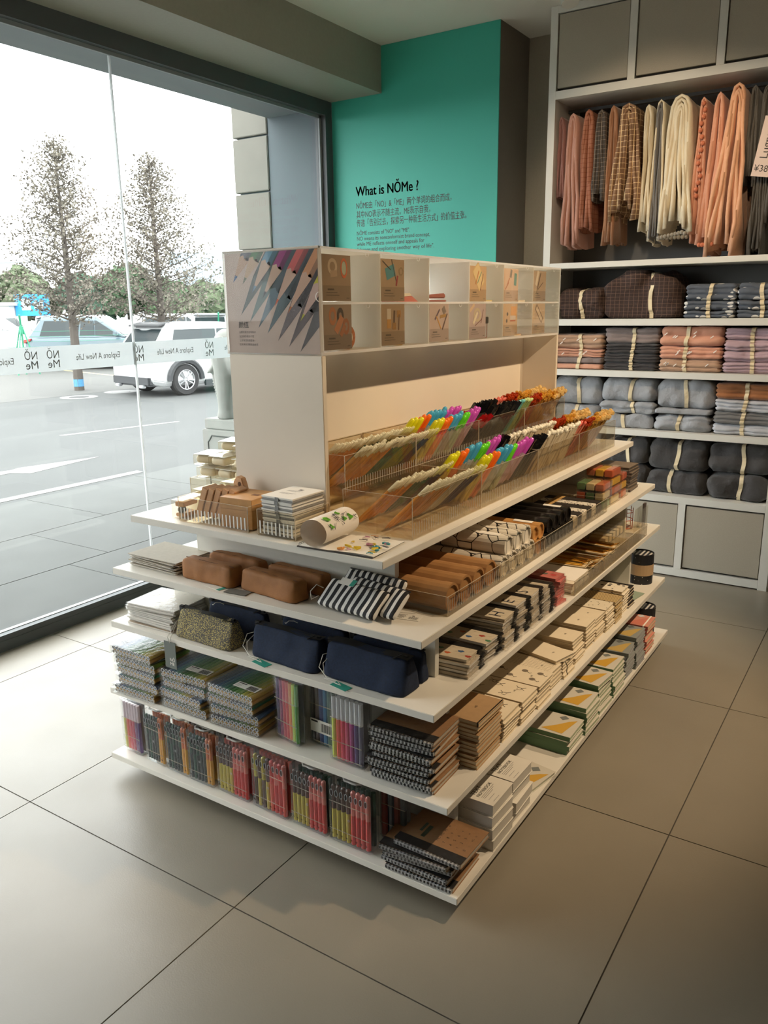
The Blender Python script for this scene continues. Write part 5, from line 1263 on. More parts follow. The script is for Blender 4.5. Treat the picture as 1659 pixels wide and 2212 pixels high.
solo('elastic_cord', MB().tube([(0, 0, 0), (0.010, 0.006, 0.004), (0.016, 0.012, -0.012), (0.014, 0.014, -0.034), (0.017, 0.015, -0.044)], 0.0014, 5), BLACK, 'dark elastic cord dangling from the cream grid notebooks', 'cord', (0.606, -0.215, Z2+0.066))
book_stack(0.508, -0.148, Z2, 6, 0.0125, crm2, 'plain cream notebook beside the grid ones', 'plain cream notebooks', art=art_mark, top_off=(0.002, -0.012, -0.25))
book_stack(0.500, -0.030, Z2, 7, 0.0125, crm2, 'plain cream notebook in the middle of tier two', 'plain cream notebooks', art=art_mark)
book_stack(0.498, 0.088, Z2, 8, 0.0125, crm2, 'plain white topped notebook, middle of tier two', 'plain cream notebooks', art=art_mark)
book_stack(0.498, 0.200, Z2, 7, 0.0125, crm2, 'cream notebook just before the speckled ones', 'plain cream notebooks', art=art_mark)
spk = book_set(pattern('speckled_cover', 'dots', (224, 212, 188), (70, 58, 48), 70, 0.18, 0.6), CRP, 0.20, 0.095, 0.0125)
gld = book_set(pattern('gold_stripe_cover', 'stripes', (214, 190, 140), (120, 92, 54), 90, 0.4, 0.4, (0.6, 1, 0)), CRP, 0.20, 0.085, 0.0125)
dot = book_set(pattern('black_dot_cover', 'dots', (230, 220, 200), (28, 24, 24), 38, 0.30, 0.6, randomness=0.35), CRP, 0.20, 0.085, 0.0125)
blk = book_set(mat('black_cover', (32, 28, 28), 0.5), CRP, 0.20, 0.080, 0.0125)
book_stack(0.500, 0.305, Z2, 7, 0.0125, spk, 'speckled cream notebook', 'speckled notebooks')
book_stack(0.502, 0.402, Z2, 7, 0.0125, gld, 'gold striped notebook', 'gold striped notebooks')
book_stack(0.502, 0.495, Z2, 8, 0.0125, dot, 'cream notebook with big black dots', 'black dot notebooks')
book_stack(0.498, 0.588, Z2, 6, 0.0125, blk, 'black covered notebook', 'black notebooks')
t = thing('map_folder', 'green and yellow map folder lying on tier two before the canister', 'folder', (0.49, 0.700, Z2), -0.15)
part('cover', MB().box(-0.11, -0.062, 0.003, 0.11, 0.062, 0.006), cm((150, 166, 146)), t); part('pages', MB().box(-0.108, -0.06, 0.0005, 0.108, 0.06, 0.0028), PAPER, t)
part('map_patch', MB().add([(0.02, -0.05, 0.0062), (0.09, -0.02, 0.0062), (0.06, 0.04, 0.0062), (0.0, 0.02, 0.0062)], [(0, 1, 2, 3)]), cm((206, 170, 80)), t)
part('map_patch', MB().add([(-0.06, -0.04, 0.0062), (-0.02, -0.03, 0.0062), (-0.04, 0.03, 0.0062)], [(0, 1, 2)]), cm((46, 44, 44)), t)
def canister(x, y, z, band, label):
    t = thing('gift_canister', label, 'canister', (x, y, z))
    r, h = 0.052, 0.135
    SPOTW = pattern('black_white_speck_%d' % int(z*100), 'dots', (30, 30, 34), (196, 190, 180), 60, 0.12, 0.5, randomness=0.3)
    part('tub', MB().lathe([(0, 0), (r*0.97, 0), (r*0.97, h*0.36)], 24), SPOTW, t)
    part('paper_band', MB().lathe([(r, h*0.30), (r, h*0.66)], 24), band, t)
    part('lid', MB().lathe([(r*0.99, h*0.66), (r*0.99, h), (r*0.95, h), (r*0.95, h-0.006), (0, h-0.006)], 24), SPOTW, t)
    o = MB()
    for k in range(5):
        x_ = -0.036+0.018*k; L = math.sqrt(max(0, (r*0.9)**2-x_*x_))
        o.add([(x_-0.004, -L, h-0.0056), (x_+0.004, -L, h-0.0056), (x_+0.004, L, h-0.0056), (x_-0.004, L, h-0.0056)], [(0, 1, 2, 3)])
    part('lid_stripes', o, cm((196, 192, 186)), t)
    return t
canister(0.545, 0.905, Z2, cm((186, 156, 120)), 'black speckled canister with tan band at the far end of tier two')
canister(0.565, 0.915, Z1, cm((176, 70, 60)), 'striped lid canister with red band at the far end of the bottom tier')

# ---- tier one: boxed text notebooks, graphic notebooks
def art_text(t, th):
    lettering('TEXT', 0.020, INK, t, frame((0.030, -0.048, th+0.0001), (0, 1, 0), (-1, 0, 0)))
    lettering('NOTEBOOK', 0.0145, INK, t, frame((0.045, -0.048, th+0.0001), (0, 1, 0), (-1, 0, 0)))
    for q in range(3): part('print_line', MB().box(0.050+0.005*q, -0.046, th+0.0001, 0.0512+0.005*q, 0.03-0.012*q, th+0.0002), INKG, t)
    for q in (0.072, 0.086): part('print_line', MB().box(q, -0.045, th+0.0001, q+0.001, -0.01, th+0.0002), INKG, t)
txt = book_set(mat('white_box_card', (222, 216, 204), 0.55), mat('white_box_core', (208, 202, 190), 0.6), 0.19, 0.128, 0.035)
book_stack(0.553, -0.742, Z1, 4, 0.035, txt, 'white boxed text notebook near the corner', 'boxed text notebooks', name='boxed_notebook', art=art_text)
book_stack(0.555, -0.604, Z1, 4, 0.035, txt, 'white boxed text notebook beside the lying graphic one', 'boxed text notebooks', name='boxed_notebook', art=art_text)
GCOV = mat('pale_grey_cover', (206, 200, 186), 0.55); GSP = mat('green_page_edge', (104, 140, 104), 0.6)
def art_graphic(pal):
    def f(t, th):
        z = th+0.0002
        part('yellow_mountain', MB().add([(0.0, -0.052, z), (0.075, -0.058, z), (0.092, 0.048, z), (0.070, 0.030, z), (0.040, -0.010, z)], [(0, 1, 2, 3, 4)]), cm(pal[0]), t)
        part('brown_square', MB().add([(-0.085, -0.02, z), (-0.045, -0.03, z), (-0.04, 0.03, z), (-0.08, 0.04, z)], [(0, 1, 2, 3)]), cm(pal[1]), t)
        part('grey_diamond', MB().add([(0.030, 0.044, z+0.0001), (0.046, 0.030, z+0.0001), (0.062, 0.048, z+0.0001), (0.045, 0.062, z+0.0001)], [(0, 1, 2, 3)]), cm(pal[2]), t)
    return f
P1_ = ((206, 160, 60), (150, 96, 70), (120, 124, 120)); P2_ = ((190, 160, 90), (70, 70, 72), (96, 100, 100)); P3_ = ((206, 120, 100), (150, 90, 90), (206, 206, 206))
big = book_set(GCOV, mat('graphic_pages', (206, 206, 186), 0.7), 0.20, 0.150, 0.012, GSP)
gb = book_set(GCOV, mat('graphic_pages_green', (180, 190, 160), 0.7), 0.215, 0.138, 0.0165, GSP)
gb2 = book_set(mat('grey_blue_cover', (140, 144, 140), 0.55), mat('lilac_edges', (170, 168, 170), 0.7), 0.205, 0.125, 0.0170, cm((110, 116, 110)))
gb3 = book_set(mat('salmon_cover', (206, 140, 120), 0.55), CRP, 0.205, 0.125, 0.0170, cm((176, 96, 84)))
book_stack(0.545, -0.420, Z1, 1, 0.012, big, 'single graphic notebook with yellow mountain lying near the boxed notebooks', None, art=art_graphic(P1_), rot=0.0, top_off=(0, 0, -0.18), name='graphic_notebook')
book_stack(0.545, -0.168, Z1, 4, 0.0165, gb, 'green edged graphic notebook, first stack', 'green edged notebooks', art=art_graphic(P1_), name='graphic_notebook')
book_stack(0.545, -0.010, Z1, 6, 0.0165, gb, 'green edged graphic notebook, second stack', 'green edged notebooks', art=art_graphic(P1_), name='graphic_notebook')
book_stack(0.540, 0.152, Z1, 7, 0.0165, gb, 'green edged graphic notebook, third stack', 'green edged notebooks', art=art_graphic(P1_), name='graphic_notebook', top_off=(0.0, 0.0, -0.08))
book_stack(0.542, 0.302, Z1, 7, 0.0165, gb, 'green edged graphic notebook, fourth stack', 'green edged notebooks', art=art_graphic(P1_), name='graphic_notebook')
book_stack(0.545, 0.450, Z1, 7, 0.0170, gb2, 'grey graphic notebook, first grey stack', 'grey notebooks', art=art_graphic(P2_), name='graphic_notebook', top_off=(0.0, 0.0, 0.1))
book_stack(0.545, 0.590, Z1, 8, 0.0170, gb2, 'grey graphic notebook, second grey stack', 'grey notebooks', art=art_graphic(P2_), name='graphic_notebook')
book_stack(0.545, 0.730, Z1, 8, 0.0170, gb3, 'salmon graphic notebook', 'salmon notebooks', art=art_graphic(P3_), name='graphic_notebook', elastic=MB().box(0.08, -0.064, 0.0003, 0.086, 0.064, 0.0176).mesh('elastic_band', PAPER))
# ================================================================ hanging fabrics and folded bedding in the wall cabinet
rc = random.Random(17)
def cloth_mat(name, col, bump=0.25, kind=None, b=None, scale=45, width=0.09):
    if kind: return pattern(name, kind, col, b, scale, width, 0.9, (0.75, 0.35, 0.0), (0, 0, 1), bump=(90, bump))
    return mat(name, col, 0.9, vary=(14, 0.05), bump=(60, bump), sheen=0.2)
POM = MB().sphere((0, 0, 0), 0.009, 8, 6).mesh('pompom', None) if False else None
def hanging(label, x0, x1, zt, zb, m_, layers=2, wtop=0.55, depth=0.27, yf=2.03, seed=0.0, wave=0.006, poms=None, pomcol=None, lean=0.0, inner=None):
    xc = (x0+x1)/2; W = (x1-x0)/2; H = zt-zb
    t = thing('hanging_fabric', label, 'fabric', (xc, yf, zb), 0, 'fabrics hung on the cabinet rail')
    N, NY = 15, 9
    for j in range(layers):
        wj = W*(1-0.86*j/layers); tj = min(0.016, W*0.80/layers); drop = 0.018*j+rc.uniform(0, 0.012)
        zbj = rc.uniform(0.0, 0.035) + 0.02*j
        rows_o, rows_i = [], []
        for b_ in range(NY):
            v = b_/(NY-1); y = depth*v
            zb2 = zbj+0.012*math.sin(5*v+seed+j)
            po, pi = [], []
            for i_ in range(N):
                u = i_/(N-1)
                # profile: up the left leg, over the fold, down the right leg
                if u < 0.36: s = u/0.36; z = zb2+(H-drop-zb2-0.05)*s; side = -1; ang = None
                elif u > 0.64: s = (1-u)/0.36; z = zb2+(H-drop-zb2-0.05)*s; side = 1; ang = None
                else: ang = PI*(1-(u-0.36)/0.28); s = 1; side = 0; z = None
                for lst, off in ((po, 0.0), (pi, tj)):
                    if ang is None:
                        k = 1-(z/(H))
                        hw = max(0.004, (wtop*wj+(wj-wtop*wj)*min(1, k*1.25))-off)
                        fold = wave*(0.25+k)*(math.sin(14*v+9*z+seed*3+j*2+side)+0.6*math.sin(31*v+4*z+seed))
                        x = side*hw+fold*(1.0)
                        lst.append(Vector((x+lean*(1-k), y+0.006*math.sin(20*z+seed+j), z)))
                    else:
                        hw = max(0.004, wtop*wj-off); zz = H-drop-0.05+(0.05-off*0.8)*math.sin(ang)
                        lst.append(Vector((hw*math.cos(ang)+lean, y, zz)))
            rows_o.append(po); rows_i.append(pi)
        mb = MB()
        L2 = 2*N; vs = []
        for b_ in range(NY):
            vs += [p+nz((p.x+seed, p.y+j, p.z), 13, 0.004) for p in rows_o[b_]] + [p+nz((p.x+seed, p.y+j, p.z), 13, 0.004) for p in reversed(rows_i[b_])]
        fs = []
        for b_ in range(NY-1):
            for i_ in range(L2): fs.append((b_*L2+i_, b_*L2+(i_+1) % L2, (b_+1)*L2+(i_+1) % L2, (b_+1)*L2+i_))
        for e in (0, NY-1):
            for i_ in range(N-1): fs.append((e*L2+i_, e*L2+L2-1-i_, e*L2+L2-2-i_, e*L2+i_+1))
        mb.add(vs, fs)
        me = mb.mesh('fold', inner if (inner and j) else m_, True)
        part('fold', me, None, t)
    if poms:
        pm = MB().sphere((0, 0, 0), 0.0115, 8, 6).mesh('pompom', pomcol, True)
        for p in poms: part('pompom', pm, None, t, loc=p)
    return t
PNK = cloth_mat('dusty_pink_cotton', (188, 140, 124)); RUST = cloth_mat('rust_check_cotton', (158, 102, 78), kind='check', b=(120, 64, 44), scale=42, width=0.08)
DCHK = cloth_mat('charcoal_check', (74, 66, 60), kind='check', b=(150, 134, 116), scale=45, width=0.07); TAN = cloth_mat('tan_cotton', (150, 106, 76))
BCHK = cloth_mat('brown_check_cotton', (136, 104, 78), kind='check', b=(226, 196, 150), scale=38, width=0.09); CRE = cloth_mat('cream_cotton', (214, 202, 176))
COR = cloth_mat('coral_cotton', (204, 148, 122)); COR2 = cloth_mat('apricot_cotton', (212, 160, 126)); DG = cloth_mat('dark_grey_cotton', (78, 74, 68)); GRYL = cloth_mat('grey_lining', (110, 108, 106)); MAUVE = cloth_mat('mauve_cotton', (150, 106, 100))
POMG = mat('grey_pompom', (150, 144, 132), 0.95, bump=(300, 0.6)); POMC = mat('coral_pompom', (206, 124, 92), 0.95, bump=(300, 0.6))
hanging('dusty mauve fabric at the left end of the rail', -0.366, -0.320, 2.516, 2.056, MAUVE, 2, 0.6, seed=0.5)
hanging('long pink fabric beside the mauve one', -0.322, -0.230, 2.528, 1.806, PNK, 2, 0.55, seed=1.5)
hanging('rust checked fabric beside the long pink one', -0.228, -0.152, 2.527, 1.900, RUST, 2, 0.6, seed=2.5, wave=0.007)
hanging('short charcoal checked fabric', -0.150, -0.085, 2.524, 2.053, DCHK, 2, 0.7, seed=3.5)
hanging('long plain tan fabric', -0.084, -0.024, 2.534, 1.799, TAN, 2, 0.6, seed=4.5)
hanging('wide brown checked fabric with cream lines', -0.042, 0.108, 2.536, 1.945, BCHK, 4, 0.55, seed=5.5, wave=0.012, yf=2.008)
hanging('narrow cream fabric beside the brown check', 0.106, 0.158, 2.517, 1.871, CRE, 2, 0.65, seed=6.5)
hanging('longer cream fabric with grey lining', 0.160, 0.222, 2.530, 1.790, CRE, 3, 0.65, seed=7.5, inner=GRYL)
hanging('wide cream fabric with grey pompom hem', 0.216, 0.378, 2.532, 1.848, CRE, 4, 0.5, seed=8.5, wave=0.010, yf=2.012, poms=[(-0.066+0.0165*k, -0.004-0.004*math.sin(k), -0.004+0.004*k*(0.8 if k < 8 else 0.5)) for k in range(9)]+[(-0.06+0.02*k, 0.06, 0.0) for k in range(7)], pomcol=POMG)
hanging('coral fabric with a column of pompoms down its edge', 0.378, 0.428, 2.516, 1.815, COR, 2, 0.6, seed=9.5, poms=[(0.002+0.008*math.sin(k*1.3), -0.007, 0.66-0.031*k) for k in range(15)], pomcol=POMC)
hanging('plain coral fabric with pompom hem', 0.420, 0.508, 2.526, 1.800, COR, 2, 0.36, seed=10.5, poms=[(-0.03+0.015*k, -0.006, 0.0) for k in range(5)], pomcol=POMC, lean=0.015)
hanging('wide apricot fabric flaring to the hem', 0.462, 0.618, 2.545, 1.724, COR2, 3, 0.4, seed=11.5, wave=0.012, lean=0.026, yf=2.006)
hanging('short dark grey fabric beside the apricot one', 0.610, 0.662, 2.537, 2.055, DG, 2, 0.7, seed=12.5)
hanging('long dark grey fabric with many folds', 0.664, 0.728, 2.530, 1.712, DG, 3, 0.7, seed=13.5)
hanging('dark grey fabric behind the price sign', 0.730, 0.800, 2.532, 1.857, DG, 2, 0.6, seed=14.5)
hanging('dark grey fabric at the right end of the rail', 0.803, 0.870, 2.530, 1.90, DG, 2, 0.6, seed=15.5)
t = thing('price_sign', 'pale price card with black lettering hanging before the dark fabrics', 'sign', (0.735, 1.985, 2.232))
t.rotation_euler = (0, -0.0, 0)
Rs = Matrix.Rotation(-0.17, 4, 'Y') if False else Matrix.Rotation(0.16, 4, 'Y')
cd_ = part('card', MB().box(-0.055, -0.0012, -0.135, 0.060, 0.0012, 0.135).xf(Rs), mat('blush_card', (206, 186, 176), 0.6), t)
lettering('Lugnand', 0.052, INK, cd_, Rs @ frame((0.000, -0.0016, -0.055), (0, 0, 1), (-1, 0, 0)))
lettering('\u00a5389', 0.042, INK, cd_, Rs @ frame((-0.048, -0.0016, -0.112), (1, 0, 0), (0, 0, 1)))
part('hook', MB().tube([(0.02, 0, 0.132), (0.022, 0.02, 0.20), (0.022, 0.10, 0.318)], 0.0015, 5), CHROME, t)

RIBN = mat('cream_ribbon', (222, 206, 172), 0.8)
def bundle(x0, x1, z0, z1, m_, label, layers=3, d=0.27, yf=2.045, band=True, plump=False, seed=0.0, grp='folded bedding', bx=None, dash=None):
    xc, w_, h = (x0+x1)/2, (x1-x0)+(0.012 if plump else 0.008), (z1-z0)*0.995
    t = thing('folded_bedding', label, 'bedding', (xc, yf+d/2, z0+0.001), 0, grp)
    bxx = (rc.uniform(-0.12, 0.12)*w_) if bx is None else bx
    r = min(h*0.36, 0.045 if plump else 0.022)
    def f(p):
        k = p.z/h
        q = p.copy()
        edge = max(abs(p.x)/(w_/2), abs(p.y)/(d/2))
        g = abs(math.cos(PI*layers*k+0.25*math.sin(6*p.x+seed)))**6 if layers > 1 else 0
        if edge > 0.9 and 0.03 < k < 0.97:
            q.x -= math.copysign(0.009*g, p.x)*min(1, max(0, (abs(p.x)/(w_/2)-0.8)*5)); q.y += 0.010*g*(1 if p.y < 0 else -1)*min(1, max(0, (abs(p.y)/(d/2)-0.8)*5))
            lay = int(layers*k)
            q.y += 0.006*math.sin(lay*2.3+seed)*(1 if p.y < 0 else 0)
        if band:
            pin = math.exp(-((p.x-bxx)/0.035)**2)
            q.z *= 1-(0.10 if plump else 0.05)*pin*k
            q.y *= 1-(0.05 if plump else 0.02)*pin
        if plump: q.z *= 1-(0.10 if h < 0.2 else 0.34)*(abs(p.x)/(w_/2))**3*k
        n_ = nz((p.x+seed, p.y+seed, p.z), 11, (0.017 if h < 0.2 else 0.03) if plump else 0.008)+nz((p.x+seed, p.y, p.z+seed), 30, 0.006 if plump else 0.004)
        if p.z < 0.006: n_.z = 0
        q = q+n_; q.z = max(0.0, min(q.z, h))
        return q
    part('cloth', MB().soft(w_, d, h, r, (22, 12, max(8, layers*5)), f), m_, t, smooth=True)
    if band:
        hh, dd, rr = h, d, r
        path = []
        for cy, cz, a0 in ((-dd/2+rr, rr, PI), (-dd/2+rr, hh-rr, PI/2), (dd/2-rr, hh-rr, 0), (dd/2-rr, rr, -PI/2)):
            for q_ in range(5):
                a = a0+(PI/2)*(0 if False else (1-q_/4)); path.append((cy+rr*math.cos(a), cz+rr*math.sin(a), math.cos(a), math.sin(a)))
        fine = []
        for i_ in range(len(path)):
            a_, b_ = path[i_], path[(i_+1) % len(path)]
            for q_ in range(4): fine.append(tuple(a_[k_]+(b_[k_]-a_[k_])*q_/4 for k_ in range(4)))
        path = fine
        n = len(path)
        def g(u, v):
            y, z, ny_, nz_ = path[int(round(u*n)) % n]
            p = f(Vector((bxx+(v-0.5)*0.020, y, z)))
            return (bxx+(v-0.5)*0.020+0.006*math.sin(z*30+seed), p.y+0.006*ny_, max(0.0003, min(p.z+0.004*nz_, h+0.002)))
        part('ribbon', MB().grid(g, n, 2, cu=True), RIBN, t)
    if dash:
        for k_ in range(dash[1]):
            xx = rc.uniform(-0.42, 0.42)*w_; z = h*rc.uniform(0.35, 0.7)
            part('dash_print', MB().obox((xx, -d/2-0.007, z), (0.020, 0.001, 0.005), Matrix.Rotation(-0.7, 3, 'Y')), dash[0], t)
    return t
BKC = cloth_mat('dark_brown_check', (58, 42, 36), kind='check', b=(120, 92, 76), scale=52, width=0.06, bump=0.5)
GW = pattern('grey_white_print', 'dots', (86, 92, 102), (206, 204, 200), 16, 0.33, 0.9, bump=(60, 0.3)); LG = cloth_mat('light_blue_grey', (150, 152, 156), 0.5); PEA = cloth_mat('peach_cotton', (206, 152, 126)); PEG = cloth_mat('grey_mauve', (130, 116, 112))
DKB = cloth_mat('near_black_cotton', (58, 54, 54)); LIL = cloth_mat('lilac_cotton', (176, 150, 158)); BEI = cloth_mat('beige_cotton', (176, 142, 116)); MIX1 = cloth_mat('brown_white_patch', (150, 96, 56)); MIX2 = cloth_mat('cool_white_cotton', (176, 178, 184)); CHA = cloth_mat('charcoal_linen', (64, 62, 62), 0.5)
DASHW = cm((232, 222, 212))
S2z, S3z, S4z, S5z = 1.43, 1.147, 0.822, 0.466
bundle(-0.330, -0.062, S2z, 1.605, BKC, 'flat dark brown checked bedding at the left of the upper shelf', 4, plump=True, seed=1)
bundle(-0.055, 0.352, S2z, 1.695, BKC, 'big puffed dark brown checked bedding with cream tie', 1, plump=True, seed=2, bx=0.05)
for k, (a, b, l) in enumerate(((S2z, 1.470, 'bottom'), (1.470, 1.520, 'middle'), (1.520, 1.606, 'top'))):
    bundle(0.377, 0.632, a, b, GW, '%s bundle of the grey and white printed stack' % l, 2 if k < 2 else 3, seed=3+k, bx=0.0)
    bundle(0.642, 0.872, a, b, GW, '%s bundle of the right hand grey printed stack' % l, 2 if k < 2 else 3, seed=7+k, bx=0.0)
for k, (a, b, m_, l) in enumerate(((S3z, 1.180, PEA, 'bottom pink'), (1.180, 1.212, PEG, 'grey mauve'), (1.212, 1.262, PEA, 'middle pink'), (1.262, 1.345, BEI, 'top peach'))):
    bundle(-0.355, -0.055, a, b, m_, '%s sheet set of the leftmost stack on the second shelf' % l, 1 if k < 2 else 3, seed=11+k, bx=0.02, dash=(DASHW, 4) if k in (2, 3) else None)
for k, (a, b, l) in enumerate(((S3z, 1.190, 'bottom'), (1.190, 1.240, 'third'), (1.240, 1.295, 'second'), (1.295, 1.380, 'top'))):
    bundle(-0.040, 0.255, a, b, DKB if k != 3 else PEG, '%s sheet set of the near black stack' % l, 3, seed=16+k, bx=0.01)
for k, (a, b, m_, l) in enumerate(((S3z, 1.215, BEI, 'bottom beige'), (1.215, 1.285, COR, 'middle coral'), (1.285, 1.388, COR, 'top coral'))):
    bundle(0.265, 0.585, a, b, m_, '%s sheet set with white dashes' % l, 3 if k < 2 else 2, seed=22+k, bx=-0.02, dash=(DASHW, 6))
for k in range(4):
    bundle(0.597, 0.872, S3z+0.058*k, S3z+0.058*(k+1), LIL, 'lilac sheet set, %s of the lilac stack' % ORD[3-k], 3, seed=26+k, bx=0.0)
bundle(-0.330, -0.065, S4z, 0.945, LG, 'lower pale grey quilt behind the gold pens', 1, plump=True, seed=31)
bundle(-0.330, -0.058, 0.945, 1.105, LG, 'upper pale grey quilt behind the gold pens', 1, plump=True, seed=32)
bundle(-0.045, 0.235, S4z, 0.905, LG, 'bottom pale grey quilt of the middle stack', 1, plump=True, seed=33)
bundle(-0.048, 0.250, 0.905, 0.972, LG, 'middle pale grey quilt of the middle stack', 2, plump=True, seed=34)
bundle(-0.045, 0.258, 0.972, 1.108, LG, 'top pale grey quilt of the middle stack', 1, plump=True, seed=35)
bundle(0.262, 0.555, S4z, 0.915, LG, 'bottom pale grey quilt with tied bow', 2, plump=True, seed=36)
bundle(0.268, 0.550, 0.915, 0.948, LG, 'thin pale grey sheet between two quilts', 1, band=False, seed=37)
bundle(0.266, 0.562, 0.948, 1.110, LG, 'top pale grey quilt of the right stack', 1, plump=True, seed=38)
for k, (a, b, m_, l) in enumerate(((S4z, 0.880, MIX2, 'bottom'), (0.880, 0.945, GRYL, 'third'), (0.945, 1.010, MIX2, 'second'), (1.010, 1.095, MIX1, 'top brown'))):
    bundle(0.575, 0.872, a, b, m_, '%s set of the mixed brown and white stack' % l, 3, seed=41+k, bx=0.0)
bundle(0.005, 0.232, S5z, 0.620, CHA, 'lower charcoal quilt at the left of the counter', 1, plump=True, seed=51); bundle(0.010, 0.236, 0.620, 0.770, CHA, 'upper charcoal quilt at the left of the counter', 1, plump=True, seed=52)
bundle(0.240, 0.548, S5z, 0.600, CHA, 'lower charcoal quilt in the middle of the counter', 1, plump=True, seed=53); bundle(0.244, 0.552, 0.600, 0.776, CHA, 'upper charcoal quilt in the middle of the counter', 1, plump=True, seed=54)
bundle(0.572, 0.872, S5z, 0.612, CHA, 'lower charcoal quilt at the right of the counter', 1, plump=True, seed=55); bundle(0.568, 0.872, 0.612, 0.778, CHA, 'upper charcoal quilt at the right of the counter', 2, plump=True, seed=56)

# ---------------------------------------------------------------- track spotlights on the ceiling, the added fill among them
LAMPW = mat('white_lamp_housing', (206, 202, 192), 0.4)
LENS = mat('lit_lamp_lens', (255, 226, 180), 0.4, emit=4.0)
for k, (pos, aim, _, _, _) in enumerate(SPOTS):
    t = thing('track_spotlight', 'white ceiling spotlight %s' % ['over the aisle near the camera', 'over the aisle near the cabinet', 'above the cabinet fabrics on the left', 'above the cabinet fabrics on the right', 'added as unseen fill for the tower front'][k], 'spotlight', (pos[0], pos[1], CEIL))
    p = Vector((0, 0, pos[2]-CEIL)); dv = (Vector(aim)-Vector(pos)).normalized()
    part('mount', MB().cyl((0, 0, 0), (0, 0, -0.03), 0.045, 20), LAMPW, t)
    back = p-dv*0.035
    part('arm', MB().tube([(0, 0, -0.03), (0, 0, -0.07), tuple(back-dv*0.06+Vector((0, 0, 0.045)))], 0.008, 8), LAMPW, t)
    part('housing', MB().cyl(tuple(back-dv*0.14), tuple(back-dv*0.012), 0.042, 20, 0.046), LAMPW, t)
    part('lens', MB().cyl(tuple(back-dv*0.010), tuple(back-dv*0.006), 0.038, 20), LENS, t)
t = thing('track_spotlight', 'white ceiling spotlight peeping in above the left cabinet door', 'spotlight', (-0.235, 1.80, CEIL))
part('mount', MB().cyl((0, 0, 0), (0, 0, -0.02), 0.05, 20), LAMPW, t); part('housing', MB().cyl((0, 0, -0.02), (0.01, -0.01, -0.075), 0.05, 20, 0.044), LAMPW, t)
# ================================================================ outside the window
ro = random.Random(9)
CONC = mat('pavement_concrete', (74, 76, 74), 0.85, vary=(3, 0.08, 8), bump=(60, 0.1)); JOINT = mat('pavement_joint', (61, 62, 61), 0.9)
side = struct('sidewalk', MB().box(-4.70, -9, -0.30, -1.98, 14, -0.034), JOINT)
xe = [-4.70, -3.675, -2.83, -1.985]; ye = [-9+1.15*k for k in range(21)]
for a, b in zip(xe[:-1], xe[1:]):
    off = 0.0 if a < -4 else 0.5 if a < -3 else 0.2
    for c, d in zip(ye[:-1], ye[1:]):
        struct('paving_slab', MB().box(a+0.004, c+off+0.003, -0.05, b-0.004, min(d+off, 14.5)-0.003, -0.02), CONC, side)
ASPH = mat('pale_worn_asphalt', (63, 65, 64), 0.9, vary=(1.2, 0.07, 8), bump=(120, 0.1))
LOT = mat('parking_lot_concrete', (76, 76, 73), 0.9, vary=(0.6, 0.08, 6))
def zg(x): return -0.06-0.32*(-4.7-x)/7.8 if x > -12.5 else -0.38
struct('road', MB().add([(-4.70, -30, -0.06), (-4.70, 120, -0.06), (-12.5, 120, -0.38), (-12.5, -30, -0.38), (-15.2, 120, -0.38), (-15.2, -30, -0.38), (-15.2, 120, -0.7), (-15.2, -30, -0.7), (-4.70, 120, -0.5), (-4.7, -30, -0.5)], [(0, 1, 2, 3), (3, 2, 4, 5), (5, 4, 6, 7), (1, 0, 9, 8)]), ASPH)
struct('parking_lot', MB().box(-260, -120, -0.9, -15.2, 260, -0.378), LOT)
PAINT = mat('road_paint_white', (116, 116, 114), 0.8, vary=(8, 0.08)); PAINTY = mat('road_paint_faded_yellow', (176, 160, 110), 0.85)
def marking(name, pts, m_, label):
    z0 = 0.004
    n = len(pts)
    mb = MB().add([(p[0], p[1], zg(p[0])+z0) for p in pts]+[(p[0], p[1], zg(p[0])) for p in pts], [tuple(range(n))]+[(i_, (i_+1) % n, n+(i_+1) % n, n+i_) for i_ in range(n)])
    o = struct(name, mb, m_, None); o['label'] = label
marking('road_marking', [(-5.08, -6), (-5.28, -6), (-5.12, 2.88), (-4.98, 2.84)], PAINT, 'white edge line painted along the road')
marking('road_marking', [(-6.41, 3.42), (-6.66, 2.55), (-6.60, 2.42), (-6.75, 1.9), (-6.40, 1.9), (-6.42, 2.30), (-6.17, 2.37)], PAINT, 'white arrow painted on the road')
marking('road_marking', [(-8.95, 4.67), (-8.80, 4.67), (-8.30, 6.45), (-8.42, 6.45)], PAINT, 'faded white dash painted on the road')
for y in (8.0, 13.5, 19): marking('road_marking', [(-17.5, y), (-24, y+1.5), (-24, y+1.62), (-17.5, y+0.12)], PAINT if y != 13.5 else PAINTY, 'parking bay line at %s' % {8.0: 'the near bays', 13.5: 'the middle bays', 19: 'the far bays'}[y])
for k, (x, y, r) in enumerate(((-14.62, 9.25, 0.42), (-14.75, 10.55, 0.40))):
    t = thing('manhole_cover', 'round manhole with white painted ring, %s' % ('left of the white car' if k == 0 else 'beside its rear wheel'), 'manhole', (x, y, -0.38))
    part('painted_ring', MB().lathe([(0.22, 0.0), (0.22, 0.006), (r, 0.006), (r, 0.0)], 28), PAINT, t); part('cover', MB().cyl((0, 0, 0.001), (0, 0, 0.008), 0.21, 24), mat('cast_iron', (56, 56, 56), 0.8) if k == 0 else _ci, t)
    if k == 0: _ci = t.children[-1].data.materials[0]

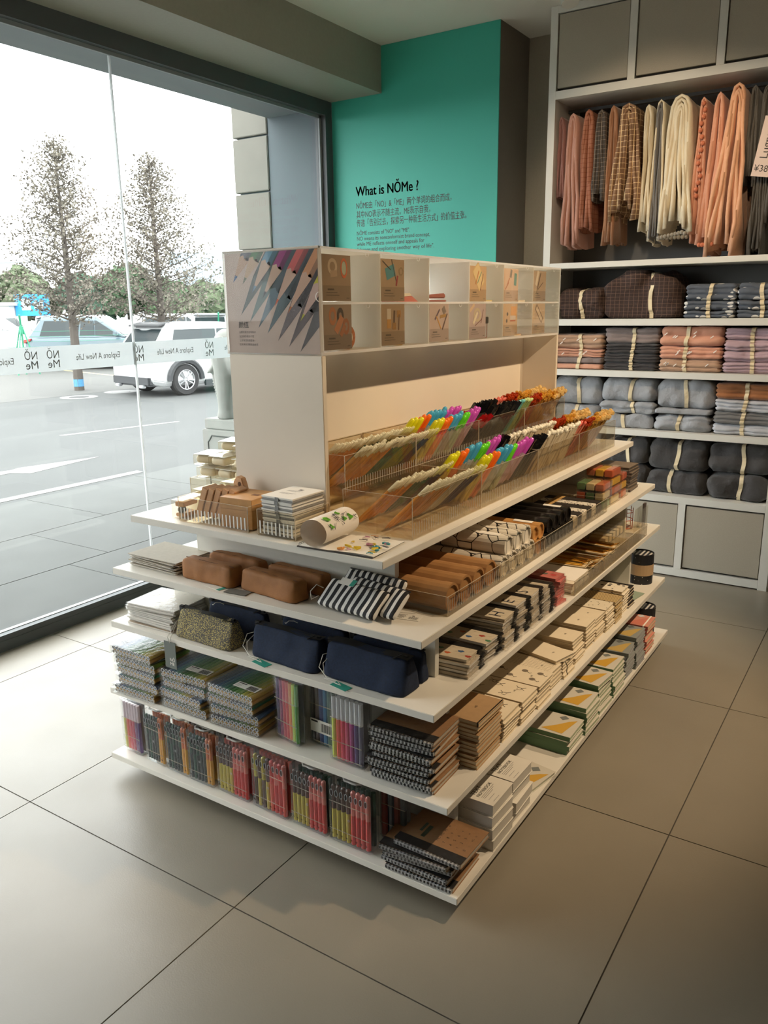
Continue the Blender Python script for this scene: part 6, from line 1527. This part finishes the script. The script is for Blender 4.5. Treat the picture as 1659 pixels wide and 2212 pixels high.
# ---- facade pier beside the window
REV = mat('blue_grey_render', (92, 100, 104), 0.8, vary=(3, 0.06, 8)); STONE = mat('beige_stone_cladding', (118, 115, 106), 0.8, vary=(6, 0.05))
pier = struct('wall_outer', MB().box(-2.43, 2.013, -0.3, -1.978, 2.6, 3.4).box(-2.72, 2.03, -0.3, -2.431, 2.6, 3.4), REV)
zz = [-0.02, 0.62, 1.27, 1.92, 2.30, 2.66, 3.4]
for a, b in zip(zz[:-1], zz[1:]):
    struct('stone_block', MB().box(-2.745, 2.000, a+0.006, -2.432, 2.029, b-0.006).box(-2.745, 2.03, a+0.006, -2.7205, 2.6, b-0.006), STONE, pier, bevel=0.004)
struct('outer_soffit', MB().box(-2.42, FY0, 2.760, -1.985, 2.012, 3.4), mat('outer_soffit_grey', (130, 136, 138), 0.7))

# ---- stone elephant on a carved pedestal
MARB = mat('weathered_white_stone', (126, 126, 120), 0.75, vary=(12, 0.06), bump=(90, 0.15)); CARV = mat('carved_line_grey', (70, 70, 66), 0.8)
t = thing('stone_pedestal', 'carved pale stone pedestal carrying the elephant statue', 'pedestal', (-3.16, 2.60, -0.02))
part('body', MB().box(-0.355, -0.335, 0, 0.36, 0.40, 0.565), MARB, t, bevel=0.01)
part('cap', MB().box(-0.335, -0.32, 0.567, 0.35, 0.385, 0.652), MARB, t, bevel=0.008)
fr = [(-0.285, 0.04), (-0.285, 0.46), (-0.262, 0.485), (-0.24, 0.515), (0.30, 0.515), (0.30, 0.04)]
part('carved_frame', MB().tube([(a, -0.336, b) for a, b in fr], 0.006, 5, True), CARV, t)
for q in range(3):
    cx, cz, s = (-0.12, 0.20, 0.08) if q == 0 else (0.02, 0.36, 0.09) if q == 1 else (0.16, 0.22, 0.08)
    part('carved_cloud', MB().tube([(cx+s*(1-0.06*k)*math.cos(0.5*k), -0.337, cz+s*0.8*(1-0.06*k)*math.sin(0.5*k)) for k in range(14)], 0.006, 5), MARB, t)
def remeshed(mb, m_, name, vox=0.012, smooth_it=6):
    me = mb.mesh(name, m_)
    o = bpy.data.objects.new('tmp', me); COL.objects.link(o)
    r_ = o.modifiers.new('r', 'REMESH'); r_.mode = 'VOXEL'; r_.voxel_size = vox
    s_ = o.modifiers.new('s', 'SMOOTH'); s_.iterations = smooth_it; s_.factor = 0.5
    dg = bpy.context.evaluated_depsgraph_get(); out = bpy.data.meshes.new_from_object(o.evaluated_get(dg)); out.name = name
    bpy.data.objects.remove(o)
    out.polygons.foreach_set('use_smooth', [True]*len(out.polygons))
    if not out.materials: out.materials.append(m_)
    return out
mb = MB()
mb.sphere((0.10, 0, 0.50), 0.20, 18, 12, (1.25, 0.85, 1.0)); mb.sphere((-0.135, 0, 0.58), 0.13, 16, 10, (0.9, 0.85, 1.15))
for x, y in ((-0.06, -0.10), (-0.06, 0.10), (0.26, -0.10), (0.26, 0.10)):
    mb.tube([(x, y, 0.52), (x, y, 0.28), (x-0.005, y, 0.08), (x-0.01, y, 0.0)], 0.07, 12, rs=[0.10, 0.078, 0.066, 0.078])
mb.tube([(-0.15, 0, 0.62), (-0.215, 0, 0.52), (-0.235, 0, 0.40), (-0.235, 0, 0.28), (-0.215, 0, 0.16), (-0.185, 0, 0.06), (-0.165, 0, 0.02)], 0.05, 14, rs=[0.085, 0.082, 0.072, 0.062, 0.054, 0.048, 0.050])
for s in (-1, 1):
    mb.sphere((-0.06, s*0.125, 0.56), 0.11, 12, 8, (0.75, 0.22, 1.15)); mb.tube([(-0.20, s*0.055, 0.46), (-0.255, s*0.085, 0.385), (-0.30, s*0.09, 0.36)], 0.02, 8, rs=[0.028, 0.022, 0.006])
mb.tube([(0.33, 0, 0.56), (0.37, 0, 0.45), (0.365, 0, 0.30)], 0.014, 8)
t = thing('elephant_statue', 'pale stone elephant statue standing on the carved pedestal outside', 'statue', (-3.235, 2.452, 0.633), -0.10)
part('body', remeshed(mb, MARB, 'body'), None, t)
for k in range(17):
    z = 0.06+0.022*k; xx = -0.185-0.05*min(1, (z-0.06)/0.22); rr = 0.05+0.014*min(1, (z-0.06)/0.2)
    part('trunk_ring', MB().tube([(xx-rr*math.cos(a), rr*math.sin(a), z+0.006*math.cos(a)) for a in [-1.3+2.6*q/8 for q in range(9)]], 0.0035, 4), MARB, t)
for s in (-1, 1): part('eye', MB().sphere((-0.225, s*0.075, 0.575), 0.013, 8, 6), CARV, t)

# ---- vehicles
def loft(secs):
    """secs: list of (x, [(y,z)...]) half sections from bottom centre to top centre, mirrored"""
    mb = MB(); n = len(secs[0][1]); m = 2*n-2
    rows = []
    for x, pr in secs:
        rows.append([(x, y, z) for y, z in pr]+[(x, -y, z) for y, z in reversed(pr[1:-1])])
    vs = [p for r_ in rows for p in r_]; fs = []
    for i_ in range(len(secs)-1):
        for k in range(m): fs.append((i_*m+k, i_*m+(k+1) % m, (i_+1)*m+(k+1) % m, (i_+1)*m+k))
    fs += [tuple(range(m-1, -1, -1)), tuple((len(secs)-1)*m+k for k in range(m))]
    return mb.add(vs, fs)
TYRE = mat('tyre_rubber', (34, 34, 35), 0.85); RIM = mat('alloy_rim', (176, 178, 180), 0.35, 0.7); CGL = mat('dark_car_glass', (40, 48, 50), 0.25, spec=0.35); CLAD = mat('black_cladding', (44, 46, 48), 0.6); TAIL = mat('tail_lamp_red', (170, 40, 44), 0.25); HEADL = mat('head_lamp', (220, 222, 224), 0.15)
def wheel(t, x, y, r, side):
    w_ = 0.12
    wl = part('wheel', MB().lathe([(r*0.62, -w_), (r*0.92, -w_), (r, -w_*0.7), (r, w_*0.7), (r*0.92, w_), (r*0.62, w_), (r*0.62, -w_)], 28, (x, y, r), 'y'), TYRE, t)
    part('rim_barrel', MB().lathe([(r*0.62, -w_*0.9), (r*0.60, w_*0.3), (0.0, w_*0.3)], 24, (x, y, r), 'y'), CLAD, wl)
    for k in range(10):
        a = 2*PI*k/10+(0.12 if k % 2 else -0.12)
        part('spoke', MB().tube([(x+0.05*math.cos(a), y+side*w_*0.80, r+0.05*math.sin(a)), (x+r*0.60*math.cos(a), y+side*w_*0.92, r+r*0.60*math.sin(a))], 0.016, 5), RIM, wl)
    part('rim_lip', MB().tube([(x+r*0.62*math.cos(a), y+side*w_*0.93, r+r*0.62*math.sin(a)) for a in [2*PI*k/24 for k in range(24)]], 0.014, 5, True), RIM, wl)
def car(name, label, loc, rz, body, L=4.6, W=1.86, H=1.65, r=0.36, belt=1.02, hood=0.98, detail=True, cargo=0.0, grp=None, clad=True):
    t = thing(name, label, 'car', loc, rz, grp)
    hl, hw = L/2, W/2; zc = r*0.62
    def sec(x, w_, zb, zt, rnd=0.10):
        return (x, [(0, zb), (w_*0.90, zb), (w_*0.985, zb+0.10), (w_, (zb+zt)*0.5), (w_*0.985, zt-rnd), (w_*0.93, zt-0.02), (0, zt)])
    part('body', loft([sec(-hl, hw*0.82, zc+0.18, belt-0.12), sec(-hl+0.06, hw*0.90, zc+0.06, belt-0.02), sec(-hl+0.35, hw*0.98, zc, belt), sec(-hl*0.45, hw, zc, belt), sec(0.1*hl, hw, zc, belt), sec(hl*0.36, hw*0.99, zc, belt-0.01), sec(hl*0.55, hw*0.98, zc, hood), sec(hl-0.30, hw*0.94, zc, hood-0.08), sec(hl-0.08, hw*0.86, zc+0.05, hood-0.16), sec(hl, hw*0.74, zc+0.16, hood-0.26)]), body, t, smooth=False, bevel=0.02)
    xr0, xr1, xf1, xf0 = -hl+0.18, -hl+0.62-cargo*0.38, hl*0.02, hl*0.42
    wb, wt = hw*0.93, hw*0.74
    cabn = loft([(xr0, [(0, belt-0.02), (wb*0.92, belt-0.02), (wb*0.92, belt), (wb*0.91, belt+0.004), (0, belt+0.005)]),
                 (xr1, [(0, belt-0.02), (wb, belt-0.02), (wt+0.06, H-0.14), (wt-0.04, H-0.03), (0, H-0.015)]),
                 ((xr1+xf1)/2, [(0, belt-0.02), (wb, belt-0.02), (wt+0.05, H-0.11), (wt-0.04, H-0.015), (0, H)]),
                 (xf1, [(0, belt-0.02), (wb, belt-0.02), (wt+0.04, H-0.14), (wt-0.05, H-0.04), (0, H-0.02)]),
                 (xf0, [(0, belt-0.02), (wb*0.94, belt-0.02), (wb*0.93, belt), (wb*0.90, belt+0.004), (0, belt+0.005)])])
    part('cabin', cabn, body, t, bevel=0.015)
    # glazing
    def sidewin(x0, x1, s, x0t, x1t):
        zb, zt = belt+0.03, H-0.17; f = (zt-belt)/(H-0.14-belt)
        yb, yt = wb*0.985+0.012, (wb+(wt+0.06-wb)*f)+0.014
        part('window', MB().add([(x0, s*yb, zb), (x1, s*yb, zb), (x1t, s*yt, zt), (x0t, s*yt, zt)], [(0, 1, 2, 3)]), CGL, t)
    for s in (-1, 1):
        sidewin(xr1-0.05, -hl*0.22, s, xr1+0.12, -hl*0.20); sidewin(-hl*0.20, xf1-0.02, s, -hl*0.18, xf1-0.06); sidewin(xf1+0.0, xf0-0.16, s, xf1-0.02, xf1+0.05)
    q = 0.16
    part('windscreen', MB().add([(xf0-0.06+0.02, -wb*0.80, belt+0.05), (xf0-0.06+0.02, wb*0.80, belt+0.05), (xf1+0.07, wt*0.90, H-0.10), (xf1+0.07, -wt*0.90, H-0.10)], [(0, 1, 2, 3)]), CGL, t)
    part('rear_window', MB().add([(xr0+0.02-0.02, -wb*0.74, belt+0.06), (xr0+0.0, wb*0.74, belt+0.06), (xr1-0.10, wt*0.86, H-0.16), (xr1-0.10, -wt*0.86, H-0.16)], [(3, 2, 1, 0)]), CGL, t)
    part('rear_spoiler', MB().prism([(xr1-0.20, H-0.10), (xr1+0.1, H-0.03), (xr1+0.1, H-0.005), (xr1-0.20, H-0.07)], 'y', -wt*0.92, wt*0.92), CLAD if detail else body, t)
    for xw in (-hl*0.63, hl*0.62):
        for s in (-1, 1):
            wheel(t, xw, s*(hw-0.10), r, s)
            if clad: part('arch_trim', MB().tube([(xw+(r+0.075)*math.cos(a), s*(hw+0.012), r+(r+0.075)*math.sin(a)) for a in [PI*k/12 for k in range(13)]], 0.07, 6), CLAD, t)
    if clad:
        part('rear_bumper', MB().box(-hl-0.03, -hw*0.84, zc+0.02, -hl+0.25, hw*0.84, zc+0.26), CLAD, t, bevel=0.04)
        for s in (-1, 1):
            part('sill_trim', MB().box(-hl*0.40, s*(hw-0.05), zc-0.03, hl*0.42, s*(hw+0.015), zc+0.10), CLAD, t)
            part('exhaust_tip', MB().obox((-hl-0.03, s*hw*0.55, zc+0.02), (0.10, 0.18, 0.07)), RIM, t, bevel=0.015)
    for s in (-1, 1):
        part('tail_lamp', MB().prism([(-hl+0.01, belt-0.20), (-hl+0.26, belt-0.12), (-hl+0.30, belt-0.04), (-hl+0.02, belt-0.10)], 'y', s*hw*0.72, s*(hw*0.985)), TAIL, t, bevel=0.01)
        part('head_lamp', MB().prism([(hl-0.30, hood-0.20), (hl-0.10, hood-0.28), (hl-0.14, hood-0.17), (hl-0.34, hood-0.12)], 'y', s*hw*0.55, s*(hw*0.955)), HEADL, t, bevel=0.01)
        part('mirror', MB().box(xf0-0.30, s*(hw*0.98), belt+0.02, xf0-0.16, s*(hw+0.16), belt+0.16), body, t, bevel=0.03)
    part('grille', MB().box(hl-0.06, -hw*0.45, zc+0.16, hl+0.01, hw*0.45, zc+0.42), CLAD, t, bevel=0.02)
    part('number_plate', MB().box(-hl-0.012, -0.24, belt-0.34, -hl+0.02, 0.24, belt-0.22), mat('plate_%s' % name, (200, 206, 208), 0.5), t)
    return t
CWHT = mat('car_white_paint', (176, 178, 178), 0.2, coat=0.5); CBLU = mat('car_blue_grey_paint', (80, 98, 106), 0.25, coat=0.4)
# white SUV beside the kerb: rear right wheel stands at (-12.7, 10.7)
hd = 1.40; f_ = Vector((math.cos(hd), math.sin(hd))); l_ = Vector((-f_.y, f_.x))
rwx, rwy = -12.72, 10.72
c_ = Vector((rwx, rwy)) + f_*(4.64/2*0.63) + l_*(1.88/2-0.10)
car('white_suv', 'white SUV with black cladding driving past close to the window', (c_.x, c_.y, -0.38), hd, CWHT, 4.64, 1.88, 1.66, 0.36)
a0 = math.atan2(1.63, 2.53)
car('grey_suv', 'blue grey SUV parked behind the left tree', (-22.6, 16.35, -0.38), a0, CBLU, 4.85, 1.98, 1.80, 0.38, 1.10, 1.04, clad=False)
first = car('parked_car', 'white parked van at the left edge beside the blue grey SUV', (-27.6, 14.0, -0.38), a0, CWHT, 4.7, 1.9, 1.80, 0.35, 1.05, 1.02, cargo=1.0, clad=False, grp='parked white cars')
far = [(-25.0, 24.5, 2.2, 'first white hatchback behind the white SUV'), (-23.2, 25.9, 2.2, 'second white hatchback behind the white SUV'), (-21.4, 27.3, 2.2, 'third white hatchback behind the white SUV'), (-19.6, 28.7, 2.2, 'fourth white hatchback behind the white SUV'),
       (-31.5, 22.5, a0, 'white car behind the blue grey SUV'), (-29.6, 27.2, a0, 'white car between the two trees'), (-36.5, 19.8, a0, 'white car in the second row at the left edge'),
       (-40.5, 23.5, a0, 'white car far back at the left edge'), (-36.5, 27.3, a0, 'white car far back behind the left tree'), (-31.5, 31.0, a0, 'white car far back between the trees'), (-26.5, 34.6, a0, 'white car far back behind the right tree')]
for x, y, a, l in far: dup(first, (x, y, -0.38), a+ro.uniform(-0.05, 0.05), l)
BR_ = [(-50, 30), (-46, 33.5), (-42, 37), (-38, 40.5), (-34, 44), (-30, 47.5)]
for k, (x, y) in enumerate(BR_): dup(first, (x, y, -0.38), a0+1.57, 'white car in the farthest row, %s from the left' % NTH[k])

# ---- young conical street trees
BARK = mat('grey_brown_bark', (78, 72, 66), 0.9, vary=(20, 0.15)); LEAFB = mat('sparse_olive_brown_leaves', (96, 91, 80), 0.8, vary=(3, 0.25)); 
def conifer(label, x, y, h, seed, spread):
    r_ = random.Random(seed)
    t = thing('street_tree', label, 'tree', (x, y, -0.38), 0, 'conical street trees')
    part('trunk', MB().tube([(0, 0, 0), (0.02, 0, h*0.25), (-0.01, 0.02, h*0.5), (0.0, 0.0, h*0.8), (0.0, 0.0, h)], 0.1, 8, rs=[0.125, 0.10, 0.07, 0.035, 0.008]), BARK, t)
    part('trunk_wrap', MB().lathe([(0.13, 0.10), (0.127, 0.10), (0.125, 0.28), (0.128, 0.28)], 10), cm((70, 130, 170)), t)
    br = MB(); lf = MB()
    nb = 86
    for k in range(nb):
        f = k/nb; z = h*(0.27+0.70*f)
        a = k*2.399+r_.uniform(-0.3, 0.3); ln = spread*(1-f)**0.8*r_.uniform(0.65, 1.05)+0.12
        rise = ln*(0.30+0.25*f)
        d = Vector((math.cos(a), math.sin(a), 0)); p0 = Vector((0, 0, z)); p3 = p0+d*ln+Vector((0, 0, rise))
        mid = p0+d*ln*0.5+Vector((0, 0, rise*0.40))
        br.tube([p0, mid, p3], 0.015, 4, rs=[0.022*(1-f)+0.006, 0.012, 0.004])
        m_ = int(24+62*ln)
        for q in range(m_):
            s = r_.uniform(0.12, 1.05); c = p0.lerp(mid, s*2) if s < 0.5 else mid.lerp(p3, s*2-1)
            c = c+Vector((r_.gauss(0, 0.10), r_.gauss(0, 0.10), r_.gauss(0.02, 0.08)))
            sz = r_.uniform(0.022, 0.05); u = Vector((r_.gauss(0, 1), r_.gauss(0, 1), r_.gauss(0, 1))).normalized(); v = u.orthogonal().normalized()
            lf.add([c-u*sz, c+v*sz*0.6, c+u*sz, c-v*sz*0.6], [(0, 1, 2, 3)])
            if q % 6 == 0: br.tube([c, c+Vector((r_.gauss(0, 0.12), r_.gauss(0, 0.12), 0.08))], 0.004, 3)
    o = part('branches', br, BARK, t); o['kind'] = 'stuff'
    o = part('leaves', lf, LEAFB, t); o['kind'] = 'stuff'
conifer('conical bare looking street tree on the left, before the blue grey SUV', -16.10, 10.37, 5.95, 4, 1.95)
conifer('conical bare looking street tree on the right, behind the white SUV', -15.25, 12.45, 5.75, 8, 1.85)

# ---- green fence frames, hedge trees, far buildings
GRNM = mat('green_painted_steel', (40, 128, 96), 0.5)
for k, (x, y) in enumerate(((-22.4, 13.1), (-19.2, 18.6), (-18.1, 19.9), (-17.0, 21.2), (-15.9, 22.5))):
    t = thing('fence_post', 'green steel fence post with braces, %s from the left' % NTH[k], 'fence post', (x, y, -0.38), 0.5, 'green fence posts')
    part('post', MB().tube([(0, 0, 0), (0, 0, 1.55), (0.05, -0.12, 1.85)], 0.03, 6), GRNM, t)
    for s in (-1, 1): part('brace', MB().tube([(0.45*s, 0.0, 0), (0.05*s, 0, 1.45)], 0.022, 6), GRNM, t)
    part('brace', MB().tube([(0.0, -0.5, 0), (0, -0.03, 1.45)], 0.022, 6), GRNM, t); part('collar', MB().cyl((0, 0, 1.25), (0, 0, 1.50), 0.07, 10), GRNM, t)
t = thing('wire_fence', 'thin green wire fence running behind the trees', 'fence', (0, 0, -0.38))
for k in range(8):
    part('rail', MB().tube([(-24.5, 11.0, 0.2+0.16*k), (-15.0, 23.5, 0.2+0.16*k)], 0.006, 4), GRNM, t)
FOL = [mat('hedge_green_%d' % k, c, 0.9, vary=(1.6, 0.30, 8), bump=(3, 1.0), coords='Object') for k, c in enumerate(((60, 86, 58), (70, 94, 64), (86, 96, 72), (64, 92, 74)))]
hp = [(-72, 36, 5.6), (-68.5, 40, 6.0), (-64.5, 42.5, 5.6), (-61, 45, 5.2), (-57.8, 47, 5.8), (-54.5, 49.0, 4.6), (-51.5, 50.8, 4.2), (-48.5, 52.4, 4.8), (-45.8, 54.5, 5.0), (-43, 56.3, 4.8), (-40, 58.3, 5.0), (-37, 60.5, 5.0), (-75, 31, 5.4)]
hp = [(1.45+(x-1.45)*1.14, -2.5+(y+2.5)*1.14, h*1.12) for x, y, h in hp]
for k, (x, y, h) in enumerate(hp):
    t = thing('hedge_tree', 'leafy green tree in the row beyond the car park, %s' % (NTH[k]+' from the left' if k < 12 else 'beyond the left window edge'), 'tree', (x, y, -0.38), 0, 'trees beyond the car park')
    part('trunk', MB().tube([(0, 0, 0), (0, 0, h*0.5)], 0.16, 6), BARK, t)
    mb = MB()
    for q in range(6):
        c = (ro.uniform(-1.5, 1.5), ro.uniform(-1.5, 1.5), h*ro.uniform(0.42, 0.72)); mb.sphere(c, ro.uniform(1.3, 2.0), 44, 28, (1, 1, 0.85))
    mb.v = [tuple(Vector(p)+nz((p[0]+k*7, p[1], p[2]), 0.9, 0.7)+nz((p[0]+k, p[1], p[2]), 2.6, 0.5)+nz((p[0]+k, p[1], p[2]), 6.5, 0.25)) for p in mb.v]
    part('crown', mb, FOL[k % 4], t, smooth=False)
struct('boundary_wall', MB().add([(-78, 26, -0.4), (-33, 61, -0.4), (-33, 61, 0.9), (-78, 26, 0.9), (-78.2, 26.3, -0.4), (-33.2, 61.3, -0.4), (-33.2, 61.3, 0.9), (-78.2, 26.3, 0.9)], [(0, 1, 2, 3), (5, 4, 7, 6), (3, 2, 6, 7), (4, 0, 3, 7), (1, 5, 6, 2)]), mat('white_boundary_wall', (206, 208, 206), 0.8))
t = thing('low_hut', 'low white hut with flat roof at the left beyond the cars', 'building', (-70.5, 41.0, -0.38), 0.62)
part('walls', MB().box(-7, -2, 0, 3.2, 2, 2.6), mat('hut_wall', (200, 202, 200), 0.8), t); part('roof', MB().box(-7.3, -2.3, 2.6, 3.5, 2.3, 2.9), mat('hut_roof', (150, 152, 150), 0.7), t)
part('sign_strip', MB().box(-1.5, -2.1, 1.5, 1.8, -2.01, 2.3), cm((140, 146, 176)), t)
t = thing('blue_billboard', 'bright blue billboard beside the low white hut', 'billboard', (-66.2, 43.2, -0.38), 0.62)
part('panel', MB().box(-1.5, -0.1, 1.7, 1.5, 0.1, 3.6), cm((40, 140, 206)), t)
for x in (-1.2, 1.2): part('post', MB().cyl((x, 0, 0), (x, 0, 1.7), 0.08, 8), RIM, t)
part('print_shape', MB().box(-0.9, -0.12, 2.2, -0.1, -0.105, 3.2), cm((190, 220, 236)), t)
part('print_shape', MB().box(0.2, -0.12, 2.3, 1.0, -0.105, 2.9), cm((170, 210, 232)), t)
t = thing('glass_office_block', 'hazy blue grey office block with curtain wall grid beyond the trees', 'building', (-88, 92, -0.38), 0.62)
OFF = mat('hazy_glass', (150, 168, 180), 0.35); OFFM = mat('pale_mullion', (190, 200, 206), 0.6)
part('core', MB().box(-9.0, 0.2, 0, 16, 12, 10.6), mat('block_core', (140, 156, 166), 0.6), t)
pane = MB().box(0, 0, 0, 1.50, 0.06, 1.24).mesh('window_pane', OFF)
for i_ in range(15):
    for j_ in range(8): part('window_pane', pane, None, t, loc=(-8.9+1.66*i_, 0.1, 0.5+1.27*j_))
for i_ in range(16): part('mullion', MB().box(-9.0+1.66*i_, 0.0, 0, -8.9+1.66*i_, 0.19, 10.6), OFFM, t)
for k, (x, y, z0, w2, h2) in enumerate(((-100, 62, 0, 5, 8.2), (-90, 78, 0, 4, 7.2))):
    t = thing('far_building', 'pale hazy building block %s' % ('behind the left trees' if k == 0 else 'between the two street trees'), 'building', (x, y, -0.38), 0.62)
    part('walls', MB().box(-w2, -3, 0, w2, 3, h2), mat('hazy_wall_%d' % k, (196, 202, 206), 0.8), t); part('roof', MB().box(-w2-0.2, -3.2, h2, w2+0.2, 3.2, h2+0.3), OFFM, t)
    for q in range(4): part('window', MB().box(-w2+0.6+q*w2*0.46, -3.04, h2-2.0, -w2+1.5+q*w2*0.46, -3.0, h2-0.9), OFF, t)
